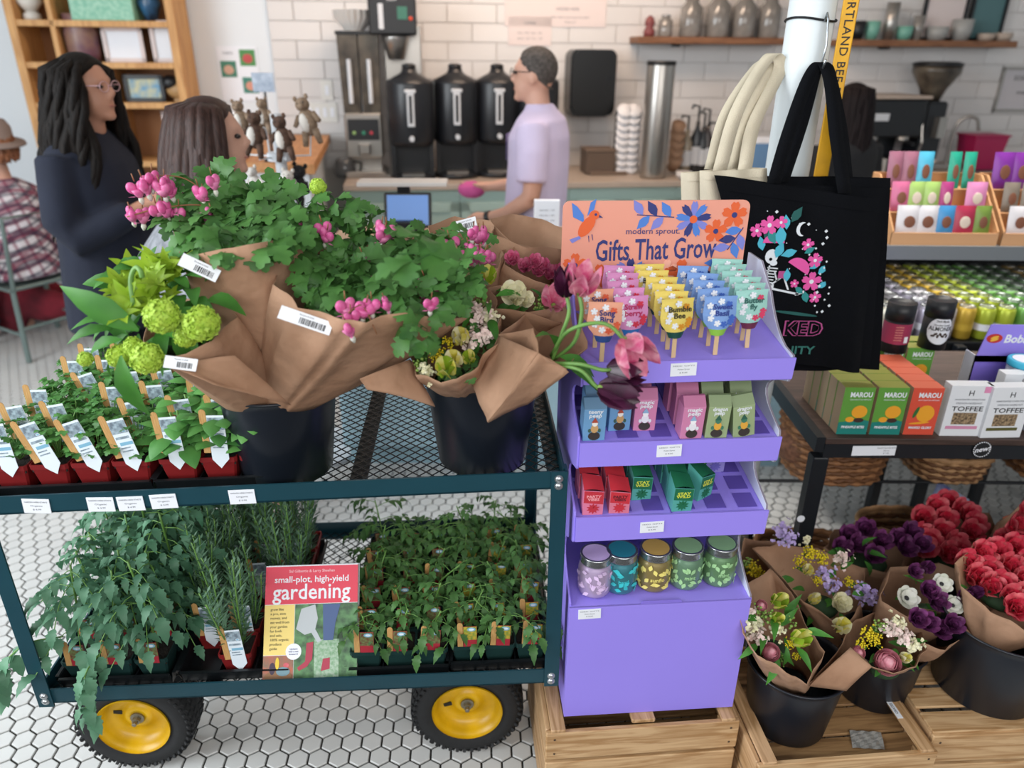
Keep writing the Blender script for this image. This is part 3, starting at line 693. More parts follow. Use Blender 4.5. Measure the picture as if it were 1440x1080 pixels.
text('PORTLAND BEE BALM', 0.026, m_txt, bd, T((0.0, -0.0066, 1.700)) @ RX(PI / 2) @ RZ(-PI / 2), ext=0.0003, bold=0.008, space=1.08, fit=0.29)
hk = at_y(1155, 85, PY - PR - .03)
m_steel = mat('hook_steel', '#aab0b5', 0.3, 0.9)
hook = obj('s_hook', MB().add(tube([(PX + .012, PY - PR - .004, zc - .004), (PX + .012, PY - PR - .012, zc + .012), (PX + .014, PY - PR - .018, zc), (PX + .018, PY - PR - .022, hk.z + .03), (hk.x + .004, hk.y + .006, hk.z - .006), (hk.x + .002, hk.y - .012, hk.z - .016), (hk.x, hk.y - .026, hk.z + .002)], .0026, 8), 0, True), m_steel)
tag(hook, 'bent steel hook on the pole carrying the black totes', 'hook')
m_tote = mat('black_canvas', '#06080e', 0.95, var=0.25, scale=8, bump=0.35, bscale=420, spec=.2); m_cream = mat('cream_canvas', '#d6cbb4', 0.9, var=0.12, scale=10, bump=0.3, bscale=420)
def ribbon(pts, wd, side, th=0.0025):
    v, f = [], []; n = len(pts)
    for i, p in enumerate(pts):
        p = Vector(p); s = Vector(side[i] if isinstance(side, list) else side).normalized() * wd / 2
        d = (Vector(pts[min(i+1, n-1)]) - Vector(pts[max(i-1, 0)])).normalized(); o = d.cross(s).normalized() * th / 2
        v += [p - s - o, p + s - o, p + s + o, p - s + o]
    for i in range(n - 1):
        for k in range(4): j = (k + 1) % 4; f.append((i*4+k, i*4+j, i*4+4+j, i*4+4+k))
    f += [(3, 2, 1, 0), tuple(range(4*n - 4, 4*n))]; return v, f
def smooth_path(ks, n=6):
    out = []
    P = [Vector(k) for k in ks]; P = [P[0] * 2 - P[1]] + P + [P[-1] * 2 - P[-2]]
    for i in range(1, len(P) - 2):
        for k in range(n):
            t = k / n; a, b, c, d = P[i-1], P[i], P[i+1], P[i+2]
            out.append(0.5 * ((2*b) + (c - a) * t + (2*a - 5*b + 4*c - d) * t*t + (3*b - a - 3*c + d) * t**3))
    out.append(P[-2]); return out
def tote(name, label, corners, top_anchor, m, y0, thick, sx, straps, ph=0.0, grp='totes hanging on the pole'):
    # corners: TL TR BR BL as pixels at depth y0
    P = [at_y(px, py, y0) for px, py in corners]; t = thing(name, label, 'tote bag', T(P[3]), grp); o = P[3]
    def face(u, v, off):
        p = P[3].lerp(P[2], u).lerp(P[0].lerp(P[1], u), v) - o
        fold = 0.010 * math.sin(u * 7 + ph + v * 1.5) * (1 - v * .6) + 0.006 * math.sin(u * 15 + 2 * v + ph)
        edge = min(1, min(u, 1 - u) * 10) * min(1, v * 8 + .3)
        return (p.x, p.y + fold * .7 + off * edge, p.z)
    n, k = 26, 16
    mb = MB().add(grid(lambda u, v: face(u, v, -thick / 2), n, k), 0, True).add(grid(lambda u, v: face(1 - u, v, thick / 2), n, k), 0, True)
    body = obj('body', mb, m, t)
    obj('hem', MB().add(grid(lambda u, v: tuple(Vector(face(u, .93 + .07 * v, -thick / 2 - .0025))), 20, 1), 0, True), m, t)
    for ks in straps:
        pts = smooth_path([at_y(px, py, yy) - o for px, py, yy in ks])
        obj('strap', MB().add(ribbon(pts, 0.034, sx), 0, True), m, t)
    return t, body, face, o
hy = PY - PR - .035
cT = [(970, 236), (1075, 234), (1085, 330), (975, 330)]
tote('cream_tote_bag', 'cream canvas tote hanging behind the black totes, nearer the sign', [(984, 240), (1078, 236), (1082, 400), (988, 400)], None, m_cream, 1.800, .02, (1, .1, 0), [[(1012, 240, 1.795), (1035, 160, 1.82), (1072, 92, 1.90), (1090, 76, 1.925), (1096, 100, 1.93), (1060, 175, 1.85), (1047, 240, 1.795)]], 1)
tote('cream_tote_bag', 'cream canvas tote hanging at the far left of the totes', [(958, 243), (1045, 238), (1050, 395), (962, 395)], None, m_cream, 1.835, .02, (1, .1, 0), [[(1000, 238, 1.84), (1022, 160, 1.86), (1065, 95, 1.92), (1086, 84, 1.94)], [(1030, 238, 1.84), (1050, 165, 1.87), (1084, 88, 1.94)]], 0)
tt = tote('black_tote_bag', 'plain black tote hanging rearmost, peeking out to the right', [(1020, 248), (1252, 250), (1236, 520), (1040, 520)], None, m_tote, 1.830, .02, (1, .2, 0), [[(1190, 250, 1.825), (1182, 180, 1.85), (1165, 100, 1.87), (1155, 90, 1.87)]], 2)
tt = tote('black_tote_bag', 'plain black tote hanging in the middle behind the printed one', [(1012, 256), (1246, 264), (1222, 512), (1040, 505)], None, m_tote, 1.800, .02, (1, .2, 0), [[(1100, 256, 1.80), (1128, 170, 1.83), (1148, 92, 1.865)]], 3.3)
tt = tote('black_tote_bag', 'front black tote printed with a skeleton, flowers and a moon', [(1004, 246), (1238, 280), (1207, 523), (1076, 505)], None, m_tote, 1.765, .022, (1, .15, 0), [[(1088, 258, 1.757), (1108, 190, 1.79), (1135, 115, 1.85), (1155, 88, 1.858), (1168, 115, 1.85), (1176, 190, 1.80), (1188, 272, 1.757)]], 4.2)
tote_o, tote_b, tface, to = tt
# printed picture on the tote front
m_pk = mat('tote_pink', '#e85aa8', .8); m_tl = mat('tote_teal', '#2f8f8f', .8); m_dg = mat('tote_green', '#1f5c58', .8); m_wh = mat('tote_white', '#e6ecf2', .8); m_cy = mat('tote_cyan', '#4fb8d0', .8); m_pl = mat('tote_outline', '#b8508c', .8)
def on_tote(px, py):
    # frame on the printed face at a pixel
    p = at_y(px, py, 1.757); P = [at_y(a, b, 1.765) for a, b in ((1004, 246), (1238, 280), (1207, 523), (1076, 505))]
    v = (py - 515) / (262 - 515); lx = lerp(1076, 1004, v); rx = lerp(1207, 1238, v); u = max(0, min(1, (px - lx) / (rx - lx)))
    q = Vector(tface(u, v, -.011)); return T((p.x - to.x, q.y - .0035, p.z - to.z)) @ RX(PI / 2)
def tflower(px, py, r, m=None): print_flower(tote_b, on_tote(px, py), 5, r, [m or m_pk], m_wh, False, 'printed_flower')
for px, py, r_ in ((1081, 316, .015), (1064, 324, .011), (1097, 312, .010), (1136, 344, .010), (1146, 366, .012), (1141, 396, .016), (1146, 418, .010), (1116, 398, .007)): tflower(px, py, r_ * 1.55)
for px, py, a, L in ((1112, 312, -.5, .030), (1105, 322, .2, .026), (1120, 352, 1.9, .028), (1096, 345, .1, .036), (1131, 356, -1.0, .02), (1138, 378, -.9, .024), (1105, 395, .1, .024), (1128, 412, .9, .02), (1089, 342, .5, .03), (1079, 340, .1, .03), (1072, 352, .3, .026), (1150, 385, -.7, .022), (1134, 425, .4, .024), (1150, 405, -.9, .02), (1090, 362, -.3, .03)):
    L *= 1.4; print_shape(tote_b, on_tote(px, py) @ RZ(a), [(leafp(L * .32, L), 0)], [(m_tl, m_cy, m_dg)[int(px) % 3]])
def cap(w_, h_): return [(-w_, 0)] + [(w_ * math.cos(PI - k * PI / 10), h_ * math.sin(PI - k * PI / 10)) for k in range(11)]
for px, py, w_, a in ((1087, 341, .026, 0), (1121, 377, .030, -.55)): print_shape(tote_b, on_tote(px, py) @ RZ(a), [(cap(w_, w_ * .85), 0)], [m_pk], 'printed_mushroom')
mo = [(0.014 * math.cos(a), 0.017 * math.sin(a)) for a in [PI * .45 + k * PI * 1.1 / 10 for k in range(11)]] + [(0.006 + 0.012 * math.cos(a), 0.015 * math.sin(a)) for a in [PI * 1.5 - k * PI / 10 for k in range(11)]]
print_shape(tote_b, on_tote(1128, 322), [(mo, 0)], [m_wh], 'printed_moon')
for k in range(34):
    px, py = 1078 + (k * 37) % 88, 296 + (k * 53) % 150
    if 1070 < px < 1135 and py > 318 and k % 3: px = 1140 + (k * 7) % 26
    print_flower(tote_b, on_tote(px, py), 4, .0016 + .0013 * (k % 3), [m_wh], None, True, 'printed_star')
sk = MB()
def bone(mb, a, b, w_): mb.add(prism([(a[0] - w_, a[1] - w_), (a[0] + w_, a[1] - w_), (b[0] + w_, b[1] + w_), (b[0] - w_, b[1] + w_)] if abs(b[1]-a[1]) > abs(b[0]-a[0]) else [(a[0] - w_, a[1] - w_), (b[0] + w_, b[1] - w_), (b[0] + w_, b[1] + w_), (a[0] - w_, a[1] + w_)], 0, .0006), 0)
sk.add(prism(ell(.002, .052, .0135, .0155), 0, .0008), 0).add(prism(ell(.008, .038, .008, .006, 10), 0, .0009), 0)
for k in range(6): bone(sk, (-.002 - .001 * k, .028 - .0062 * k), (.018 - .0015 * k, .026 - .0062 * k), .0012)
bone(sk, (.001, .034), (-.004, -.014), .0016); bone(sk, (-.004, -.012), (.012, -.012), .004)
bone(sk, (.008, -.012), (.034, .012), .002); bone(sk, (.034, .012), (.048, -.022), .002); bone(sk, (.006, -.016), (.070, -.030), .0022); bone(sk, (.068, -.030), (.080, -.024), .003)
bone(sk, (.014, .02), (.020, .000), .0016); bone(sk, (.02, .0), (.034, .016), .0016)
obj('printed_skeleton', sk, m_wh, tote_b, on_tote(1078, 394) @ SCL(1.15, 1.15, 1))
eye = MB().add(prism(ell(0, 0, .004, .004, 8), 0, .0004), 0); obj('printed_eye', eye, m_tote, tote_b, on_tote(1083, 364) @ T((0, 0, .0008)))
print_shape(tote_b, on_tote(1098, 386), [([(-.008, -.008), (.008, -.008), (.008, .010), (-.008, .010)], 0)], [m_pl], 'printed_book')
print_shape(tote_b, on_tote(1118, 440) @ RZ(-.12), [(ell(0, 0, .055, .004), 0)], [m_dg], 'printed_ground')
text('KED', .052, m_pl, tote_b, on_tote(1127, 462) @ T((.002, 0, 0)), ext=.0004, bold=.05, fit=.098); text('KED', .052, m_tote, tote_b, on_tote(1127, 462) @ T((.002, 0, .0006)), ext=.0005, bold=.012, fit=.090)
text('NITY', .030, mat('tote_textgreen', '#2f6e66', .8), tote_b, on_tote(1122, 492), ext=.0004, bold=.02, fit=.078)

# black steel table with a dark wooden top
m_tbl = mat('black_steel', '#14181e', 0.45, var=.1, scale=10); m_tw = wood('dark_table_wood', '#4a3730', '#33251f', 0)
TZ = 0.75; TX0, TX1, TY0, TY1 = 0.85, 2.10, 1.765, 2.42
tbl = thing('display_table', 'black steel table with dark wooden top carrying chocolate boxes', 'table', T((TX0, TY0, 0)))
TLn, TDp = TX1 - TX0, TY1 - TY0
obj('table_top', one(bbox((TLn / 2, TDp / 2, TZ - .009), (TLn, TDp, .018), .002)), m_tw, tbl)
for a, b in (((0, .002), (TLn, .002)), ((0, TDp - .03), (TLn, TDp - .03))): obj('apron', one(box(((a[0] + b[0]) / 2, a[1] + .014, TZ - .040), (TLn - .005, .028, .042))), m_tbl, tbl)
obj('edge_rail', one(box((-.012, TDp / 2, TZ - .020), (.024, TDp, .045))), m_tbl, tbl); obj('edge_rail', one(box((TLn + .012, TDp / 2, TZ - .020), (.024, TDp, .045))), m_tbl, tbl)
for x in (0.012, TLn - .012):
    for y in (.02, TDp - .02): obj('leg', one(bbox((x - .012, y, (TZ - .062) / 2), (.044, .040, TZ - .062), .003)), m_tbl, tbl)
obj('leg_sticker', one(lathe([(.011, 0), (.011, .001)], 16)), m_card, tbl, T((-.012 - .012, .0, .49)) @ RX(PI / 2))
lp = at_y(1229, 634, TY0 - .001)
cdx = obj('price_card', one(bbox((0, 0, 0), (.118, .030, .0012), .0004)), m_card, None, T((lp.x, TY0 - .0002, lp.z)) @ RX(PI / 2) @ RZ(.02)); tag(cdx, 'wide white price card on the black table\'s front edge', 'price card')
text('CHOCOLATE BITES\nMarou\n$ 7.50', .0062, m_ink, cdx, T((.034, 0, .0008)), ext=.0001, line=1.3)
lp = at_y(1381, 632, TY0 - .001); ns = obj('new_sticker', one(lathe([(.0255, 0), (.0255, .0012)], 28)), mat('sticker_black', '#16181c', .5), None, T((lp.x, TY0 - .0002, lp.z)) @ RX(PI / 2)); tag(ns, 'round black sticker reading new on the black table', 'sticker')
text('new!', .021, m_card, ns, T((0, 0, .0016)) @ RZ(.2), ext=.0002, bold=.02, shear=.3)
mb = MB()
for k in range(24): mb.add(prism(ell(.0225 * math.cos(k * PI / 12), .0225 * math.sin(k * PI / 12), .0018, .0018, 6), .001, .0018), 0)
obj('dotted_ring', mb, m_card, ns)
# chocolate boxes
m_kraft_box = mat('kraft_box_side', '#b59e80', .7); m_gface = mat('choc_green', '#5f9a3c', .5); m_gtop = mat('choc_olive', '#8a8f3a', .5); m_teal = mat('choc_teal', '#1a7f76', .5); m_rface = mat('choc_red', '#d8503a', .5); m_rtop = mat('choc_orange', '#d9694c', .5); m_man = mat('choc_mango', '#eda42a', .5); m_choc = mat('choc_brown', '#3d2a24', .5)
def choc(kind):
    w_, h_, d_ = .082, .140, .046; t = thing('chocolate_box', 'x', 'box'); fm = m_gface if kind == 'g' else m_rface
    mb = MB().add(box((0, d_ / 2, h_ / 2), (w_, d_, h_)), 0); mb.mi = [0, 1, 2, 0, 0, 0]
    b = obj('carton', mb, [m_kraft_box, m_gtop if kind == 'g' else m_rtop, fm], t); F = T((0, -.0005, 0)) @ RX(PI / 2)
    text('MAROU', .020, m_card, b, F @ T((.006, .118, 0)), ext=.0002, bold=.03, fit=.058); text('PINEAPPLE BITES' if kind == 'g' else 'MANGO GLORY', .010, m_card, b, F @ T((0, .022, .001)), ext=.0002, bold=.03, fit=.062)
    text('CHOCOLAT DU VIETNAM', .005, m_card, b, F @ T((.006, .104, 0)), ext=.0002, fit=.056)
    if kind == 'g': print_shape(b, F, [([(-.041, 0), (.041, 0), (.041, .040), (.02, .045), (-.01, .040), (-.041, .036)], 0), (ell(.010, .068, .021, .019), 1), (ell(-.012, .045, .012, .008), 1), (ell(.012, .043, .014, .007), 2)], [m_teal, m_man, m_choc], 'printed_fruit')
    else: print_shape(b, F, [(ell(.006, .064, .024, .025), 0), (ell(-.02, .068, .005, .018, 12, -.3), 1), (ell(-.005, .036, .028, .003, 12, .1), 0)], [m_man, mat('choc_leaf', '#2f6a34', .5)], 'printed_fruit')
    kids(t); KIDS[b.name] = [c for c in SC.objects if c.parent == b]; return t
CG, CRd = choc('g'), choc('r')
row = [(1196, 'g', 'left green'), (1242, 'g', 'right green'), (1289, 'r', 'red')]
for px, k, nm in row:
    b = at_z(px, 610, TZ)
    for j in range(5):
        put(CG if k == 'g' else CRd, T((b.x - .0015 * j, TY0 + .026 + j * .048, TZ)) @ RZ(rnd(-.015, .015)), 'pineapple chocolate box in the %s column, %s from the table\'s front' % (nm, ORD[j]) if k == 'g' else 'red mango chocolate box, %s from the table\'s front' % ORD[j])['group'] = 'chocolate boxes on the black table'
for j, (x_, y_) in enumerate(((0, 5), (1, 5), (0, 6), (1, 6))):
    b = at_z(1310, 545, TZ); put(CG, T((TX0 + .30 + .088 * x_, TY0 + .03 + .058 * y_, TZ)), 'olive topped chocolate box under the almond tubes, %s' % ('back left', 'back right', 'rearmost left', 'rearmost right')[j])['group'] = 'chocolate boxes on the black table'
# toffee boxes
def toffee(M, label, c1, c2):
    w_, h_, d_ = .112, .150, .036; t = thing('toffee_box', label, 'box', M, 'toffee boxes')
    b = obj('carton', one(bbox((0, d_ / 2, h_ / 2), (w_, d_, h_), .0008)), mat('toffee_white', '#e4e7ec', .5), t); F = T((0, -.0005, 0)) @ RX(PI / 2)
    text('TOFFEE', .020, mat('toffee_black', '#22252a', .6), b, F @ T((0, .082, 0)), ext=.0002, bold=.01, fit=.084); text('OREGON HAZELNUT', .007, m_ink, b, F @ T((0, .099, 0)), ext=.0002, fit=.07); text('HANDCRAFTED CONFECTIONS', .006, m_ink, b, F @ T((0, .110, 0)), ext=.0002, fit=.08); text('H', .022, mat('toffee_black', '#22252a', .6), b, F @ T((0, .128, 0)), ext=.0002)
    obj('window_pane', one(plate([(-.034, -.0004, .036), (.030, -.0004, .036), (.030, -.0004, .071), (-.034, -.0004, .071)], (0, -1, 0), .0004)), mat('toffee_nuts', '#b39a78', .4, hex2='#3a2c24', scale=160, bump=.6), b)
    obj('flavour_band', one(plate([(-.046, -.0004, .022), (.040, -.0004, .022), (.040, -.0004, .031), (-.046, -.0004, .031)], (0, -1, 0), .0004)), mat(c1[0], c1[1], .5), b)
    obj('corner_badge', one(plate([(.032, -.0004, .130), (.050, -.0004, .130), (.050, -.0004, .148), (.032, -.0004, .148)], (0, -1, 0), .0004)), mat(c2[0], c2[1], .5), b)
b = at_z(1341, 606, TZ); toffee(T((b.x, TY0 + .02, TZ)) @ RX(.0), 'white toffee box with a pink band on the black table', ('toffee_pink', '#d48fb0'), ('toffee_badge_pink', '#e08fb8'))
b = at_z(1393, 607, TZ); toffee(T((b.x + .004, TY0 + .012, TZ)) @ RZ(.05), 'white toffee box with an olive band on the black table', ('toffee_olive', '#5b5a2c'), ('toffee_badge_olive', '#5b5f35'))
b = at_z(1380, 560, TZ); toffee(T((b.x - .01, TY0 + .10, TZ)), 'white toffee box standing behind the two front ones', ('toffee_olive', '#5b5a2c'), ('toffee_badge_olive', '#5b5f35'))
# almond tubes standing on the boxes
m_tube = mat('tube_black', '#191b20', .45); m_mag = mat('tube_magenta', '#9a2c50', .5)
def atube(px, py, label, kind):
    z = TZ + .1402; b = at_z(px, py, z); t = thing('almond_tube', label, 'canister', T((b.x, b.y + .03, z)) @ RZ(-.1))
    r_ = .0385; h_ = .150
    obj('tube_body', MB().add(lathe([(r_, 0), (r_, h_ * .66)], 32), 0, True), m_tube, t); obj('tube_lid', MB().add(lathe([(r_ + .0012, h_ * .66), (r_ + .0012, h_), (r_ - .002, h_), (r_ - .004, h_ - .004)], 32), 0, True), m_tube, t)
    mb = MB()
    if kind == 'm': mb.add(tube([(0, 0, .030), (0, 0, .092)], r_ + .0006, 32, False), 0, True)
    else: mb.add(grid(lambda u, v: ((r_ + .0008) * math.cos(-PI / 2 + (u - .5) * 2.0), (r_ + .0008) * math.sin(-PI / 2 + (u - .5) * 2.0), lerp(.062 - .042 * math.sqrt(max(0, 1 - (u * 2 - 1) ** 2)), .062 + .042 * math.sqrt(max(0, 1 - (u * 2 - 1) ** 2)), v)), 24, 2), 0, True)
    lb = obj('wrap_label', mb, m_mag if kind == 'm' else m_card, t)
    if kind == 'w':
        for tx, sz, zz in (('ALMONDS', .018, .068), ('Dark Mystic', .009, .092), ('Chocolate Covered', .007, .080)):
            me = text_mesh(tx, sz, ext=.0003, bold=.015).copy(); me.materials.clear(); me.materials.append(mat('toffee_black', '#22252a'))
            for vv in me.vertices: a = -PI / 2 + vv.co.x * (.8 if sz > .01 else .8) / r_; rr = r_ + .0012 + vv.co.z; vv.co = (rr * math.cos(a), rr * math.sin(a), zz + vv.co.y)
            obj('lettering', me, None, lb)
        mb = MB()
        for q in range(7):
            a = -PI / 2 + (q - 3) * .17; mb.add(ball((0, 0, 0), .0016, .006, .0036, 8, 6), 0, True, RZ(a) @ T((r_ + .001, 0, .046 + .006 * (q % 2))) @ RX(q * .7))
        obj('printed_almonds', mb, m_choc, lb)
    else:
        obj('barcode', one(plate([(.010, -r_ - .0002, .036), (.021, -r_ + .004, .036), (.021, -r_ + .004, .055), (.010, -r_ - .0002, .055)], (0, -1, 0), .0016)), m_card, lb)
        for q in range(6): text('covered almonds', .0055, m_lpe, lb, T((-.008, -r_ - .0008, .084 - q * .008)) @ RX(PI / 2), ext=.0002, fit=.022)
atube(1261, 497, 'black almond tube with a magenta back label, left of the two tubes', 'm'); atube(1316, 492, 'black almond tube with a white round almonds label', 'w')
# boba jars + header
m_lidc = mat('cyan_lid', '#3fb3d6', .4); m_jelly = mat('jelly_jar', '#8b93a8', .2, hex2='#c9cfe0', scale=90, glass=.0, coat=.5); m_pkl = mat('pink_label', '#d24f8e', .5)
def boba(x, y, z, label):
    t = thing('candy_jar', label, 'jar', T((x, y, z)), 'cyan lidded candy jars')
    b = obj('jar_body', MB().add(lathe([(.040, 0), (.044, .004), (.044, .060), (.040, .064)], 28), 0, True), m_jelly, t); obj('lid', MB().add(lathe([(.045, .064), (.046, .068), (.046, .082), (.043, .084), (.036, .084), (.036, .0825)], 28), 0, True), m_lidc, t)
    obj('lid_label', one(lathe([(.0355, .0830), (.0355, .0836)], 24)), m_card, t)
    mb = MB().add(grid(lambda u, v: (.0446 * math.cos(-PI / 2 + (u - .5) * 1.1), .0446 * math.sin(-PI / 2 + (u - .5) * 1.1), .032 + (v - .5) * .05 * math.sqrt(max(.02, 1 - (2 * u - 1) ** 2))), 14, 2), 0, True)
    l = obj('front_label', mb, m_pkl, t)
b0 = at_z(1440, 612, TZ); bx, by = b0.x + .055, TY0 + .065
jn = 0
for (dx, dy, nz) in ((0, 0, 2), (0.095, 0, 2), (-.01, .10, 2), (.088, .10, 2)):
    for q in range(nz): boba(bx + dx, by + dy, TZ + q * .0855, 'cyan lidded candy jar, %s of the %s stack' % (('bottom', 'top')[q], ('front left', 'front right', 'back left', 'back right')[jn]))
    jn += 1
p0 = at_y(1372, 500, TY0 + .235); p1 = at_y(1372, 462, TY0 + .235)
bs = thing('boba_sign', 'purple cardboard tray header reading Boba behind the candy jars', 'sign', T((p0.x, TY0 + .235, TZ)))
zt_, zb_ = p1.z - TZ + .012, p0.z - TZ
obj('header_card', one(plate([(0, 0, zb_ - .02), (.30, 0, zb_ - .02), (.30, 0, zt_), (.02, 0, zt_)], (0, 1, 0), .003)), m_pur, bs); obj('side_card', one(plate([(0, 0, 0), (0, .05, 0), (0, .05, zb_), (0, 0, zb_)], (1, 0, 0), .003)), m_inner, bs); obj('back_card', one(plate([(0, .0, 0), (.30, .0, 0), (.30, .0, zb_), (0, .0, zb_)], (0, 1, 0), .003)), m_pur_d, bs)
F = T((0, -.0005, 0)) @ RX(PI / 2); zc_ = (zt_ + zb_) / 2 + .006
print_shape(bs, F @ T((.040, zc_, 0)), [(ell(0, 0, .023, .014, 20), 0)], [mat('badge_red', '#c22a24', .5)], 'badge'); print_shape(bs, F @ T((.040, zc_, .0004)), [(ell(0, .003, .012, .004, 12, .3), 0), (ell(0, -.004, .012, .004, 12, .3), 0)], [mat('badge_yellow', '#e8b53a', .5)], 'badge_swirl')
text('Boba Mix', .034, m_card, bs, F @ T((.068, zc_ - .002, 0)), ext=.0003, bold=.03, shear=.15, align='LEFT')

# rack with baskets behind the table
rk = thing('steel_rack', 'black steel rack with a wire shelf behind the table', 'rack', T((0, 0, 0)))
for px, yy in ((1239, 2.5), (1305, 2.5), (1385, 2.5), (1500, 2.5)):
    p = at_y(px, 650, yy); obj('upright', one(bbox((p.x, yy, .37), (.036, .036, .74), .003)), m_tbl, rk)
for y_ in (2.14, 2.34): obj('shelf_rod', one(cyl((.80, y_ + .05, .354), (2.05, y_ + .05, .354), .006, None, 8)), m_tbl, rk)
obj('upright', one(bbox((.80, 2.27, .342), (.02, .50, .014), .002)), m_tbl, rk)
for y_ in (2.05, 2.49): obj('foot', one(bbox((.80, y_, .167), (.02, .02, .334), .002)), m_tbl, rk)
m_wick = mat('wicker', '#a07048', .6, hex2='#7a5232', scale=25); m_wick2 = mat('pale_wicker', '#c09468', .6, hex2='#96704a', scale=25)
def basket(label, M, rx, ry, h_, rows, m, flare=1.18):
    t = thing('wicker_basket', label, 'basket', M, 'wicker baskets behind the table')
    mb = MB(); n = 44
    for r_ in range(rows):
        z = (r_ + .5) * h_ / rows; s = lerp(1, flare, z / h_); ph = r_ % 2
        pts = []
        for k in range(n + 1):
            a = 2 * PI * k / n; o = .004 * (1 if (k + ph) % 2 else -1)
            ca, sa = math.cos(a), math.sin(a); sq = (abs(ca) ** 3 + abs(sa) ** 3) ** (-1 / 3)
            pts.append(((rx * s + o) * ca * sq, (ry * s + o) * sa * sq, z + .002 * math.sin(k * 1.7 + r_)))
        mb.add(tube(pts, h_ / rows * .62, 5, False), r_ % 2, True)
    obj('weave', mb, [m, mat('wicker_dark', '#6b4528', .6)], t)
    pts = []
    for q in range(2):
        for k in range(n + 1):
            a = 2 * PI * k / n; ca, sa = math.cos(a), math.sin(a); sq = (abs(ca) ** 3 + abs(sa) ** 3) ** (-1 / 3)
            pts.append((rx * flare * ca * sq, ry * flare * sa * sq, h_ + .006 + .004 * math.sin(k * 2 + q * 2)))
    obj('rim', one(tube(pts, .010, 6, False), True), m, t); obj('base', one(prism([(rx * .97 * math.cos(k * PI / 12), ry * .97 * math.sin(k * PI / 12)) for k in range(24)], .0, .008)), m, t)
    return t
p = at_y(1160, 675, 2.22); basket('elevated brown wicker basket on the rack shelf beside the pole', T((p.x + .03, 2.28, .361)), .15, .13, .215, 15, m_wick)
p = at_y(1330, 655, 2.22); basket('wicker basket on the rack shelf behind the new sticker', T((1.52, 2.28, .361)), .11, .11, .09, 7, m_wick2); basket('wicker basket at the far right on the rack shelf', T((1.90, 2.28, .361)), .12, .12, .15, 10, m_wick)
p = at_z(1130, 716, .22); basket('low brown wicker basket on the floor beside the pole', T((1.005, 2.04, .001)), .14, .12, .15, 10, m_wick)
basket('pale wicker basket on the floor holding a crisp packet', T((1.40, 2.14, .001)), .14, .13, .17, 11, m_wick2)
basket('wicker basket on the floor below the red tulips, with an orange packet', T((1.88, 2.06, .001)), .14, .13, .17, 11, m_wick2)
m_pack = mat('snack_packet_blue', '#3f4a86', .35, hex2='#c9d2e6', scale=14); m_pack2 = mat('snack_packet_orange', '#c2552a', .35)
def packet(name, label, M, w_, h_, m, band=None):
    t = thing(name, label, 'packet', M)
    obj('pouch', MB().add(grid(lambda u, v: ((u - .5) * w_, -.018 * (math.sin(PI * u) * math.sin(PI * v)) ** .6, v * h_), 10, 10), 0, True).add(grid(lambda u, v: ((.5 - u) * w_, .018 * (math.sin(PI * u) * math.sin(PI * v)) ** .6, v * h_), 10, 10), 0, True), m, t)
    obj('end_seal', one(bbox((0, 0, h_), (w_, .002, .012), .0006)), m, t)
    if band: obj('printed_band', one(plate([(-w_ * .3, -.020, h_ * .25), (w_ * .3, -.020, h_ * .25), (w_ * .3, -.017, h_ * .75), (-w_ * .3, -.017, h_ * .75)], (0, -1, 0), .0005)), band, t)
packet('crisp_packet', 'blue and silver snack packet leaning out of the pale basket', T((1.45, 2.12, .15)) @ RZ(.1) @ RY(.55) @ RX(-.35), .16, .20, m_pack, mat('packet_silver', '#aab4cc', .35))
packet('crisp_packet', 'orange snack packet in the basket below the red tulips', T((1.82, 2.06, .14)) @ RY(-.5) @ RX(-.2), .15, .19, m_pack2)
m_cone = mat('pine_cone_brown', '#5b3a2a', .8, hex2='#8a5d44', scale=60)
for k in range(9):
    mb = MB()
    for a in range(22): mb.add(([(0, 0, 0), (.010, -.004, .006), (.016, 0, .010), (.010, .004, .006)], [(0, 1, 2, 3)]), 0, False, RZ(a * 2.4) @ T((.010 * (1 - a / 26), 0, .042 * a / 22)) @ RY(-.2))
    mb.add(lathe([(.008, 0), (.012, .015), (.006, .042)], 8), 0)
    x_, y_ = 1.03 + .055 * (k % 4) - .04, 2.17 + .06 * (k // 4)
    o = obj('dried_cone', mb, m_cone, None, T((x_, y_ + .04, .555 + .012 * (k % 3))) @ RX(rnd(-.5, .5)) @ RY(rnd(-.5, .5))); tag(o, 'dried brown pine cone heaped in the elevated wicker basket', 'pine cone', 'pine cones in the elevated basket')
obj('cone_heap', one(ball((1.055, 2.27, .46), .13, .11, .095, 14, 8)), m_cone, None); tag(bpy.data.objects['cone_heap'], 'heap of dried brown cones filling the elevated basket', 'pine cones', kind='stuff')
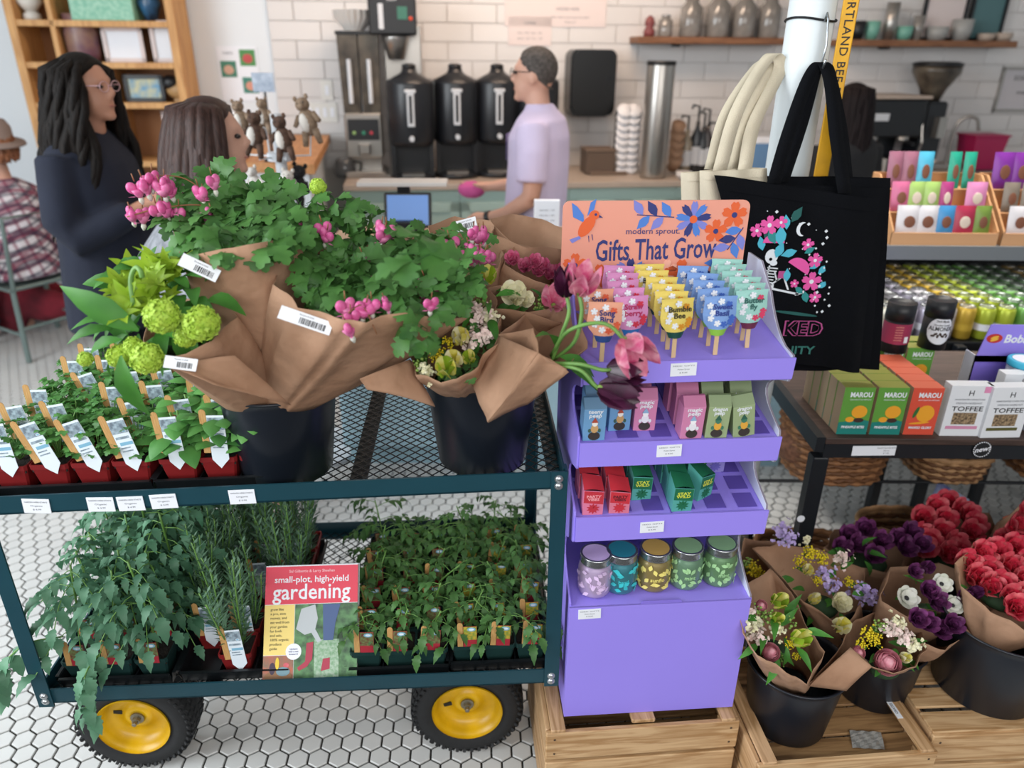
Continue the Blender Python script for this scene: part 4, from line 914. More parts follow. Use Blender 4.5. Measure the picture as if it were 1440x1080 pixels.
# ================================================================ leaf and flower meshes
def leafmat(n, a, b, tr=.25): return mat(n, a, .5, hex2=b, scale=14, trans=tr, spec=.35, objvar=.28)
m_bh = leafmat('bleeding_heart_leaf', '#548540', '#305c2d'); m_vib = leafmat('viburnum_leaf', '#4f8f36', '#3a7030'); m_lime = leafmat('lime_bract', '#a6c43a', '#86ad2e', .35); m_bas = leafmat('basil_leaf', '#6aa854', '#4a8a44'); m_par = leafmat('parsley_leaf', '#5f9a4c', '#437a3c')
m_tom = leafmat('tomato_leaf', '#6a9a7a', '#4a7a5c'); m_ros = leafmat('rosemary_needle', '#74957a', '#4e7456'); m_seed = leafmat('seedling_leaf', '#5a8748', '#3e6636'); m_stem = mat('green_stem', '#6d9a4a', .5, hex2='#587f3c', scale=20); m_rstem = mat('reddish_stem', '#8a5a3a', .6)
def leafshape(st, L, W, fold=.25, droop=.3, twist=0.0):
    v, f = [], []
    for t, w_ in st:
        y = L * t * (1 - .12 * droop * t); z = -L * droop * t * t * .8 + L * .10 * math.sin(PI * t); hw = W * w_ / 2
        v += [(-hw, y - (abs(w_) * .0), z + fold * hw), (0, y, z), (hw, y, z + fold * hw)]
    for i in range(len(st) - 1):
        a = i * 3; f += [(a, a + 1, a + 4, a + 3), (a + 1, a + 2, a + 5, a + 4)]
    return v, f
ST_OVAL = [(0, .08), (.12, .55), (.3, .95), (.5, 1), (.72, .74), (.9, .34), (1, .03)]
ST_LANCE = [(0, .1), (.2, .7), (.4, 1), (.65, .75), (.85, .35), (1, .02)]
ST_LOBE = [(0, .10), (.25, .40), (.42, .80), (.58, .98), (.60, .52), (.70, .78), (.82, .86), (.84, .40), (.94, .38), (1, .06)]
ST_SERR = [(0, .06), (.10, .5), (.20, .75), (.26, .6), (.38, 1), (.46, .72), (.60, .82), (.66, .55), (.80, .45), (.86, .28), (1, .02)]
def mesh_of(name, parts, mats):
    mb = MB()
    for vf, mi, M in parts: mb.add(vf, mi, True, M)
    return mb.mesh(name, mats)
def tern(L, st=ST_LOBE, w_=.85, spread=1.05, drp=.35):
    c = leafshape(st, L, L * w_, .18, drp); pts = [(tube([(0, -L * .5, .0), (0, 0, 0)], L * .018, 4, False), 0, None), (c, 0, T((0, 0, 0)))]
    for s in (-1, 1): pts.append((leafshape(st, L * .85, L * w_ * .9, .18, drp * 1.3), 0, RZ(s * spread) @ RX(-.1)))
    return pts
LV = {'bh': [mesh_of('leaf', tern(.046), m_bh), mesh_of('leaf', tern(.038, spread=1.25, drp=.6), m_bh), mesh_of('leaf', tern(.036, w_=.9, spread=1.0, drp=.15), m_bh)],
      'vib': [mesh_of('leaf', [(leafshape(ST_OVAL, .085, .040, .3, .5), 0, None)], m_vib), mesh_of('leaf', [(leafshape(ST_LANCE, .12, .036, .3, .45), 0, None)], m_vib), mesh_of('leaf', [(leafshape(ST_OVAL, .06, .036, .2, .2), 0, None)], m_vib)],
      'lime': [mesh_of('leaf', [(leafshape(ST_LANCE, .032, .015, .35, -.1), 0, RZ(k * 2 * PI / 5) @ RX(.35)) for k in range(5)], m_lime), mesh_of('leaf', [(leafshape(ST_LANCE, .026, .012, .35, .1), 0, RZ(k * 2 * PI / 6) @ RX(.5)) for k in range(6)], m_lime)],
      'bas': [mesh_of('leaf', [(leafshape(ST_OVAL, .040, .030, -.35, .55), 0, None)], m_bas), mesh_of('leaf', [(leafshape(ST_OVAL, .028, .021, -.3, .4), 0, None)], m_bas)]}
def petals(n, r, h_, tilt0, w_, lay, curl=.5):
    out = []
    for l in range(lay):
        rr = r * (1 - .22 * l)
        for k in range(n):
            c = leafshape([(0, .35), (.25, .8), (.5, 1.0), (.75, .95), (.92, .6), (1, .25)], rr, rr * w_, -.5 * curl, -curl)
            out.append((c, l % 2, T((0, 0, h_ * l * .12)) @ RZ(2 * PI * (k + .5 * l) / n + .17 * l) @ RX(tilt0 + l * .22) ))
    return out
m_red = mat('red_tulip_petal', '#d2294a', .45, hex2='#ef8a8e', scale=45, trans=.2, objvar=.12); m_redd = mat('crimson_tulip_petal', '#c4203c', .45, hex2='#e2566a', scale=45, trans=.2)
m_purp = mat('plum_tulip_petal', '#5b2450', .4, hex2='#8d4a86', scale=40, trans=.15, objvar=.2); m_purd = mat('dark_plum_petal', '#40163a', .4, hex2='#6a3464', scale=40, trans=.1)
m_dpur = mat('blackish_tulip_petal', '#451533', .35, hex2='#2b0f24', scale=30, trans=.1); m_pnk = mat('pink_tulip_petal', '#cc3f78', .45, hex2='#edb4c0', scale=38, trans=.25); m_dpk = mat('rose_double_petal', '#c84a78', .5, hex2='#e08aa6', scale=60, trans=.2, objvar=.15)
m_white = mat('white_petal', '#ecebe6', .5, hex2='#d9dccb', scale=40, trans=.25); m_cream_p = mat('cream_petal', '#efeabf', .5, hex2='#f6f3dc', scale=40, trans=.25); m_yelp = mat('yellow_petal', '#e6d94e', .5, hex2='#f2eda0', scale=50, trans=.25); m_gold = mat('goldenrod_yellow', '#d8c21c', .6); m_lil = mat('lilac_floret', '#a893cf', .55, hex2='#c4b4e0', scale=60); m_ppk = mat('pale_pink_floret', '#dfc3bd', .55, hex2='#efe2d8', scale=70); m_ran = mat('ranunculus_pink', '#f0b4be', .5, hex2='#e08ca0', scale=90, trans=.2)
m_bhp = mat('bleeding_heart_pink', '#d9559a', .4, hex2='#e88fbb', scale=40, trans=.2); m_vball = mat('viburnum_floret', '#b2cf48', .6, hex2='#93b836', scale=90); m_blk_c = mat('anemone_centre', '#17161c', .6); m_gc = mat('green_calyx', '#7fa04a', .5)
FL = {}
FL['dtul'] = mesh_of('flower', petals(6, .045, .03, .55, .8, 4, .6), [m_red, m_redd]); FL['dpurp'] = mesh_of('flower', petals(6, .040, .03, .5, .75, 4, .6), [m_purp, m_purd]); FL['drose'] = mesh_of('flower', petals(6, .034, .03, .6, .8, 4, .7), [m_dpk, m_dpk])
FL['rosed'] = FL['drose']
def tulip(ma, mb_, L=.055, W=.034, op=.95):
    out = []
    for k in range(6): out.append((leafshape([(0, .35), (.2, .8), (.45, 1), (.7, .85), (.9, .45), (1, .06)], L, W, -.55, -.55), k % 2, RZ(k * PI / 3) @ T((0, .004, 0)) @ RX(op + .06 * (k % 2))))
    out.append((ball((0, 0, .002), .007, .007, .006, 8, 5), 2, None)); return mesh_of('flower', out, [ma, mb_, m_gc])
FL['tdark'] = tulip(m_dpur, m_dpur); FL['tpink'] = tulip(m_pnk, m_pnk, .06, .040, .75); FL['tcream'] = tulip(m_cream_p, m_yelp, .045, .030, 1.0); FL['tyel'] = tulip(m_yelp, m_lime, .045, .028, .95); FL['tpurp'] = tulip(m_purp, m_purd, .048, .034, .95)
an = petals(7, .030, .02, .35, .8, 2, .35); an = [(a, 0, c) for a, b, c in an]; an.append((ball((0, 0, .006), .007, .007, .005, 10, 6), 1, None)); FL['anem'] = mesh_of('flower', an, [m_white, m_blk_c])
FL['white'] = mesh_of('flower', [(a, 0, c) for a, b, c in petals(6, .034, .03, .6, .9, 3, .6)], [m_cream_p])
def ranunc(m):
    mb = MB().add(ball((0, 0, .016), .013, .013, .014, 12, 8), 0, True)
    for l in range(6):
        n = 4 + l // 2
        for k in range(n):
            def pf(u, v, r0=.0105 + .0026 * l, e=1.35 - .26 * l):
                a = (u - .5) * 2.0; t = lerp(-1.1, e - .35 * (2 * u - 1) ** 2, v); rr = r0 + .0022 * v * v + .0012 * (2 * u - 1) ** 2
                return (rr * math.cos(a) * math.cos(t), rr * math.sin(a) * math.cos(t), .016 + rr * .95 * math.sin(t))
            mb.add(grid(pf, 5, 4), 0, True, RZ(2 * PI * k / n + l * .5))
    return mb.mesh('flower', m)
FL['ran'] = ranunc(m_ran)
def florets(n, rx, rz, fr, m, seed, hemi=False, petal_n=5):
    rr = random.Random(seed); mb = MB(); fl_ = MB()
    for k in range(n):
        z = 1 - 2 * (k + .5) / n
        if hemi: z = abs(z)
        a = k * 2.39996; q = math.sqrt(max(0, 1 - z * z)); d = Vector((q * math.cos(a), q * math.sin(a), z)); s = rr.uniform(.85, 1.08)
        p = Vector((d.x * rx * s, d.y * rx * s, d.z * rz * s))
        mb.add(prism([((fr if j % 2 else fr * .5) * math.cos(j * PI / petal_n), (fr if j % 2 else fr * .5) * math.sin(j * PI / petal_n)) for j in range(2 * petal_n)], -.0006, .0008), 0, False, aim(p, d, rr.uniform(0, 6)) @ RX(rr.uniform(-.7, .7)))
    mb.add(ball((0, 0, 0), rx * .86, rx * .86, rz * .86, 12, 8), 0, True); return mb
vb = florets(230, .027, .025, .0052, m_vball, 3, False, 4); FL['vib'] = vb.mesh('flower_ball', m_vball)
def spray(n, R_, h_, fr, m, seed, ball_r=None):
    rr = random.Random(seed); mb = MB()
    for k in range(n):
        p = Vector((rr.gauss(0, R_ * .5), rr.gauss(0, R_ * .5), rr.uniform(-h_, h_ * .6)))
        if ball_r: mb.add(ball(p, ball_r * rr.uniform(.7, 1.2), None, None, 6, 4), 0, True)
        else:
            for j in range(5): mb.add(([(0, 0, 0), (fr * .45, fr * .6, .001), (0, fr, .0), (-fr * .45, fr * .6, .001)], [(0, 1, 2, 3)]), 0, False, aim(p, Vector((p.x, p.y, R_ * .8 + abs(p.z))), rr.uniform(0, 6)) @ RZ(j * 2 * PI / 5) @ RX(.3))
        if k % 3 == 0: mb.add(tube([p, (p.x * .2, p.y * .2, -h_ * 1.6)], .0008, 4, False), 1)
    return mb.mesh('flower_spray', [m, m_stem])
FL['gold'] = spray(60, .022, .018, .004, m_gold, 1, .0034); FL['lil'] = spray(26, .018, .028, .0085, m_lil, 2); FL['stock'] = spray(30, .017, .032, .0085, m_ppk, 3); FL['stockw'] = spray(34, .018, .028, .008, m_cream_p, 4); FL['bud'] = spray(26, .014, .026, .004, m_gc, 5, .0034)
def heart():
    out = []
    for s in (-1, 1): out.append((ball((s * .0052, 0, .004), .0066, .0052, .0078, 10, 7), 0, T((0, 0, 0)) @ RY(s * .28)))
    out.append((lathe([(.0085, .0), (.006, -.006), (.0028, -.011)], 10), 0, None)); out.append((lathe([(.0026, -.010), (.0036, -.015), (.0012, -.020)], 8), 1, None))
    for s in (-1, 1): out.append((leafshape(ST_LANCE, .009, .0035, .1, -.6), 0, T((s * .004, 0, -.009)) @ RZ(-s * PI / 2) @ RX(-.3)))
    out.append((tube([(0, 0, .010), (0, 0, .020)], .0008, 5), 2, None)); return mesh_of('flower', out, [m_bhp, m_white, m_rstem])
FL['heart'] = heart()
# ================================================================ bouquets
m_kraft = mat('kraft_paper', '#b48f75', .8, hex2='#a07a60', scale=7, bump=1.0, bscale=34, trans=.08, spec=.25)
m_kraft_in = m_kraft
m_stk = mat('barcode_sticker', '#e6e8ee', .5)
def W(px, py, y): return at_y(px, py, y)
class Bouquet:
    def __init__(s, label, base, name='bouquet', group='paper wrapped bouquets'):
        s.base = Vector(base); s.t = thing(name, label, 'bouquet', T(s.base), group)
    def loc(s, M): return T(-s.base) @ M
    def wrap(s, rim, rb=.045, zdown=.0, crease=.006, seed=0, name='paper_wrap', bulge=.10):
        P = [W(*q) for q in rim]; n = len(P); sub = 5; m = n * sub; steps = 9; c = sum(P, Vector()) / n; v, f = [], []
        for j in range(steps + 1):
            t = j / steps
            for i in range(m):
                a, b = P[i // sub], P[(i // sub + 1) % n]; u = (i % sub) / sub; rp = a.lerp(b, u)
                d = rp - c; an = math.atan2(d.y, d.x); bp = s.base + Vector((rb * math.cos(an), rb * math.sin(an), 0))
                p = bp.lerp(rp, t); out = (p - s.base.lerp(c, t)); out = out.normalized() if out.length > 1e-6 else Vector((0, 0, 1))
                nz = noise.noise(Vector((i * .33 + seed * 9.1, t * 2.2, seed * 3.7))); cr = -abs(math.sin((i / sub) * PI)) * .35
                v.append(p + out * (crease * (nz * 1.6 + cr) * (.3 + t) + bulge * (rp - bp).length * math.sin(PI * t) * .35) - s.base)
        for j in range(steps):
            for i in range(m): k = (i + 1) % m; f.append((j*m+i, j*m+k, j*m+m+k, j*m+m+i))
        nv = len(v); top = [steps * m + i for i in range(m)]
        mb = MB().add((v, f), 0, True); o = obj(name, mb, m_kraft, s.t)
        so = o.modifiers.new('thickness', 'SOLIDIFY'); so.thickness = .0012; so.offset = 0; s.P = P; return o
    def sheet(s, quad, bow=.01, name='paper_flap', seed=1):
        a, b, c, d = [W(*q) - s.base for q in quad]; nrm = (b - a).cross(d - a).normalized()
        mb = MB().add(grid(lambda u, v: a.lerp(b, u).lerp(d.lerp(c, u), v) + nrm * (bow * math.sin(PI * u) + .004 * noise.noise(Vector((u * 3 + seed, v * 3, 0)))), 8, 8), 0, True); o = obj(name, mb, m_kraft, s.t)
        so = o.modifiers.new('thickness', 'SOLIDIFY'); so.thickness = .0012
    def sticker(s, a, b, y, h_=.022, bar=True):
        p, q = W(*a, y), W(*b, y); x = (q - p); M = frame((p + q) / 2 - s.base, x, -CF + Vector((0, 0, .2))); L = x.length
        st = obj('barcode_label', one(bbox((0, 0, 0), (L, h_, .0008), .0003)), m_stk, s.t, M); mb = MB(); rr = random.Random(int(a[0]))
        xx = -L * .1
        while xx < L * .38: w_ = rr.choice((.0007, .0012, .0018)); mb.add(box((xx, -h_ * .12, .0006), (w_, h_ * .45, .0004))); xx += w_ + rr.choice((.0008, .0014))
        obj('barcode', mb, m_blk, st); text('Bouquet $ 24.00', h_ * .16, m_ink, st, T((0, h_ * .3, .0006)), ext=.0002)
    def put(s, kind, px, py, y, d=(0, -.3, 1), sc=1.0, spin=None, nm=None):
        me = FL[kind]; p = W(px, py, y); M = aim(p, Vector(d), rnd(0, 6.28) if spin is None else spin) @ SCL(sc)
        return obj(nm or {'vib': 'viburnum_ball', 'heart': 'bleeding_heart_flower', 'gold': 'goldenrod_spray', 'lil': 'lilac_spray', 'stock': 'stock_spray', 'stockw': 'stock_spray', 'bud': 'bud_spray', 'ran': 'ranunculus', 'anem': 'anemone', 'white': 'ranunculus'}.get(kind, 'tulip'), me, None, s.t, s.loc(M))
    def leaf(s, kind, px, py, y, d, up, sc=1.0, v=None):
        me = LV[kind][R.randrange(len(LV[kind])) if v is None else v]; p = W(px, py, y); d = Vector(d).normalized(); up = Vector(up); x = d.cross(up)
        if x.length < 1e-3: x = Vector((1, 0, 0))
        return obj('leaf', me, None, s.t, s.loc(frame(p, x, x.cross(d)) @ SCL(sc)))
    def leaves(s, kind, n, cx, cy, rx, ry, y0, y1, sc=(.8, 1.2), outw=1.0, v=None):
        for k in range(n):
            a = k * 2.39996 + rnd(-.3, .3); r_ = math.sqrt((k + .5) / n); px, py = cx + rx * r_ * math.cos(a), cy + ry * r_ * math.sin(a)
            y = lerp(y0, y1, min(1, max(0, .5 - .5 * (py - cy) / ry))) + rnd(-.02, .02)
            d = Vector((math.cos(a) * r_ * outw + rnd(-.5, .5), rnd(-.9, .2), -math.sin(a) * r_ * outw * .6 + rnd(-.25, .35)))
            s.leaf(kind, px, py, y, d, Vector((rnd(-.4, .4), -.55 + rnd(-.3, .3), 1)), rnd(*sc), v)
    def stem(s, pts, r_=.0035, m=None): obj('stem', MB().add(tube(smooth_path([W(*p) - s.base for p in pts], 5), r_, 6), 0, True), m or m_stem, s.t)
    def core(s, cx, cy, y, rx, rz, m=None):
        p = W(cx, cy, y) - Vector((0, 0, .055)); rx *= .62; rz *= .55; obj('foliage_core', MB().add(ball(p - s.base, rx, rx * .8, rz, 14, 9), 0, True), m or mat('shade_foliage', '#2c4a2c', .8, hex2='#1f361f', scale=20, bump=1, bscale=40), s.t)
m_buck = mat('black_plastic_bucket', '#171c25', .35, var=.1, scale=6)
def bucket(label, x, y, z, r0=.0925, r1=.118, h_=.212):
    t = thing('flower_bucket', label, 'bucket', T((x, y, z)), 'black flower buckets')
    pr = [(r0 - .004, 0), (r0, .004), (lerp(r0, r1, .9), h_ * .9), (r1, h_ - .006), (r1 + .003, h_ - .003), (r1 + .003, h_), (r1 - .001, h_), (r1 - .004, h_ - .008), (r0 - .006, .006)]
    obj('pail', MB().add(lathe(pr, 48), 0, True), m_buck, t); obj('rim_bead', MB().add(tube([((r1 + .003) * math.cos(k * PI / 24), (r1 + .003) * math.sin(k * PI / 24), h_ - .001) for k in range(49)], .003, 6, False), 0, True), m_buck, t)
    obj('water', one(lathe([(r0 + .006, h_ * .45), (r0 + .006, h_ * .45 + .001)], 24)), mat('dark_water', '#10181c', .1), t)
    return Vector((x, y, z))
ZD = lambda s: cz(s) + .0085
b1 = at_z(402, 688, .905); bk1 = Vector((b1.x * 1.05, b1.y + .095, 0)); s1 = (CARTI @ bk1).x; bucket('black bucket on the cart under the bleeding heart bouquets', bk1.x, bk1.y, ZD(s1), .0925, .116, .200)
b2 = at_z(676, 676, .91); bk2 = Vector((b2.x, b2.y + .10, 0)); s2 = (CARTI @ bk2).x; bucket('black bucket on the cart\'s right end by the purple stand', bk2.x, bk2.y, ZD(s2))
bk3 = Vector((bk2.x + .005, bk2.y + .245, 0)); bucket('black bucket at the cart\'s back, hidden behind the right one', bk3.x, bk3.y, ZD(s2))
Z1 = ZD(s1); Z2 = ZD(s2)
def inb(b, z, dx=0, dy=0, h_=None):
    if h_ is None: h_ = .165 if z > .6 else .12
    return Vector((b.x + dx, b.y + dy, z + h_))
def inb_(b, z, dx=0, dy=0, h_=.12): return Vector((b.x + dx, b.y + dy, z + h_))
# --- W1 back bleeding hearts
B = Bouquet('kraft wrapped bleeding heart bouquet at the back left, label on its left edge', inb(bk1, Z1, -.005, .03))
B.wrap([(250, 362, 1.24), (302, 352, 1.20), (357, 343, 1.20), (426, 331, 1.30), (432, 300, 1.45), (385, 285, 1.52), (312, 262, 1.54), (268, 272, 1.48), (246, 318, 1.36)], .07, seed=1)
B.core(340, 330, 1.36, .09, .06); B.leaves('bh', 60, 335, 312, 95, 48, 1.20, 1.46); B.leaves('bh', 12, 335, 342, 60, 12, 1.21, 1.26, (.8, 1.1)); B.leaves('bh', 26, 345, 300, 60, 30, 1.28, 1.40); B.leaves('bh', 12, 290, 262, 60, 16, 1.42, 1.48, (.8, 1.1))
B.sticker((254, 364), (307, 389), 1.185)
B.stem([(330, 330, 1.35), (300, 285, 1.38), (262, 252, 1.38), (215, 248, 1.36), (186, 262, 1.34)], .0012, m_rstem); B.stem([(330, 320, 1.35), (290, 290, 1.36), (230, 292, 1.34), (178, 305, 1.32)], .0012, m_rstem)
for px, py in ((193, 266), (204, 261), (214, 252), (232, 257), (228, 266), (240, 266), (185, 302), (201, 303), (222, 296), (232, 294), (238, 298), (252, 300), (282, 272), (286, 278), (276, 328), (286, 328), (281, 340), (300, 306), (290, 300), (300, 256)): B.put('heart', px, py, 1.34 + rnd(-.01, .01), (rnd(-.2, .2), rnd(-.4, 0), 1), rnd(1.2, 1.5))
# --- W3 centre bleeding hearts
B = Bouquet('kraft wrapped bleeding heart bouquet in the middle, label below its rim', inb(bk1, Z1, .030, -.028))
B.wrap([(387, 400, 1.20), (415, 434, 1.14), (484, 451, 1.10), (515, 455, 1.10), (568, 438, 1.13), (622, 452, 1.16), (664, 446, 1.21), (668, 392, 1.36), (622, 330, 1.46), (540, 330, 1.50), (440, 340, 1.44), (395, 372, 1.30)], .064, seed=2, bulge=.06)
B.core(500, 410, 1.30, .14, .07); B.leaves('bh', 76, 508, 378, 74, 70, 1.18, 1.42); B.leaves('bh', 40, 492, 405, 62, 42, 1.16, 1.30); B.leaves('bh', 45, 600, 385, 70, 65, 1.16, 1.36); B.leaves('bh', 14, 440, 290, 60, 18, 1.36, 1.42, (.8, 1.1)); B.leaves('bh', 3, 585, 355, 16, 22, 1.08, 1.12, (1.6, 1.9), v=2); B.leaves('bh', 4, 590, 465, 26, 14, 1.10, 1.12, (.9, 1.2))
B.sticker((393, 438), (466, 463), 1.115)
for px, py in ((455, 322), (459, 332), (415, 318), (424, 312), (536, 322), (545, 326), (540, 332), (634, 345), (640, 356), (628, 362), (646, 362), (520, 372), (514, 366), (530, 392), (600, 398), (607, 404), (595, 412), (606, 428), (523, 430), (513, 436), (543, 428), (495, 448), (490, 462), (486, 432), (665, 328), (672, 360), (660, 350), (680, 362)): B.put('heart', px, py, 1.22 + (452 - py) * .0009 - (.10 if py > 420 else 0), (rnd(-.3, .3), rnd(-.4, 0), 1), rnd(1.1, 1.45))
B.stem([(530, 470, 1.12), (510, 430, 1.13), (490, 440, 1.10)], .001, m_rstem); B.put('vib', 447, 262, 1.40, sc=.55)
B.stem([(470, 330, 1.4), (455, 290, 1.40), (448, 268, 1.40)], .0015)
# --- W2 green viburnum
B = Bouquet('kraft wrapped bouquet of lime green viburnum balls leaning left', inb(bk1, Z1, -.030, -.028))
B.wrap([(229, 508, 1.105), (262, 498, 1.10), (298, 480, 1.115), (334, 446, 1.20), (310, 420, 1.33), (250, 420, 1.36), (205, 445, 1.32), (205, 485, 1.20)], .064, seed=3, bulge=.06)
B.sheet([(228, 512, 1.10), (300, 540, 1.08), (410, 570, 1.165), (330, 500, 1.12)], .006)
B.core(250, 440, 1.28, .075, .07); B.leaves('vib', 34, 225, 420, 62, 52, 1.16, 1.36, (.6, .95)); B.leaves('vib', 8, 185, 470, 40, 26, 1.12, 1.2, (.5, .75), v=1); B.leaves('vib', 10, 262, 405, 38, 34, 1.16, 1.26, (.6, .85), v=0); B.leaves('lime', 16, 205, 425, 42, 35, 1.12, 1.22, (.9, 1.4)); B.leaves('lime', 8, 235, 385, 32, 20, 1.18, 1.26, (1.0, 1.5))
B.leaf('vib', 195, 465, 1.12, (-.7, -.1, .55), (0, -.8, .6), 1.2, 1); B.leaf('vib', 170, 500, 1.10, (.15, -.2, -1), (0, -1, .1), 1.0, 1); B.leaf('vib', 150, 420, 1.16, (.1, .1, -1), (-.2, -1, .1), 1.0, 1)
B.leaves('lime', 12, 190, 400, 40, 26, 1.16, 1.26, (.9, 1.4)); B.leaves('vib', 14, 225, 375, 45, 20, 1.2, 1.3, (.4, .6), v=2)
for px, py, sc in ((228, 445, .98), (283, 455, 1.0), (207, 504, .92), (168, 501, .72), (187, 488, .60), (262, 472, .70), (120, 505, .45)): B.put('vib', px, py, 1.10 + (.03 if sc < .8 else 0), sc=sc)
B.stem([(188, 430, 1.14), (184, 395, 1.15), (190, 377, 1.15), (197, 380, 1.14), (200, 390, 1.14)], .004)
B.sticker((231, 508), (277, 514), 1.085, .020)
# --- W4 mixed freesias
B = Bouquet('kraft wrapped mixed bouquet of yellow freesia and pale stock, low over the bucket rim', inb(bk2, Z2, -.03, -.01))
B.wrap([(577, 506, 1.24), (583, 528, 1.17), (620, 540, 1.15), (642, 534, 1.15), (672, 514, 1.17), (702, 478, 1.24), (705, 440, 1.36), (660, 420, 1.45), (600, 440, 1.42), (572, 478, 1.34)], .06, seed=4)
B.sheet([(577, 505, 1.22), (506, 533, 1.16), (516, 548, 1.16), (612, 572, 1.19)], .012)
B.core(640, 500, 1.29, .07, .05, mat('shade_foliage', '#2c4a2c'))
for px, py, k, y, sc in ((590, 512, 'bud', 1.20, .8), (628, 525, 'tyel', 1.18, .9), (640, 512, 'tcream', 1.20, .8), (600, 520, 'stockw', 1.19, .7), (615, 500, 'gold', 1.22, .6), (660, 508, 'tyel', 1.21, .6), (668, 478, 'stock', 1.27, .9), (680, 470, 'stock', 1.28, .9), (672, 440, 'stock', 1.32, 1.0), (690, 445, 'stockw', 1.34, 1.0), (685, 395, 'tyel', 1.38, .8), (680, 420, 'bud', 1.36, .9), (650, 480, 'tcream', 1.26, .8), (632, 480, 'gold', 1.26, .6), (671, 396, 'heart', 1.34, 1.2)): B.put(k, px, py, y, (rnd(-.3, .3), -.7, .8), sc)
B.leaves('bh', 14, 640, 495, 50, 35, 1.20, 1.32, (.5, .7)); B.leaves('vib', 8, 678, 430, 25, 40, 1.28, 1.38, (.4, .6), v=1)
# --- W6 white ranunculus
B = Bouquet('kraft wrapped bouquet with one white ranunculus showing', inb(bk3, Z2, .0, -.05))
B.wrap([(697, 434, 1.38), (742, 440, 1.35), (792, 456, 1.38), (800, 430, 1.50), (760, 404, 1.54), (718, 392, 1.55), (690, 406, 1.48)], seed=5)
B.core(745, 430, 1.45, .05, .03); B.put('white', 722, 424, 1.39, (0, -.6, .9), 1.15); B.put('white', 735, 428, 1.39, (.3, -.6, .9), .8); B.put('bud', 760, 428, 1.40, sc=.7); B.leaves('vib', 8, 750, 425, 35, 10, 1.42, 1.50, (.4, .6))
# --- W5 drooping tulips
B = Bouquet('kraft wrapped bouquet of dark and pink tulips drooping over the purple stand', inb(bk2, Z2, .045, -.02))
B.wrap([(700, 470, 1.24), (752, 462, 1.20), (757, 496, 1.12), (798, 521, 1.12), (822, 488, 1.22), (824, 446, 1.34), (790, 432, 1.42), (740, 440, 1.36)], seed=6, bulge=.02)
B.sheet([(757, 496, 1.118), (800, 523, 1.118), (742, 568, 1.17), (686, 594, 1.15)], .004); B.sheet([(757, 496, 1.117), (686, 594, 1.148), (664, 540, 1.21), (702, 472, 1.235)], .004, seed=4)
for pts in ([(775, 510, 1.18), (790, 470, 1.16), (800, 440, 1.16), (797, 415, 1.17)], [(780, 505, 1.18), (808, 480, 1.15), (818, 440, 1.15), (814, 412, 1.16)], [(775, 500, 1.18), (800, 465, 1.13), (850, 455, 1.11), (884, 484, 1.10)], [(775, 511, 1.15), (815, 512, 1.11), (845, 520, 1.10), (860, 520, 1.10)], [(775, 512, 1.15), (815, 520, 1.11), (835, 540, 1.10), (845, 548, 1.10)]): B.stem(pts, .0034)
B.put('tdark', 796, 416, 1.17, (-.1, -.1, 1), .8); B.put('tpink', 813, 412, 1.16, (.2, -.3, 1), .82); B.put('tpink', 880, 478, 1.10, (.35, -.75, -.35), .95); B.put('tdark', 856, 520, 1.105, (.55, -.3, .1), 1.0); B.put('tdark', 843, 545, 1.10, (.8, -.3, -.1), 1.1); B.put('tpink', 778, 430, 1.28, (.1, -.6, .7), .75)
B.leaves('vib', 4, 780, 500, 18, 14, 1.16, 1.2, (.5, .7), v=1)
# --- W7 rose double tulips, W8, W9 at the back
B = Bouquet('kraft wrapped bouquet of rose double tulips beside the sign', inb(bk3, Z2, .03, .02))
B.wrap([(708, 372, 1.52), (752, 396, 1.46), (800, 408, 1.50), (806, 372, 1.60), (772, 352, 1.66), (722, 343, 1.66), (706, 352, 1.6)], seed=7)
B.core(755, 380, 1.55, .05, .03)
for px, py in ((722, 370), (740, 380), (756, 386), (772, 390), (788, 388), (750, 374), (766, 380)): B.put('drose', px, py, 1.53, (rnd(-.3, .3), -.6, .8), .75)
B = Bouquet('kraft wrapped bouquet at the back with a small label and pink hearts', inb(bk3, Z2, -.04, .03))
B.wrap([(610, 352, 1.55), (650, 372, 1.48), (700, 378, 1.50), (722, 345, 1.60), (690, 310, 1.72), (640, 305, 1.72), (603, 318, 1.66)], seed=8)
B.core(660, 350, 1.58, .06, .03)
for px, py in ((660, 352), (668, 356), (676, 360), (672, 332), (680, 330), (686, 362), (652, 360), (664, 366), (640, 352), (634, 345)): B.put('heart', px, py, 1.50, (rnd(-.2, .2), -.3, 1), 1.5)
B.sticker((640, 320), (670, 312), 1.60, .026); B.leaves('bh', 8, 650, 345, 40, 20, 1.5, 1.6, (.6, .9))
B = Bouquet('kraft wrapped bouquet rearmost on the cart, paper only showing', inb(bk3, Z2, .02, .06))
B.wrap([(690, 330, 1.62), (740, 348, 1.58), (796, 352, 1.62), (800, 322, 1.74), (762, 308, 1.80), (716, 300, 1.80), (690, 308, 1.74)], seed=9); B.core(745, 335, 1.70, .05, .02)
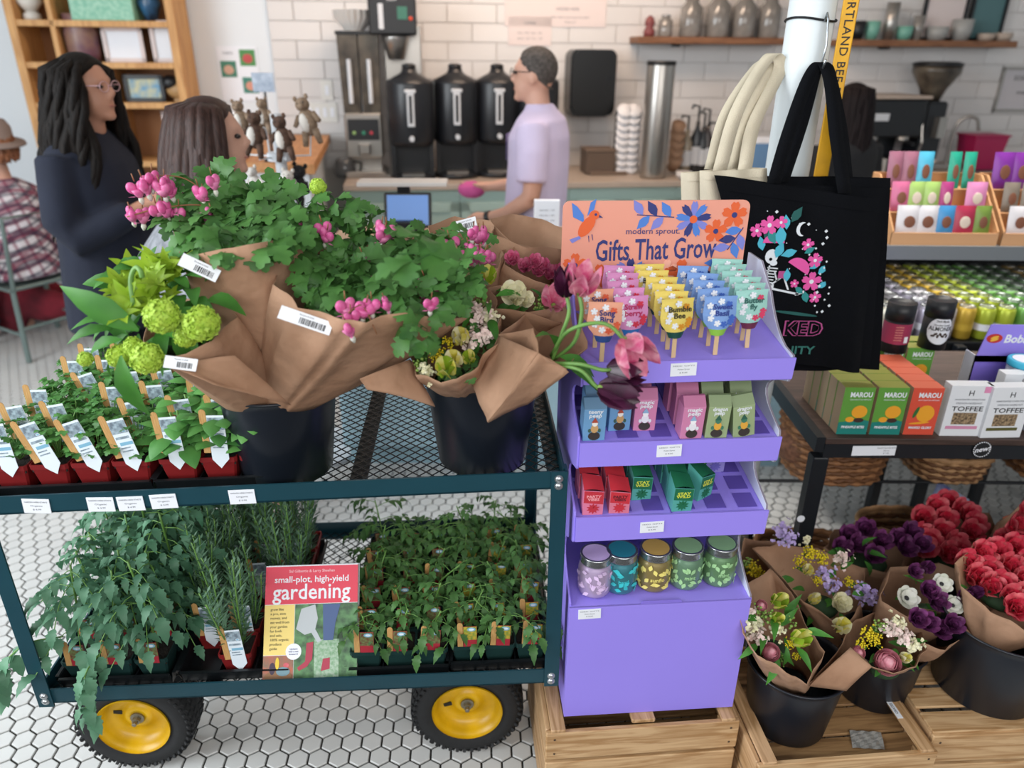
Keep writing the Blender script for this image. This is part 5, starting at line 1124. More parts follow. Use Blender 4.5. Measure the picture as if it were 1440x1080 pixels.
# --- right-hand buckets
c1 = at_z(1122, 1053, .197); BB1 = Vector((c1.x, c1.y + .093, 0)); bucket('black bucket front left in the open crate', BB1.x, BB1.y, .1955, .0925, .113, .188)
c2 = at_z(1245, 1006, .197); BB2 = Vector((c2.x, c2.y + .088, 0)); bucket('black bucket behind, right in the open crate', BB2.x, BB2.y, .1955, .086, .100, .165)
c3 = at_z(1424, 1018, .260); BB3 = Vector((c3.x, c3.y + .125, 0)); bucket('large black bucket on the right crate holding red tulips', BB3.x, BB3.y, .2585, .116, .134, .215)
BB4 = Vector((1.06, 1.76, 0)); bucket('black bucket on the floor behind the crates with plum tulips', BB4.x, BB4.y, .0015); BB5 = Vector((1.39, 1.80, 0)); bucket('black bucket on the floor behind the crates with red tulips', BB5.x, BB5.y, .0015)
BB6 = Vector((.80, 1.72, 0)); bucket('black bucket on the floor beside the purple stand', BB6.x, BB6.y, .0015)
B = Bouquet('kraft wrapped bouquet of pale stock and green buds, front left in the crate', inb(BB1, .1955, -.01, 0))
B.wrap([(1032, 845, 1.30), (1044, 890, 1.25), (1064, 922, 1.21), (1098, 940, 1.20), (1134, 962, 1.20), (1159, 916, 1.28), (1136, 880, 1.34), (1112, 832, 1.44), (1083, 797, 1.52), (1042, 828, 1.42)], seed=11)
B.core(1090, 890, 1.30, .06, .045)
for px, py, k, sc in ((1045, 868, 'stockw', 1.0), (1058, 880, 'stockw', 1.1), (1066, 895, 'stock', 1.0), (1052, 858, 'stock', .8), (1090, 848, 'tyel', .9), (1066, 855, 'bud', .9), (1080, 865, 'bud', 1.0), (1110, 870, 'bud', 1.0), (1117, 900, 'tyel', 1.0), (1110, 905, 'gold', .5), (1082, 918, 'ran', .8), (1070, 852, 'ran', .5), (1094, 884, 'stockw', .8), (1120, 922, 'gold', .4), (1100, 925, 'bud', .7), (1088, 872, 'tyel', .7)): B.put(k, px, py, 1.25 + (940 - py) * .0006, (rnd(-.3, .3), -.6, .8), sc)
B.leaves('vib', 14, 1095, 895, 38, 35, 1.24, 1.32, (.35, .55), v=1)
B = Bouquet('kraft wrapped bouquet with a big pink ranunculus and yellow goldenrod, front centre', inb(BB2, .1955, -.01, -.01))
B.wrap([(1138, 962, 1.235), (1196, 912, 1.27), (1226, 937, 1.225), (1257, 948, 1.215), (1292, 940, 1.24), (1305, 914, 1.30), (1292, 878, 1.42), (1240, 858, 1.48), (1204, 872, 1.42), (1190, 892, 1.34)], seed=12)
B.sheet([(1196, 910, 1.27), (1138, 965, 1.23), (1190, 972, 1.23), (1226, 938, 1.222)], .004)
B.core(1250, 915, 1.34, .06, .04)
for px, py, k, sc in ((1245, 932, 'ran', 1.15), (1222, 890, 'gold', .8), (1232, 900, 'gold', .7), (1212, 905, 'gold', .6), (1268, 925, 'tcream', .6), (1255, 885, 'stock', .9), (1270, 895, 'stock', 1.0), (1285, 905, 'stockw', .9), (1205, 918, 'ran', .6), (1262, 875, 'stockw', .8), (1240, 880, 'bud', .8)): B.put(k, px, py, 1.26 + (945 - py) * .0007, (rnd(-.2, .2), -.7, .75), sc)
B.leaves('vib', 10, 1245, 915, 40, 25, 1.26, 1.36, (.35, .5))
B = Bouquet('kraft wrapped bouquet of cream tulips, goldenrod and lilac, behind the front left one', inb(BB2, .1955, -.06, .07, .1))
B.wrap([(1088, 800, 1.52), (1130, 846, 1.45), (1186, 884, 1.40), (1212, 850, 1.50), (1215, 800, 1.64), (1150, 772, 1.70), (1095, 765, 1.68), (1060, 772, 1.62)], seed=13)
B.core(1160, 830, 1.52, .07, .05)
for px, py, k, sc in ((1140, 778, 'gold', .9), (1155, 785, 'gold', .8), (1125, 790, 'gold', .7), (1185, 785, 'stock', 1.0), (1160, 805, 'lil', 1.1), (1172, 822, 'lil', 1.0), (1212, 830, 'lil', 1.1), (1225, 838, 'lil', 1.0), (1176, 852, 'white', 1.1), (1195, 818, 'gold', .6), (1150, 815, 'gold', .6), (1135, 805, 'tcream', .7), (1140, 845, 'tcream', .7)): B.put(k, px, py, 1.48 + (860 - py) * .0011, (rnd(-.3, .3), -.5, .9), sc)
B.put('tcream', 1178, 882, 1.36, (0, -.6, .8), 1.0); B.leaves('vib', 14, 1160, 830, 50, 40, 1.45, 1.58, (.35, .6))
B = Bouquet('kraft wrapped bouquet with yellow goldenrod squeezed beside the purple stand', inb(BB6, .0015, 0, 0, .15))
B.wrap([(1040, 818, 1.58), (1066, 826, 1.55), (1100, 800, 1.62), (1110, 762, 1.74), (1046, 755, 1.74), (1036, 785, 1.66)], seed=14)
for px, py, k, sc in ((1058, 800, 'gold', 1.0), (1068, 806, 'gold', .7), (1100, 745, 'lil', 1.1), (1112, 755, 'lil', 1.0), (1135, 760, 'stockw', .6), (1050, 790, 'bud', .8)): B.put(k, px, py, 1.62, (rnd(-.2, .2), -.5, .9), sc)
B = Bouquet('kraft wrapped bouquet of white anemones and plum tulips', inb(BB2, .1955, .05, .07, .1))
B.wrap([(1236, 846, 1.42), (1282, 870, 1.37), (1345, 884, 1.37), (1396, 858, 1.46), (1385, 818, 1.58), (1320, 792, 1.64), (1256, 800, 1.58)], seed=15)
B.core(1315, 840, 1.47, .07, .04)
for px, py, k, sc in ((1272, 842, 'anem', 1.1), (1322, 822, 'anem', .95), (1338, 852, 'anem', .9), (1300, 832, 'dpurp', .85), (1310, 848, 'dpurp', .95), (1352, 842, 'dpurp', .7), (1290, 868, 'anem', .75), (1365, 835, 'tpurp', .7), (1280, 805, 'dpurp', .7), (1300, 800, 'tpurp', .7)): B.put(k, px, py, 1.42 + (870 - py) * .0012, (rnd(-.3, .3), -.65, .8), sc)
B.leaves('vib', 8, 1315, 840, 45, 25, 1.42, 1.52, (.35, .5))
B = Bouquet('kraft wrapped bouquet of dark plum tulips low at the right bucket\'s edge', inb(BB2, .1955, .06, .02, .1))
B.wrap([(1262, 880, 1.34), (1290, 905, 1.31), (1330, 915, 1.31), (1364, 890, 1.38), (1345, 862, 1.44), (1290, 855, 1.44)], seed=16)
for px, py in ((1318, 888), (1300, 878), (1335, 880), (1285, 872)): B.put('dpurp', px, py, 1.36, (0, -.6, .8), .85)
B = Bouquet('kraft wrapped bouquet of plum double tulips behind the black table leg', inb(BB4, .0015, 0, 0, .12))
B.wrap([(1160, 770, 1.74), (1200, 796, 1.68), (1250, 806, 1.66), (1300, 796, 1.70), (1310, 760, 1.84), (1240, 742, 1.90), (1172, 744, 1.86)], seed=17)
B.core(1225, 770, 1.75, .09, .04)
for px, py in ((1188, 757), (1215, 748), (1200, 770), (1235, 765), (1258, 762), (1275, 752), (1268, 775), (1225, 785), (1290, 770), (1180, 775)): B.put('dpurp', px, py, 1.70 + (790 - py) * .0022, (rnd(-.3, .3), -.5, .85), 1.05)
B.leaves('vib', 5, 1210, 778, 20, 14, 1.68, 1.72, (.4, .6), v=1)
B = Bouquet('kraft wrapped bouquet of red double tulips nearest the crisp packet', inb(BB5, .0015, 0, .02, .12))
B.wrap([(1268, 800, 1.72), (1320, 812, 1.68), (1372, 796, 1.72), (1408, 752, 1.84), (1390, 722, 1.94), (1320, 712, 1.98), (1280, 750, 1.88)], seed=18)
B.core(1330, 765, 1.80, .10, .05)
for px, py in ((1310, 718), (1330, 710), (1296, 732), (1325, 735), (1356, 730), (1345, 722), (1365, 742), (1358, 752), (1288, 756), (1305, 765), (1295, 775), (1335, 768), (1345, 778), (1325, 782), (1318, 752)): B.put('dtul', px, py, 1.74 + (790 - py) * .0026, (rnd(-.35, .35), -.55, .8), 1.15)
B = Bouquet('kraft wrapped bouquet of red double tulips in the large right bucket', inb(BB3, .2585, -.02, 0, .14))
B.wrap([(1342, 792, 1.52), (1352, 824, 1.44), (1392, 862, 1.37), (1442, 886, 1.34), (1510, 884, 1.36), (1520, 800, 1.52), (1450, 762, 1.62), (1375, 758, 1.62)], seed=19)
B.core(1425, 815, 1.47, .11, .05)
for px, py in ((1352, 795), (1372, 782), (1395, 778), (1420, 772), (1365, 815), (1385, 805), (1410, 800), (1436, 795), (1382, 828), (1402, 825), (1428, 820), (1415, 845), (1440, 842), (1448, 862), (1425, 858), (1455, 785), (1462, 822)): B.put('dtul', px, py, 1.40 + (870 - py) * .0022, (rnd(-.35, .35), -.6, .8), 1.1)
B = Bouquet('kraft wrapped bouquet of red tulips at the right edge, behind the large bucket', inb(BB5, .0015, .14, .03, .12))
B.wrap([(1400, 765, 1.70), (1440, 775, 1.68), (1490, 770, 1.70), (1500, 720, 1.85), (1440, 705, 1.90), (1400, 735, 1.80)], seed=20); B.core(1445, 745, 1.76, .07, .04)
for px, py in ((1402, 765), (1418, 752), (1436, 748), (1440, 762), (1425, 740), (1438, 722)): B.put('dtul', px, py, 1.72, (rnd(-.3, .3), -.55, .8), 1.05)
# ================================================================ potted herbs and seedlings
m_pot_r = mat('red_plastic_pot', '#7e1c1e', .45, var=.15, scale=10); m_pot_g = mat('dark_green_pot', '#1d3a38', .45, var=.15, scale=10); m_soil = mat('potting_soil', '#2a211b', .95, hex2='#171310', scale=120, bump=1); m_tray = mat('black_nursery_tray', '#101417', .4)
m_tagst = mat('tag_wood_print', '#b98a52', .6, hex2='#c9a066', scale=60, stretch=(8, 1, 1)); m_tagw = mat('tag_white', '#dfe9f2', .5); m_tagb = mat('tag_photo_grey', '#6b7884', .5, hex2='#a9bcc8', scale=120); m_tagc = mat('tag_aqua', '#7fb2cc', .5); m_tagr = mat('tag_red', '#a82c3a', .5); m_tagd = mat('tag_tomato_photo', '#6b3a34', .5, hex2='#6f8a52', scale=170); m_tagy = mat('tag_tomato', '#c8a83a', .5, hex2='#5f8a3a', scale=150)
def pot(w0, w1, h_):
    def ring(w_, z): a = w_ / 2; c = a * .12; return [(-a + c, -a, z), (a - c, -a, z), (a, -a + c, z), (a, a - c, z), (a - c, a, z), (-a + c, a, z), (-a, a - c, z), (-a, -a + c, z)]
    v = ring(w0, 0) + ring(w1 * .98, h_ * .82) + ring(w1 * 1.04, h_ * .83) + ring(w1 * 1.05, h_) + ring(w1 * .98, h_) + ring(w1 * .95, h_ * .86); f = [tuple(range(7, -1, -1))]
    for j in range(5):
        for i in range(8): k = (i + 1) % 8; f.append((j*8+i, j*8+k, j*8+8+k, j*8+8+i))
    return v, f
PW, PH = .070, .062
pot_me = {c: one(pot(.052, PW, PH)).mesh('pot', m) for c, m in (('r', m_pot_r), ('g', m_pot_g))}
soil_me = one(prism([(a * PW * .47, b * PW * .47) for a, b in ((-1, -1), (1, -1), (1, 1), (-1, 1))], PH * .72, PH * .86)).mesh('soil', m_soil)
def plant_tag(w_=.036, h_=.070, kind='herb'):
    t_w = one(prism([(-w_ / 2, 0), (-w_ * .22, 0), (-w_ * .22, h_ * .98)] + [(-w_ * .36 + w_ * .14 * math.cos(k * PI / 6), h_ + w_ * .14 * math.sin(k * PI / 6)) for k in range(7)] + [(-w_ / 2, h_ * .98)], -.0006, .0004)).mesh('wood_strip', m_tagst)
    face = m_tagw if kind == 'herb' else m_tagr
    mb = MB().add(prism(([(-w_ * .2, -.014), (-.002, -.024), (.006, -.034), (.014, -.024), (w_ / 2, -.014)] if kind == 'herb' else [(-w_ * .2, .0), (w_ / 2, .0)]) + [ (w_ / 2, h_ * .93), (-w_ * .2, h_ * .93)], 0, .0008), 0)
    if kind == 'herb':
        mb.add(prism([(-w_ * .19, h_ * .58), (w_ / 2 - .0005, h_ * .58), (w_ / 2 - .0005, h_ * .88), (-w_ * .19, h_ * .88)], .0008, .0010), 1).add(prism([(-.003, h_ * .28), (w_ / 2 - .001, h_ * .28), (w_ / 2 - .001, h_ * .36), (-.003, h_ * .36)], .0008, .0010), 2).add(prism([(-w_ * .14, h_ * .44), (w_ * .42, h_ * .44), (w_ * .42, h_ * .50), (-w_ * .14, h_ * .50)], .0008, .0010), 1).add(prism([(-w_ * .1, h_ * .12), (w_ * .36, h_ * .12), (w_ * .36, h_ * .15), (-w_ * .1, h_ * .15)], .0008, .0010), 1).add(prism([(-w_ * .1, h_ * .2), (w_ * .3, h_ * .2), (w_ * .3, h_ * .23), (-w_ * .1, h_ * .23)], .0008, .0010), 1).add(prism(ell(w_ * .32, h_ * .62, .0042, .0026, 10), .001, .0013), 0).add(prism(ell(w_ * .32, h_ * .62, .003, .0017, 10), .0013, .0015), 2)
    else:
        mb.add(prism([(-w_ * .19, h_ * .32), (w_ / 2 - .0005, h_ * .32), (w_ / 2 - .0005, h_ * .92), (-w_ * .19, h_ * .92)], .0008, .0010), 1).add(prism(ell(w_ * .22, h_ * .80, .0095, .0055, 14), .001, .0013), 2).add(prism(ell(w_ * .22, h_ * .80, .006, .003, 10), .0013, .0015), 3)
    return t_w, mb.mesh('plant_tag', [face, m_tagb if kind == 'herb' else (m_tagy if kind == 'tom2' else m_tagd), m_tagc, m_tagw])
TAG = {'herb': plant_tag(.046, .086), 'tom': plant_tag(.044, .060, 'tom'), 'tom2': plant_tag(.044, .060, 'tom2')}
def fol_basil(seed):
    rr = random.Random(seed); out = []
    for k in range(30):
        a = k * 2.4; h_ = rr.uniform(.015, .072); r_ = rr.uniform(.004, .026); L = rr.uniform(.038, .056) * (1.1 - h_ * 3)
        out.append((leafshape(ST_OVAL, L, L * .72, -.35, rr.uniform(.2, .8)), 0, T((r_ * math.cos(a), r_ * math.sin(a), h_)) @ RZ(a - PI / 2) @ RX(rr.uniform(-.1, .6))))
    for k in range(3): out.append((tube([(0, 0, 0), (rr.uniform(-.01, .01), rr.uniform(-.01, .01), .07)], .0014, 5), 1, None))
    return mesh_of('foliage', out, [m_bas, m_stem])
def fol_parsley(seed):
    rr = random.Random(seed); out = []
    for k in range(38):
        a = k * 2.4; h_ = rr.uniform(.012, .062); r_ = rr.uniform(.006, .040); L = rr.uniform(.011, .017); p = (r_ * math.cos(a), r_ * math.sin(a), h_)
        for d in (-1.0, 0, 1.0): out.append((leafshape(ST_LOBE, L, L * .95, .2, rr.uniform(.2, .7)), 0, T(p) @ RZ(a - PI / 2 + d) @ RX(rr.uniform(-.2, .4))))
        if k % 2 == 0: out.append((tube([(0, 0, 0), p], .0008, 4, False), 1, None))
    return mesh_of('foliage', out, [m_par, m_stem])
def fol_tomato(seed, H_=.24, n=16, sc=1.0, droop=.8, m=None):
    rr = random.Random(seed); out = []; top = Vector((rr.uniform(-.03, .03), rr.uniform(-.04, .01), H_)); 
    out.append((tube(smooth_path([(0, 0, 0), (top.x * .3, top.y * .3, H_ * .5), top], 4), .0022 * sc, 5), 1, None))
    for k in range(n):
        t = .25 + .75 * (k + .5) / n; a = k * 2.4 + rr.uniform(-.4, .4); p = Vector((top.x * t * t, top.y * t * t, H_ * t)); L = sc * rr.uniform(.07, .115) * (1.2 - .5 * t)
        d = Vector((math.cos(a), math.sin(a), 0)); q = [p + d * (L * u) + Vector((0, 0, L * (.35 * u - droop * u * u))) for u in (0, .33, .66, 1)]
        out.append((tube(q, .0011 * sc, 4, False), 1, None))
        for u, s in ((.45, 1), (.5, -1), (.75, 1), (.8, -1), (1.0, 0)):
            pp = p + d * (L * u) + Vector((0, 0, L * (.35 * u - droop * u * u))); l2 = sc * rr.uniform(.030, .044) * (1.15 if s == 0 else .9)
            out.append((leafshape(ST_SERR, l2, l2 * .62, .25, rr.uniform(.3, .9)), 0, T(pp) @ RZ(a - PI / 2 + s * 1.0) @ RX(-.35 + rr.uniform(-.3, .3))))
    return mesh_of('foliage', out, [m or m_tom, m_stem])
def fol_rosemary(seed):
    rr = random.Random(seed); out = []
    for k in range(9):
        b = Vector((rr.uniform(-.02, .02), rr.uniform(-.02, .02), 0)); tp = b * 2.2 + Vector((rr.uniform(-.02, .02), rr.uniform(-.02, .02), rr.uniform(.13, .25))); pts = smooth_path([b, b.lerp(tp, .5) + Vector((.006, 0, 0)), tp], 5)
        out.append((tube(pts, .0014, 5), 1, None)); n = int((tp - b).length / .0042)
        for j in range(n):
            p = b.lerp(tp, (j + 1) / (n + 1)); a = j * 2.4; l2 = .027 * (1 if j < n - 6 else .6)
            out.append((([(0, 0, 0), (.0028, l2 * .5, .001), (0, l2, .002), (-.0028, l2 * .5, .001)], [(0, 1, 2, 3)]), 0, T(p) @ RZ(a) @ RX(rr.uniform(.4, .9))))
    return mesh_of('foliage', out, [m_ros, m_stem])
FO = {'basil': [fol_basil(s) for s in (1, 2, 3)], 'parsley': [fol_parsley(s) for s in (4, 5, 6)], 'tomato': [fol_tomato(s, .25, 17, 1.15) for s in (7, 8, 9)], 'rosemary': [fol_rosemary(s) for s in (10, 11, 12)], 'seed': [fol_tomato(s, .075, 9, .62, .5, m_seed) for s in (13, 14, 15, 16)]}
def plant(name, label, group, M, kind, potc, tagk, tag_tilt=0.0, fsc=1.0, tagh=.045, strip=True):
    t = thing(name, label, 'potted plant', M, group)
    obj('pot', pot_me[potc], None, t); obj('soil', soil_me, None, t)
    fo = obj('foliage', FO[kind][R.randrange(len(FO[kind]))], None, t, T((0, .010, PH * .84)) @ RZ(rnd(0, 6.28)) @ SCL(fsc)); fo['kind'] = 'stuff'
    if tagk:
        a, b = TAG[tagk]; tm = T((rnd(-.004, .004), -PW * .54, tagh)) @ RX(PI / 2 - .04) @ RZ(tag_tilt); s = obj('plant_tag', b, None, t, tm)
        if strip: obj('wood_strip', a, None, s)
    return t
def tray(label, M, L, D, h_=.028):
    t = thing('nursery_tray', label, 'tray', M, 'black nursery trays'); mb = MB()
    mb.add(box((L / 2, D / 2, .0015), (L, D, .003)))
    for a, b, c, d in (((0, 0), (L, 0), (0, -1), 0), ((0, D), (L, D), (0, 1), 0), ((0, 0), (0, D), (-1, 0), 0), ((L, 0), (L, D), (1, 0), 0)):
        n = Vector((c[0], c[1], 0)); p, q = Vector((a[0], a[1], .003)), Vector((b[0], b[1], .003)); mb.add(plate([p, q, q + n * .004 + Vector((0, 0, h_)), p + n * .004 + Vector((0, 0, h_))], -n, .0015))
        mb.add(plate([p + n * .004 + Vector((0, 0, h_)), q + n * .004 + Vector((0, 0, h_)), q + n * .011 + Vector((0, 0, h_)), p + n * .011 + Vector((0, 0, h_))], (0, 0, 1), .002))
    obj('tray_shell', mb, m_tray, t)
    for k in range(1, 3): obj('tray_rib', one(box((L * k / 3, D / 2, .012), (.003, D, .02))), m_tray, t)
    return t
SP = .078
def lz(s): return cz(s) + .0088
# upper deck: parsley / cilantro block and basil block
sA = (CARTI @ at_z(27, 668, .93)).x - .035
def row_word(r): return ('front row', 'second row', 'third row', 'fourth row', 'fifth row', 'back row')[r]
up = [('parsley', -1, 3), ('basil', 3, 3)]
for blk, (kind, c0, nc) in enumerate((('parsley', 0, 4), ('basil', 4, 3))):
    s0 = .012 + blk * (4 * SP + .012)
    tray('black nursery tray of %s pots on the upper deck' % kind, CART @ T((s0 - .004, .040, lz(s0) + .0)) @ RY(-(cz(CL) - cz(0)) / CL), nc * SP + .004, 6 * SP + .006)
    for r_ in range(6):
        for c_ in range(nc):
            s = s0 + (c_ + .5) * SP; d = .046 + (r_ + .5) * SP
            plant(kind + '_plant', '%s in a red pot on the upper deck, %s, %s from the left' % (kind, row_word(r_), ORD[c_]), kind + ' pots on the upper deck', CART @ T((s, d, lz(s) + .0065)), kind, 'r', 'herb' if (r_ + c_) % 7 != 3 or r_ == 0 else None, rnd(-.02, .32), rnd(1.25, 1.45), .074)
# lower deck
ZL = ZB + .0088
tray('black nursery tray of tall tomato plants on the lower deck', CART @ T((.035, .035, ZL)), 3 * SP + .004, 6 * SP)
for r_ in range(6):
    for c_ in range(3): plant('tomato_plant', 'tall leafy tomato plant on the lower deck, %s, %s from the left' % (row_word(r_), ORD[c_]), 'tall tomato plants', CART @ T((.037 + (c_ + .5) * SP, .038 + (r_ + .5) * SP, ZL + .0035)), 'tomato', 'g', 'tom' if r_ < 3 else None, rnd(-.1, .2), rnd(.85, 1.1), .055)
tray('black nursery tray of rosemary pots on the lower deck', CART @ T((.295, .040, ZL)), 3 * SP + .004, 6 * SP)
for r_ in range(6):
    for c_ in range(3):
        if (r_, c_) in ((0, 0), (0, 2), (1, 2), (2, 1)): continue
        plant('rosemary_plant', 'rosemary in a dark red pot on the lower deck, %s, %s from the left' % (row_word(r_), ORD[c_]), 'rosemary pots', CART @ T((.297 + (c_ + .5) * SP, .043 + (r_ + .5) * SP, ZL + .0035)), 'rosemary', 'r', 'herb', rnd(-.05, .15), rnd(.95, 1.2), .052)
for q, s0 in enumerate((.668, .668 + 3 * SP - .006)):
    sp = .0735
    tray('black nursery tray of tomato seedlings on the lower deck, %s' % ('beside the book' if q == 0 else 'at the cart\'s right end'), CART @ T((s0, .032 + .006 * q, ZL)), 3 * sp + .002, 6 * sp + .01)
    for r_ in range(6):
        for c_ in range(3): plant('tomato_seedling', 'tomato seedling in a green pot, %s tray, %s, %s from the left' % (('left', 'right')[q], row_word(r_), ORD[c_]), 'tomato seedlings on the lower deck', CART @ T((s0 + .002 + (c_ + .5) * sp, .038 + .006 * q + (r_ + .5) * sp, ZL + .0035)), 'seed', 'g', 'tom' if q == 0 else 'tom2', rnd(-.12, .12), rnd(1.15, 1.4), .064, r_ == 0 or R.random() < .3)
# trailing tomato shoots over the front and left of the cart
for k, pts in enumerate(([(.14, .03, .50), (.135, -.03, .50), (.13, -.05, .45), (.128, -.052, .39)], [(.05, .06, .52), (.0, .02, .54), (-.05, .0, .50), (-.075, -.01, .44)])):
    sh = thing('tomato_shoot', ('tomato shoot hanging over the cart\'s front rail', 'tomato shoot trailing out past the cart\'s left post')[k], 'plant shoot', CART)
    obj('stem', MB().add(tube(smooth_path(pts, 5), .0018, 5), 0, True), m_stem, sh); path = smooth_path(pts, 5)
    me = mesh_of('leaf', [(leafshape(ST_SERR, .052, .034, .25, .4), 0, None)], m_tom)
    for j in range(2, len(path), 2):
        for s in (-1, 1): obj('leaf', me, None, sh, T(path[j]) @ RZ(PI * .75 * s + rnd(-.4, .4)) @ RX(-.7 + rnd(-.3, .3)) @ SCL(rnd(.7, 1.1)))
    obj('leaf', me, None, sh, T(path[-1]) @ RX(-1.4) @ SCL(1.2))
# gardening book on the lower deck
bp = at_y(420, 868, 1.222); lb = CARTI @ bp
book = thing('gardening_book', 'gardening paperback with red title band standing on the cart\'s lower deck', 'book', CART @ T((lb.x, .012, ZL + .002)) @ RX(-.62) @ SCL(1.1))
BW, BH, BT = .190, .238, .022
cov = obj('cover', one(bbox((0, 0, BH / 2), (BW, .0012, BH), .0004)), m_card, book); obj('back_cover', one(bbox((0, BT, BH / 2), (BW, .0012, BH), .0004)), m_card, book); obj('page_block', one(box((.001, BT / 2, BH / 2), (BW - .004, BT - .002, BH - .004))), mat('book_pages', '#d8cfc0', .8), book)
F = T((0, -.0009, 0)) @ RX(PI / 2)
def patch(name, x0, y0, x1, y1, m, dz=0.0, par=None): return obj(name, one(prism([(x0, y0), (x1, y0), (x1, y1), (x0, y1)], dz, dz + .0003)), m, par or cov, F)
patch('title_band', -.095, .160, .095, .236, mat('book_red', '#d8344e', .45)); patch('blurb_panel', -.095, .060, -.034, .159, mat('book_yellow', '#ecd27a', .5)); patch('basket_photo', -.095, .001, -.034, .059, mat('book_photo_basket', '#7a6a58', .5, hex2='#b8604a', scale=55))
patch('garden_photo', -.033, .001, .095, .159, mat('book_photo_garden', '#5f8f5c', .5, hex2='#27402e', scale=50)); patch('spray_photo', .008, .012, .058, .088, mat('book_spray', '#a8bda8', .5, hex2='#6f9a72', scale=160), .0004)
print_shape(cov, F @ T((0, 0, .0006)), [([(-.030, .110), (-.020, .150), (.008, .158), (.014, .130), (.008, .104), (-.012, .098)], 0), ([(.000, .104), (.010, .108), (.022, .086), (.014, .082)], 0), ([(.026, .086), (.024, .158), (.060, .158), (.050, .120), (.046, .086)], 1), ([(-.008, .082), (.006, .084), (.004, .050), (-.006, .036), (-.022, .028), (-.026, .034), (-.010, .046)], 2), ([(.026, .050), (.040, .052), (.040, .030), (.022, .026)], 2)], [mat('book_can', '#b3b9bd', .4), mat('book_jeans', '#4a5f8a', .6), mat('book_boots', '#a83048', .5)], 'printed_watering_can')
print_shape(cov, F @ T((-.064, .022, .0006)), [(ell(0, -.004, .028, .012, 18), 0), (ell(-.012, .012, .006, .012, 12), 1), (ell(.010, .006, .014, .009, 12), 2), (ell(-.002, .022, .004, .012, 10), 3), (ell(.016, .018, .006, .005, 10), 4)], [mat('bk_bask', '#8a6444', .6), mat('bk_egg', '#3a2a40', .5), mat('bk_cab', '#6f8f9a', .5), mat('bk_yel', '#e2c23a', .5), m_red], 'printed_vegetables')
rb = obj('cover_badge', one(prism(ell(-.034, .066, .016, .016, 20), .0006, .0009)), m_card, cov, F)
for tx, sz, x, y, fit, m in (('gardening', .044, 0, .183, .160, m_card), ('small-plot, high-yield', .018, 0, .209, .152, m_card), ('Sal Gilbertie & Larry Sheehan', .008, 0, .226, .094, mat('book_pink', '#f0b8c0', .5))): text(tx, sz, m, cov, F @ T((x, y, .0006)), ext=.0002, bold=.012, fit=fit)
for k, l in enumerate(('grow like', 'a pro, save', 'money, and', 'eat well from', 'your garden', 'for both', 'and sale,', '100% organic', 'produce', 'guide')): text(l, .0072, m_txt, cov, F @ T((-.083, .150 - k * .0086, .0006)), ext=.0002, align='LEFT')
for k, l in enumerate(('Updated', 'with a new', 'foreword')): text(l, .0045, m_navy, cov, F @ T((-.034, .071 - k * .005, .0011)), ext=.0002)
obj('stand_slat', one(bbox((.02, -.003, .004), (.15, .02, .008), .001)), m_stick, book); obj('easel_leg', one(bbox((0, 0, -.05), (.03, .006, .16), .001), False, T((0, BT + .005, .13)) @ RX(.95)), m_stick, book)
# ================================================================ background: counters, coffee gear
WALLI = WALL.inverted()
def on_wall(px, py, off=-.012):
    d = WALLI.to_3x3() @ ray(px, py); o = WALLI @ CP; t = (off - o.y) / d.y; return o + d * t
def wz(px, py, z):     # wall coordinates of a pixel at height z
    return WALLI @ at_z(px, py, z)
CZ = .92; CF_ = -.74
m_sage = mat('sage_cabinet_paint', '#a6bdb6', .5, var=.04, scale=3); m_ctop = mat('beige_countertop', '#b3a396', .45, var=.06, scale=12); m_knob = mat('dark_knob', '#26282c', .4, .6)
cxl, cxr = on_wall(484, 250, CF_).x, 4.6
# cabinet units
nun = 8; uw = (cxr - cxl) / nun
for k in range(nun):
    cb = thing('base_cabinet', 'sage green shaker base cabinet along the back wall, %s from the left' % ORD[k], 'cabinet', WALL @ T((cxl + uw * (k + .5), CF_ / 2 - .01, 0)), 'back counter cabinets')
    obj('body', one(box((0, .01, .48), (uw - .003, -CF_ - .05, .80))), m_sage, cb)
    fy = CF_ / 2 + .03
    for s in (-1, 1):
        x = s * uw / 4; dr = obj('door', one(bbox((x, fy, .45), (uw / 2 - .012, .016, .70), .002)), m_sage, cb)
        w2 = uw / 2 - .012
        mb = MB()
        for a, b, c, d in ((x - w2/2 + .03, .45, .06, .70), (x + w2/2 - .03, .45, .06, .70), (x, .77, w2, .06), (x, .13, w2, .06)): mb.add(bbox((a, fy - .012, b), (c, .008, d), .002))
        obj('door_frame', mb, m_sage, dr); obj('knob', MB().add(ball((x - s * .15, fy - .022, .70), .012, .012, .012, 8, 6), 0, True), m_knob, dr)
ct = obj('worktop', one(bbox(((cxl + cxr) / 2, CF_ / 2 - .012, CZ - .018), (cxr - cxl + .02, -CF_ + .0, .036), .003)), m_ctop, None, WALL); tag(ct, 'long beige worktop on the sage cabinets at the back wall', 'worktop')
m_ss = mat('stainless', '#a9a5a0', .3, .85); m_bp = mat('black_plastic', '#14161a', .4); m_bp2 = mat('satin_black', '#1b1d22', .35); m_scr = mat('lcd_green', '#2f6a58', .4); m_lblw = mat('machine_label', '#c8cbd0', .5)
def onc(px, py): p = wz(px, py, CZ); return p.x, p.y
def wthing(name, label, cat, px, py, rz=0.0, group=None):
    x, y = onc(px, py); y2 = min(max(y, CF_ + .15), -.40); x = on_wall(px, py, y2).x; return thing(name, label, cat, WALL @ T((x, y2, CZ + .0005)) @ RZ(rz), group)
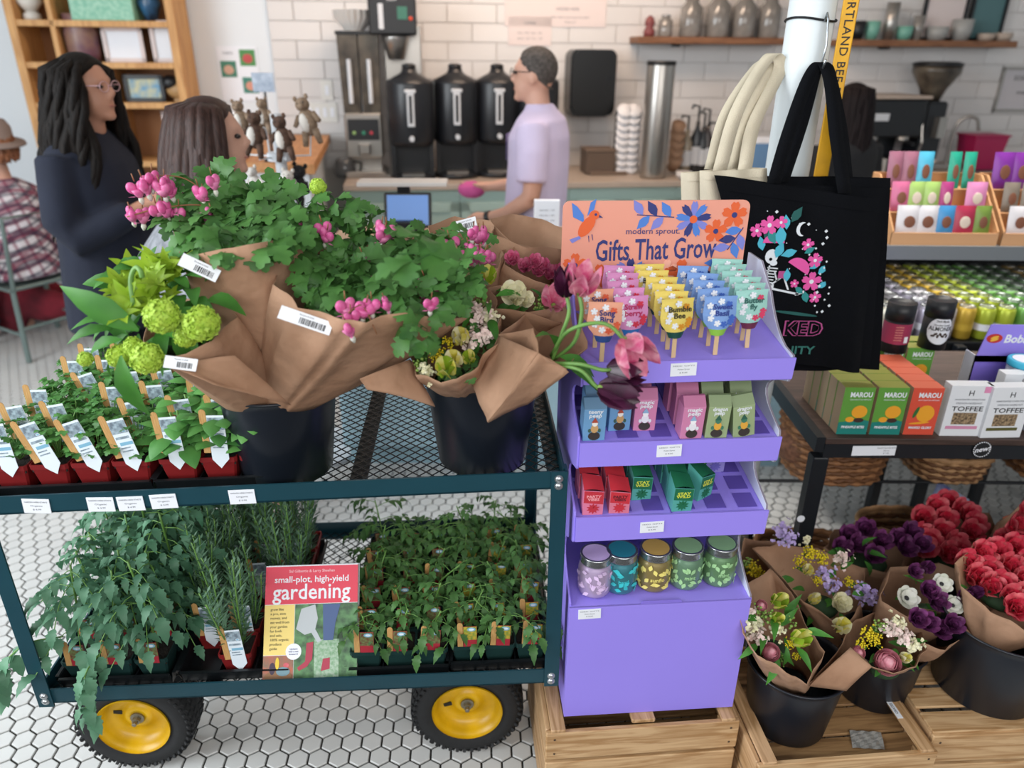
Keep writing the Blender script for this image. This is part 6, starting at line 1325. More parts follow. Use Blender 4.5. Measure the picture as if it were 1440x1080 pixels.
# coffee grinder
g = wthing('coffee_grinder', 'steel double hopper coffee grinder at the left end of the counter', 'grinder', 516, 246)
obj('housing', one(bbox((0, .1, .26), (.24, .24, .28), .01)), m_ss, g); obj('base', one(bbox((0, .08, .02), (.26, .32, .04), .006)), m_ss, g); obj('pedestal', one(box((0, .14, .10), (.20, .14, .13))), m_ss, g)
obj('control_panel', one(bbox((0, -.024, .30), (.20, .01, .13), .004)), m_bp, g)
for x, c in ((-.06, '#8fb06a'), (.0, '#2f8a6a'), (.05, '#c23a4a')): obj('button', MB().add(ball((x, -.030, .28), .012, .004, .012, 8, 6)), mat('btn' + c, c, .4), g)
for s in (-1, 1):
    h = obj('hopper', MB().add(([(s*.062 - .055, 0, .40), (s*.062 + .055, 0, .40), (s*.062 + .055, .19, .40), (s*.062 - .055, .19, .40), (s*.066 - .062, -.02, .86), (s*.066 + .062, -.02, .86), (s*.066 + .062, .21, .86), (s*.066 - .062, .21, .86)], [(0, 1, 5, 4), (1, 2, 6, 5), (2, 3, 7, 6), (3, 0, 4, 7), (4, 5, 6, 7)])), mat('smoky_hopper', '#5f564a', .3, hex2='#2a2420', scale=8), g)
    obj('hopper_handle', one(cyl((s * .062, -.03, .46), (s * .062, -.03, .72), .014, None, 8)), m_lblw, h)
obj('hopper_lid', one(bbox((0, .095, .87), (.27, .25, .02), .004)), m_bp, g); obj('spout', one(bbox((0, -.03, .18), (.08, .06, .07), .01)), m_ss, g)
fstk = wthing('coffee_filter_stack', 'stack of fluted white paper coffee filters on the grinder', 'coffee filters', 516, 246)
fm = MB()
for l in range(6): fm.add(grid(lambda u, v: ((.06 + .065 * v + .004 * math.sin(u * 2 * PI * 20) * v) * math.cos(u * 2 * PI) - .02, (.06 + .065 * v + .004 * math.sin(u * 2 * PI * 20) * v) * math.sin(u * 2 * PI) + .09, .884 + l * .008 + .075 * v), 80, 3), 0, False)
obj('filters', fm, mat('filter_paper', '#e4ddd6', .8), fstk); obj('filter_base', one(lathe([(.062, .882), (.062, .884)], 20), False, T((-.02, .09, 0))), mat('filter_paper', '#e4ddd6'), fstk)
# brewer
bw = wthing('coffee_brewer', 'tall steel coffee brewer with a black control head', 'coffee machine', 570, 243)
obj('column', one(bbox((.02, .22, .46), (.24, .12, .92), .006)), m_ss, bw); obj('control_head', one(bbox((-.03, .08, .97), (.29, .36, .22), .01)), m_bp, bw); obj('display', one(box((.03, -.102, .98), (.06, .004, .07))), m_scr, bw); obj('panel_print', one(box((-.10, -.102, .96), (.03, .004, .14))), m_lblw, bw); obj('top_plate', one(box((-.03, .08, 1.085), (.31, .38, .012))), m_ss, bw)
text('BREW', .022, m_lblw, bw, T((-.03, -.104, 1.05)) @ RX(PI / 2), ext=.0005); obj('lamp', MB().add(ball((.08, -.102, .95), .012, .005, .012, 8, 6)), mat('red_lamp', '#d0482a', .4), bw)
obj('brew_funnel', MB().add(lathe([(.05, .72), (.085, .84), (.085, .86)], 20), 0, True, T((-.02, .02, 0))), m_ss, bw); obj('base_plate', one(bbox((0, .10, .01), (.28, .36, .02), .004)), m_ss, bw)
def urn(px, py, label, hh=.66):
    u = wthing('coffee_urn', label, 'coffee urn', px, py, 0, 'black coffee urns')
    obj('body', MB().add(lathe([(.135, .22), (.148, .25), (.148, .58), (.142, .60), (.06, .64), (.045, .655), (.045, .67)], 28), 0, True), m_bp2, u); obj('stand_back', one(box((0, .06, .14), (.26, .10, .26))), m_bp, u); obj('base', MB().add(lathe([(.135, 0), (.148, .01), (.148, .03), (.12, .035)], 28), 0, True), m_bp2, u)
    for s in (-1, 1): obj('side_post', one(box((s * .122, .0, .14), (.03, .10, .24))), m_bp, u)
    obj('drip_tray', one(box((0, -.06, .04), (.14, .12, .012))), m_ss, u); obj('gauge', one(bbox((0, -.150, .44), (.045, .012, .20), .004)), m_lblw, u); obj('gauge_scale', one(box((0, -.157, .44), (.018, .003, .16))), m_bp, u); obj('gauge_cap', one(bbox((0, -.15, .545), (.07, .016, .02), .004)), m_lblw, u); obj('tap', one(cyl((0, -.14, .27), (0, -.19, .27), .016, None, 10)), m_lblw, u); obj('lid_knob', MB().add(lathe([(.04, .67), (.045, .69), (.02, .70)], 16), 0, True), m_bp, u)
    return u
urn(582, 252, 'black coffee urn standing under the brewer'); urn(643, 248, 'black coffee urn in the middle, beside the brewer'); urn(699, 246, 'black coffee urn just left of the man'); urn(752, 245, 'black coffee urn hidden behind the man')
twl = obj('folded_towel', MB().add(grid(lambda u, v: ((u - .5) * .22, (v - .5) * .12, .012 + .008 * math.sin(u * 9 + v * 5)), 12, 8), 0, True).add(box((0, 0, .005), (.2, .10, .010))), mat('towel_beige', '#cdb5a6', .9), None, WALL @ T((onc(528, 256)[0], CF_ + .08, CZ))); tag(twl, 'crumpled beige towel at the worktop\'s left front', 'towel')
kt = wthing('kettle', 'small dark glass kettle left of the grinder', 'kettle', 484, 228); obj('body', MB().add(lathe([(.06, 0), (.075, .03), (.06, .10), (.04, .12)], 18), 0, True), mat('smoke_glass', '#4c4f52', .15), kt); obj('handle', one(tube([(.06, 0, .10), (.11, 0, .09), (.10, 0, .03)], .008, 6)), m_bp, kt)
# wall mounted
def wall_thing(name, label, cat, px, py, off=-.012, group=None):
    p = on_wall(px, py, off); return thing(name, label, cat, WALL @ T((p.x, p.y, p.z)), group)
td = wall_thing('towel_dispenser', 'glossy black paper towel dispenser on the tiled wall', 'dispenser', 825, 115); td_m = mat('gloss_black', '#08090b', .32)
obj('housing', MB().add(plate([(x, 0, z) for x, z in rrect(.32, .42, .05, 5)], (0, -1, 0), .20), 0), td_m, td); obj('front_cover', MB().add(plate([(x, -.20, z) for x, z in rrect(.30, .38, .05, 5, 0, .01)], (0, -1, 0), .02), 0), td_m, td); obj('paper_slot', one(box((0, -.12, -.205), (.22, .12, .03))), m_bp, td); obj('keyhole', one(box((.10, -.222, .03), (.03, .004, .02))), m_knob, td)
def sign(name, label, px, py, w_, h_, m, lines=(), frame_m=None, off=-.013, lm=None):
    s = wall_thing(name, label, 'sign', px, py, off); sh = obj('sheet', one(bbox((0, -.002, 0), (w_, .004, h_), .0008)), m, s)
    if frame_m:
        mb = MB()
        for a, b, c, d in ((-w_/2, 0, .02, h_ + .02), (w_/2, 0, .02, h_ + .02), (0, h_/2, w_ + .02, .02), (0, -h_/2, w_ + .02, .02)): mb.add(box((a, -.006, b), (c, .016, d)))
        obj('frame', mb, frame_m, s)
    for k, (tx, sz, x, z) in enumerate(lines): text(tx, sz, lm or m_ink, sh, T((x, -.0046, z)) @ RX(PI / 2), ext=.0004)
    return s
m_paper = mat('sign_paper', '#dccfcd', .7)
sign('wall_notice', 'small white notice on the tiles above the man', 745, 44, .30, .18, m_paper, (('COFFEE', .024, 0, .05), ('Drip ... 3.00   Latte ... 4.50', .016, 0, -.01), ('Mocha .. 5.00   Tea .... 3.00', .016, 0, -.045)))
sign('menu_poster', 'wide white poster at the top of the tiled wall', 782, 8, .70, .26, m_paper, (('ORDER HERE', .028, .08, -.02), ('Please wait for your name to be called', .017, .10, -.07), ('Thank you!', .017, .10, -.10)))
psr = sign('photo_poster', 'white poster with food photos on the left wall part', 337, 104, .26, .34, mat('poster_white', '#e6eaf2', .6), off=.008)
for k, (x, z, c1, c2) in enumerate(((.065, .10, '#4a8a4c', '#b84a4a'), (-.065, .03, '#3f7a64', '#c8a08a'), (.065, -.07, '#3f8070', '#d0907a'))):
    obj('photo', one(box((x, -.005, z), (.10, .003, .10))), mat('pphoto%d' % k, c1, .6), psr); obj('dish', MB().add(ball((x, -.006, z - .005), .035, .003, .030, 12, 6)), mat('pdish%d' % k, c2, .6), psr)
text('menu', .03, m_ink, psr, T((-.06, -.005, .13)) @ RX(PI / 2), ext=.0004)
for (px, py, nm) in ((460, 127, 'light switch'), (452, 158, 'wide outlet')):
    o = wall_thing('switch_plate' if 'switch' in nm else 'outlet_plate', 'white %s plate left of the grinder' % nm, 'wall plate', px, py); w_ = .08 if 'switch' in nm else .22; obj('plate', one(bbox((0, -.004, 0), (w_, .008, .13), .002)), mat('plate_white', '#dcdbd6', .4), o)
    for k in range(1 if w_ < .1 else 4): obj('socket', one(box(((k - (0 if w_ < .1 else 1.5)) * .05, -.009, 0), (.026, .004, .06))), m_card, o)
# wall shelf
m_shelf = wood('shelf_wood', '#8a5f42', '#6b452e', 0)
for nm, pa, pb, lab in (('l', (897, 56), (1104, 58), 'wooden wall shelf of glass jars left of the pole'), ('r', (1186, 60), (1430, 63), 'wooden wall shelf of cups and frames right of the pole')):
    a, b = on_wall(*pa, -.22), on_wall(*pb, -.22); L = b.x - a.x
    o = thing('wall_shelf', lab, 'shelf', WALL @ T((a.x, 0, a.z))); obj('plank', one(bbox((L / 2, -.12, 0), (L, .215, .042), .003)), m_shelf, o); obj('bracket', one(box((L * .3, -.08, -.03), (.02, .12, .02))), m_bp, o)
    if nm == 'l': SHL = a
    else: SHR = a
def shelf_item(name, label, cat, px, base, prof, m, y=-.12, lidm=None, lid=None, group=None):
    p = on_wall(px, 45, y); o = thing(name, label, cat, WALL @ T((p.x, y, base.z + .0215)), group); obj('body', MB().add(lathe(prof, 18), 0, True), m, o)
    if lid: obj('lid', MB().add(lathe(lid, 18), 0, True), lidm, o)
    return o
m_jarg = mat('dusty_glass', '#6e6a66', .12, hex2='#928d88', scale=6, coat=.4)
m_cerw = mat('grey_ceramic', '#9a9a98', .4); m_mint = mat('mint_ceramic', '#6fa898', .4)
for k, (px, r_, h_) in enumerate(((935, .05, .14), (970, .075, .26), (1008, .08, .28), (1044, .08, .28), (1080, .075, .27))): shelf_item('glass_jar', 'glass storage jar on the left wall shelf, %s from the left' % ORD[k], 'jar', px, SHL, [(r_ * .9, 0), (r_, .01), (r_, h_ * .7), (r_ * .6, h_ * .82), (r_ * .6, h_ * .9)], m_jarg, lidm=m_lidring, lid=[(r_ * .64, h_ * .9), (r_ * .64, h_ * .96), (r_ * .3, h_)], group='glass jars on the wall shelf')
fg = shelf_item('figurine', 'small dark red figurine at the shelf\'s left end', 'figurine', 913, SHL, [(.035, 0), (.04, .03), (.025, .06), (.035, .08), (.03, .11), (.01, .13)], mat('red_figure', '#7a3d3d', .5))
for k, (px, r_, h_, m, nm) in enumerate(((1226, .05, .12, m_mint, 'mint green mug'), (1250, .045, .24, m_ss, 'steel canister'), (1272, .055, .09, m_mint, 'mint green cup'), (1290, .04, .16, m_jarg, 'grey glass beaker'), (1318, .075, .09, m_cerw, 'grey ceramic cup on a saucer'), (1352, .07, .14, m_cerw, 'stack of grey ceramic cups'), (1206, .05, .12, m_bp, 'dark tumbler'), (1388, .06, .05, m_ctop, 'small tan bowl'), (1412, .065, .055, m_ctop, 'rightmost tan bowl'))): shelf_item('shelf_cup', '%s on the right wall shelf' % nm, 'cup', px, SHR, [(r_ * .7, 0), (r_ * .95, h_ * .4), (r_, h_), (r_ * .9, h_), (r_ * .8, h_ * .5)], m)
for px, nm, w_, h_, m in ((1322, 'black framed print standing on the right wall shelf', .32, .30, m_paper), (1382, 'teal chalkboard standing on the right wall shelf', .26, .34, mat('teal_board', '#4f7276', .6))):
    p = on_wall(px, 40, -.03); o = thing('picture_frame', nm, 'frame', WALL @ T((p.x, -.04, SHR.z + .022 + h_ / 2))); obj('picture', one(box((0, 0, 0), (w_, .01, h_))), m, o)
    mb = MB()
    for a, b, c, d in ((-w_/2, 0, .022, h_), (w_/2, 0, .022, h_), (0, h_/2 - .01, w_, .022), (0, -h_/2 + .01, w_, .022)): mb.add(box((a, -.008, b), (c, .02, d)))
    obj('frame', mb, m_bp, o)
# worktop clutter right of the man
ls = wthing('lid_stack', 'rack of stacked white cup lids on the worktop', 'cup lids', 880, 240)
mb = MB()
for k in range(9):
    for s in (0, 1): mb.add(lathe([(.052, 0), (.056, .012), (.040, .022)], 16), 0, True, T((-.035 + .065 * s, 0, .04 + k * .046)) @ RX(.9))
obj('lids', mb, mat('lid_white', '#d8d6d8', .5), ls); obj('rack', one(box((0, .06, .2), (.16, .02, .42))), m_bp, ls)
cd = wthing('cup_dispenser', 'tall stainless cylinder cup dispenser on the worktop', 'cup dispenser', 917, 250); obj('cylinder', MB().add(lathe([(.085, 0), (.09, .02), (.09, .70), (.085, .72)], 28), 0, True), m_ss, cd); obj('rim', MB().add(lathe([(.093, .70), (.093, .725), (.08, .725)], 28), 0, True), m_bp, cd)
cp = wthing('cup_stack', 'brown paper cups nested on their side by the cylinder', 'cups', 945, 238); mb = MB()
for k in range(5): mb.add(lathe([(.035, 0), (.05, .10)], 16), 0, True, T((0, 0, .03 + k * .055)) @ RX(.7))
obj('cups', mb, mat('kraft_cup', '#a5836a', .7), cp)
sb = obj('sugar_bowl', MB().add(lathe([(.03, 0), (.05, .02), (.055, .05), (.05, .05)], 18), 0, True), mat('bowl_white', '#d4d0ce', .4), None, WALL @ T((onc(948, 246)[0], CF_ + .06, CZ + .0005))); tag(sb, 'small white bowl in front of the paper cups', 'bowl')
for k, (px, py, c, h_) in enumerate(((962, 236, '#8a8070', .34), (975, 238, '#2a2c30', .40), (990, 236, '#3a3230', .38), (1002, 234, '#b0a79c', .30), (1012, 236, '#3f9a58', .18), (985, 228, '#1f2226', .36))):
    o = wthing('syrup_bottle', ('%s syrup bottle with a pump, beside the steel cylinder' % ('tan', 'black', 'dark brown', 'pale', 'short green', 'rear black')[k]), 'bottle', px, py); m = mat('syr%d' % k, c, .25); obj('bottle', MB().add(lathe([(.036, 0), (.040, .01), (.040, h_ * .6), (.016, h_ * .75), (.014, h_ * .85)], 16), 0, True), m, o); obj('label', MB().add(lathe([(.0405, h_ * .15), (.0405, h_ * .45)], 16, False, False), 0, True), m_lblw, o); obj('pump', one(tube([(0, 0, h_ * .85), (0, 0, h_ * 1.1), (-.05, -.01, h_ * 1.12), (-.055, -.01, h_ * 1.06)], .008, 6)), m_bp, o)
for k, (px, py) in enumerate(((1058, 232), (1072, 232))):
    o = wthing('milk_carton', 'blue milk carton behind the cream totes, %s' % ('left', 'right')[k], 'carton', px, py); obj('carton', one(bbox((0, 0, .10), (.08, .08, .20), .003)), mat('milk_blue', '#6f98c4', .5), o); obj('gable', MB().add(([(-.04, -.04, .20), (.04, -.04, .20), (.04, .04, .20), (-.04, .04, .20), (-.04, 0, .24), (.04, 0, .24)], [(0, 1, 5, 4), (2, 3, 4, 5), (1, 2, 5), (3, 0, 4)])), m_card, o)
o = wthing('wooden_box', 'brown wooden box by the towel dispenser', 'box', 842, 236); obj('carcass', one(bbox((0, .05, .08), (.20, .20, .15), .004)), mat('boxwood', '#5b4a3e', .6), o); obj('lid', one(bbox((0, .05, .16), (.21, .21, .015), .003)), mat('boxwood2', '#6b584a', .6), o)
o = wthing('tray', 'dark serving tray with a steel tin', 'tray', 852, 243); obj('tray_base', one(bbox((0, 0, .012), (.26, .16, .02), .004)), mat('boxwood2', '#6b584a'), o); obj('tin', MB().add(lathe([(.05, .022), (.05, .11)], 16), 0, True, T((.05, .02, 0))), m_ss, o)
# espresso machine
em = wthing('espresso_machine', 'black espresso machine at the right of the counter', 'espresso machine', 1238, 226); obj('body', one(bbox((0, .16, .36), (.52, .40, .26), .015)), m_bp, em); obj('cup_tray', one(bbox((0, .16, .50), (.54, .42, .02), .004)), m_ctop, em); obj('base', one(bbox((0, .12, .04), (.50, .48, .08), .01)), m_bp2, em); obj('back', one(box((0, .28, .16), (.46, .12, .20))), m_bp2, em)
for s in (-1, 1): obj('group_head', MB().add(lathe([(.04, .20), (.045, .24)], 16), 0, True, T((s * .12, -.02, 0))), m_ss, em); obj('portafilter', one(cyl((s * .12, -.03, .21), (s * .12, -.16, .20), .014, None, 8)), m_bp, em); obj('steam_wand', one(tube([(s * .24, -.03, .34), (s * .25, -.06, .2), (s * .24, -.05, .1)], .007, 6)), m_ss, em)
obj('badge', one(bbox((-.10, -.046, .37), (.14, .006, .05), .002)), m_lblw, em)
gr = wthing('espresso_grinder', 'black grinder with a wide conical hopper', 'grinder', 1302, 224); obj('body', one(bbox((0, .1, .24), (.17, .22, .46), .02)), m_bp2, gr); obj('hopper', MB().add(lathe([(.06, .47), (.09, .55), (.16, .66), (.16, .70)], 24), 0, True, T((0, .1, 0))), mat('smoky_hopper', '#5f564a'), gr); obj('hopper_lid', MB().add(lathe([(.165, .70), (.165, .72), (.12, .73)], 24), 0, True, T((0, .1, 0))), m_bp, gr); obj('chute', one(box((.02, -.04, .30), (.06, .06, .14))), m_ss, gr)
fa = wthing('faucet', 'tall arched gooseneck faucet over the sink', 'faucet', 1332, 222); obj('spout', MB().add(tube(smooth_path([(0, 0, 0), (.0, 0, .26), (.04, -.02, .36), (.12, -.05, .36), (.15, -.06, .28)], 6), .012, 8), 0, True), m_ss, fa); obj('base_plate', one(bbox((0, 0, .02), (.26, .06, .04), .01)), m_ss, fa)
for s in (-1, 1): obj('handle', one(cyl((s * .10, 0, .04), (s * .13, -.05, .07), .012, None, 8)), m_ss, fa)
pb = wthing('pink_tub', 'deep pink plastic tub by the sink', 'tub', 1374, 226); obj('tub', MB().add(([(-.10, -.08, 0), (.10, -.08, 0), (.10, .08, 0), (-.10, .08, 0), (-.13, -.10, .24), (.13, -.10, .24), (.13, .10, .24), (-.13, .10, .24)], [(3, 2, 1, 0), (0, 1, 5, 4), (1, 2, 6, 5), (2, 3, 7, 6), (3, 0, 4, 7), (4, 5, 6, 7)])), mat('pink_tub', '#a31c50', .45), pb); obj('rim', one(bbox((0, 0, .245), (.28, .22, .012), .003)), mat('pink_tub', '#a31c50'), pb)
sk_ = wthing('sink_basin', 'steel sink let into the right end of the worktop', 'sink', 1400, 240); obj('basin_rim', one(bbox((0, .05, .004), (.5, .36, .010), .003)), m_ss, sk_); obj('basin', one(box((0, .05, .0095), (.42, .28, .003))), mat('sink_dark', '#55585a', .4, .6), sk_)
sign('whiteboard', 'small framed whiteboard on the wall at the right edge', 1428, 126, .28, .30, mat('wboard', '#c4c0c4', .4), (('SOAP', .05, .02, .08), ('rinse', .04, .05, -.02)), m_ss, lm=m_bp)
# low boxes by the register
for k, (px, c) in enumerate(((1206, '#c9a14a'), (1228, '#b7b2ac'))):
    o = wthing('tea_box', ('yellow printed', 'grey printed')[k] + ' box on the back worktop behind the totes', 'box', px, 250); obj('carton', one(bbox((0, 0, .055), (.11, .07, .11), .002)), mat('tea%d' % k, c, .6), o); obj('round_print', MB().add(ball((0, -.036, .055), .03, .002, .03, 12, 6)), mat('tea_print', '#3a3430', .6), o)
# ================================================================ service counter and cooler
m_pblue = mat('pale_blue_panel', '#a9c9d6', .5, var=.03, scale=2)
scx0, scx1, scy = -.74, 1.22, 2.84; SCZ = .98
sv = thing('service_counter', 'pale blue panelled service counter behind the cart', 'counter', T((0, 0, 0)))
obj('body', one(bbox(((scx0 + scx1) / 2, scy + .24, (SCZ - .04) / 2 + .05), (scx1 - scx0, .44, SCZ - .14), .003)), m_pblue, sv); obj('plinth', one(box(((scx0 + scx1) / 2, scy + .25, .05), (scx1 - scx0 - .04, .4, .10))), mat('plinth_blue', '#93b2be', .6), sv)
for k in range(5): obj('panel', one(bbox((scx0 + (k + .5) * (scx1 - scx0) / 5, scy + .012, .50), ((scx1 - scx0) / 5 - .03, .016, .72), .004)), m_pblue, sv)
wt_ = obj('counter_top', one(bbox(((scx0 + scx1) / 2, scy + .22, SCZ - .018), (scx1 - scx0 + .04, .52, .036), .003)), mat('counter_wood_top', '#c3a68c', .5, var=.08, scale=8), sv)
p = at_y(575, 325, 3.0); tb = thing('tablet_register', 'tablet point of sale screen on the service counter', 'tablet', T((p.x, 2.98, SCZ + .0005)) @ RZ(.05))
obj('tablet', one(bbox((0, 0, .13), (.19, .02, .14), .006), False, RX(-.3)), m_bp, tb); obj('screen', one(box((0, -.0115, .13), (.165, .002, .118)), False, RX(-.3)), mat('screen_blue', '#5a86c8', .3, emit=.25), tb); obj('stand', one(bbox((0, .05, .045), (.12, .14, .09), .006)), m_bp2, tb); obj('top_shelf', one(bbox((-.02, .10, .225), (.36, .12, .016), .003)), mat('shelf_white', '#c9c4c0', .5), tb); obj('shelf_post', one(box((-.02, .12, .16), (.05, .04, .12))), m_bp2, tb)
p = at_y(768, 330, 2.93); cdh = thing('menu_card_stand', 'white upright card stand on the service counter', 'card stand', T((p.x, 2.93, SCZ + .0005)))
obj('card', one(bbox((0, 0, .095), (.10, .03, .185), .002)), m_card, cdh)
for k in range(5): text('menu item .... 4.50', .008, m_ink, cdh, T((0, -.0158, .15 - k * .02)) @ RX(PI / 2), ext=.0004)
# cooler with cans
m_cool = mat('cooler_black', '#15171a', .4); m_coolw = mat('cooler_silver', '#9aa0a4', .35, .6)
kx0, kx1 = 1.245, 3.1; KY0, KY1 = 2.52, 3.42; KZ = .745
ko = thing('open_cooler', 'open front drinks cooler full of cans, snacks on its roof', 'cooler', T((0, 0, 0)))
roof = at_z(1300, 347, 1.075)
RY0 = roof.y
obj('lower_body', one(bbox(((kx0 + kx1) / 2, (KY0 + KY1) / 2, (KZ + .36) / 2), (kx1 - kx0, KY1 - KY0, KZ - .36), .004)), m_cool, ko)
for lx in (kx0 + .05, kx1 - .05):
    for ly in (KY0 + .4, KY1 - .05): obj('leg', one(box((lx, ly, .18), (.05, .05, .36))), m_cool, ko)
cl_ = bpy.data.lights.new('cooler_lamp', 'AREA'); cl_.shape = 'RECTANGLE'; cl_.size = 1.5; cl_.size_y = .06; cl_.energy = 3; cl_.color = (1, .97, .9); clo = bpy.data.objects.new('cooler_lamp', cl_); COL.objects.link(clo); clo.location = ((kx0 + kx1) / 2, RY0 + .12, 1.045)
obj('back', one(box(((kx0 + kx1) / 2, KY1 - .02, .90), (kx1 - kx0, .04, .36))), m_cool, ko)
obj('side', one(plate([(kx0, KY0, .36), (kx0, KY1, .36), (kx0, KY1, 1.05), (kx0, RY0, 1.05), (kx0, KY0, KZ + .02)], (-1, 0, 0), .02)), m_cool, ko); obj('side', one(plate([(kx1, KY0, .36), (kx1, KY1, .36), (kx1, KY1, 1.05), (kx1, RY0, 1.05), (kx1, KY0, KZ + .02)], (1, 0, 0), .02)), m_cool, ko)
obj('roof', one(bbox(((kx0 + kx1) / 2, (RY0 + KY1) / 2, 1.062), (kx1 - kx0 + .06, KY1 - RY0, .026), .003)), m_coolw, ko); obj('roof_edge', one(box(((kx0 + kx1) / 2, RY0 - .004, 1.055), (kx1 - kx0 + .06, .01, .05))), m_coolw, ko)
can_b = {}
CANC = {'cream': '#cfc9b8', 'white': '#c9c6cc', 'lilac': '#b3aec0', 'gold': '#c8a63c', 'lime': '#b3c23e', 'green': '#6fa653', 'dark green': '#3f5a3c', 'bronze': '#8a7448', 'teal': '#2f6a5a'}
for nm, c in CANC.items():
    can_b[nm] = (MB().add(lathe([(.026, 0), (.033, .006), (.033, .108), (.0265, .120)], 18), 0, True).add(lathe([(.0335, .035), (.0335, .06)], 18, False, False), 1, True).mesh('can_body', [mat('can_' + nm, c, .3, .3), m_card if nm in ('lime', 'lilac', 'teal') else mat('can2_' + nm, c, .35)]))
canlid = MB().add(lathe([(.0265, .119), (.027, .1225), (.024, .1225), (.023, .120)], 18), 0, True).mesh('can_lid', m_lidring)
colseq = ['cream', 'cream', 'white', 'lilac', 'white', 'gold', 'lime', 'lime', 'green', 'green', 'dark green', 'dark green', 'bronze', 'bronze', 'dark green', 'bronze']
for r_ in range(9):
    for c_ in range(16):
        x = kx0 + .05 + c_ * .0715 + .01 * (r_ % 2) * 0; y = KY0 + .05 + r_ * .0715
        px, py = proj((x, y, KZ + .1))
        if px > 1465: continue
        nm = colseq[c_] if not (r_ > 5 and c_ in (0, 1)) else 'teal'
        if c_ == 0 and r_ < 4: nm = 'teal'
        if c_ == 4 and r_ > 3: nm = 'gold'
        o = thing('drink_can', '%s can in the cooler, %s row, %s column from the left' % (nm, ORD[r_], ORD[c_]), 'can', T((x, y, KZ + .0005)), 'cans in the cooler')
        obj('can_body', can_b[nm], None, o); obj('can_lid', canlid, None, o)
# snack displays on the roof
m_kb = mat('kraft_cardboard', '#b98a5e', .8, var=.08, scale=10)
def snack_display(label, px0, px1, rows, yb=RY0 + .02):
    a, b = at_z(px0, 345, 1.0755), at_z(px1, 345, 1.0755); L = b.x - a.x; t = thing('snack_display', label, 'display box', T((a.x, yb, 1.0755)))
    for s in (0, L - .006): obj('side_card', one(plate([(s, 0, 0), (s, .24, 0), (s, .24, .22), (s, .18, .22), (s, .0, .05)], (1, 0, 0), .006)), m_kb, t)
    for k in range(3): st = obj('step', one(box((L / 2, .04 + .08 * k, .03 + .035 * k - .015), (L - .014, .076, .06 + .07 * k - .03))), m_kb, t); 
    obj('front_lip', one(box((L / 2, .002, .022), (L, .006, .045))), mat('kraft_lip', '#c9996f', .8), t); obj('back_card', one(box((L / 2, .237, .11), (L, .006, .22))), m_kb, t)
    n = 0
    for k, row in enumerate(rows):
        for j, (c, w_) in enumerate(row):
            x = a.x + .03 + (L - .05) * (j + .5) / len(row); z = 1.0755 + .0005 + (.03 + .07 * k)
            if c is None: continue
            o = thing('snack_packet', '%s snack packet, %s row, %s from the left, in the %s display' % (c[0], ('front', 'middle', 'back')[k], ORD[j], 'left' if px0 < 1350 else 'right'), 'packet', T((x, yb + .022 + .08 * k, z)) @ RX(-.18), 'snack packets on the cooler')
            h_ = .105 if k < 2 else .13
            obj('pouch', MB().add(grid(lambda u, v: ((u - .5) * w_, -.010 * (math.sin(PI * u) * math.sin(PI * v)) ** .6, v * h_), 8, 8), 0, True).add(grid(lambda u, v: ((.5 - u) * w_, .010 * (math.sin(PI * u) * math.sin(PI * v)) ** .6, v * h_), 8, 8), 0, True), mat('snk' + c[1], c[1], .4), o)
            obj('print', MB().add(ball((0, -.0115, h_ * .45), w_ * .24, .002, h_ * .2, 10, 6)), mat('snkp' + c[1], '#d8c8b8' if j % 2 else '#7a4a34', .5), o)
pk = ('pink', '#c8688f'); gn = ('pale green', '#9fc06a'); mg = ('magenta', '#a83a78'); lp_ = ('light pink', '#d486b4'); wt2 = ('white', '#d5d2d6'); bl = ('blue', '#3f8ac0'); rd = ('red', '#a82c4a'); ol = ('olive', '#6f8a3a'); mv = ('mauve', '#9a6478'); cy = ('sky blue', '#4fb0d0'); tl = ('teal', '#1f9a80'); pu = ('purple', '#7a2c94'); gy = ('grey brown', '#7f7468')
snack_display('stepped cardboard snack display on the cooler roof', 1252, 1398, [[(wt2, .085), (wt2, .085), (bl, .07), (rd, .08), (ol, .06)], [(pk, .07), (gn, .07), (gn, .065), (mg, .05), (None, 0), (lp_, .075)], [(mv, .055), (mv, .055), (cy, .06), (None, 0), (tl, .045), (tl, .045)]])
snack_display('second cardboard snack display at the right edge on the cooler roof', 1404, 1500, [[(wt2, .08), (wt2, .08), (wt2, .08)], [(gy, .06), (gy, .06), (gy, .06)], [(pu, .08), (pu, .08), (pu, .08)]])
sdb = at_z(1222, 345, 1.0); 
# ================================================================ left background
m_oak = wood('bookcase_oak', '#d0a067', '#b78550', 2, 3); m_oakd = mat('bookcase_back', '#9a6840', .7, var=.15, scale=2)
BY = -.34     # front of the bookcase in wall coordinates
pL, pR = on_wall(15, 30, BY), on_wall(240, 30, BY); bl_, br_ = pL.x, pR.x
bc = thing('bookcase', 'tall light oak bookcase against the back wall', 'bookcase', WALL @ T((bl_, BY, 0))); BWd = br_ - bl_
for x in (0, BWd): obj('side_panel', one(bbox((x, .16, 1.2), (.05, .32, 2.4), .003)), m_oak, bc)
obj('back_panel', one(box((BWd / 2, .315, 1.2), (BWd, .012, 2.4))), m_oakd, bc)
zs = [on_wall(120, y, BY).z for y in (33, 92, 149, 232)]
for z in zs + [.55, .08]: obj('shelf_board', one(bbox((BWd / 2, .16, z), (BWd - .05, .31, .035), .003)), m_oak, bc)
for px, z0, z1 in ((78, zs[1], 2.4), (140, zs[3], zs[1])): x = on_wall(px, 60, BY).x - bl_; obj('divider', one(bbox((x, .16, (z0 + z1) / 2), (.032, .31, z1 - z0 - .036), .003)), m_oak, bc)
def on_shelf(name, label, cat, px, k, d=.12):
    x = on_wall(px, 60, BY + d).x; return thing(name, label, cat, WALL @ T((x, BY + d, zs[k] + .018)))
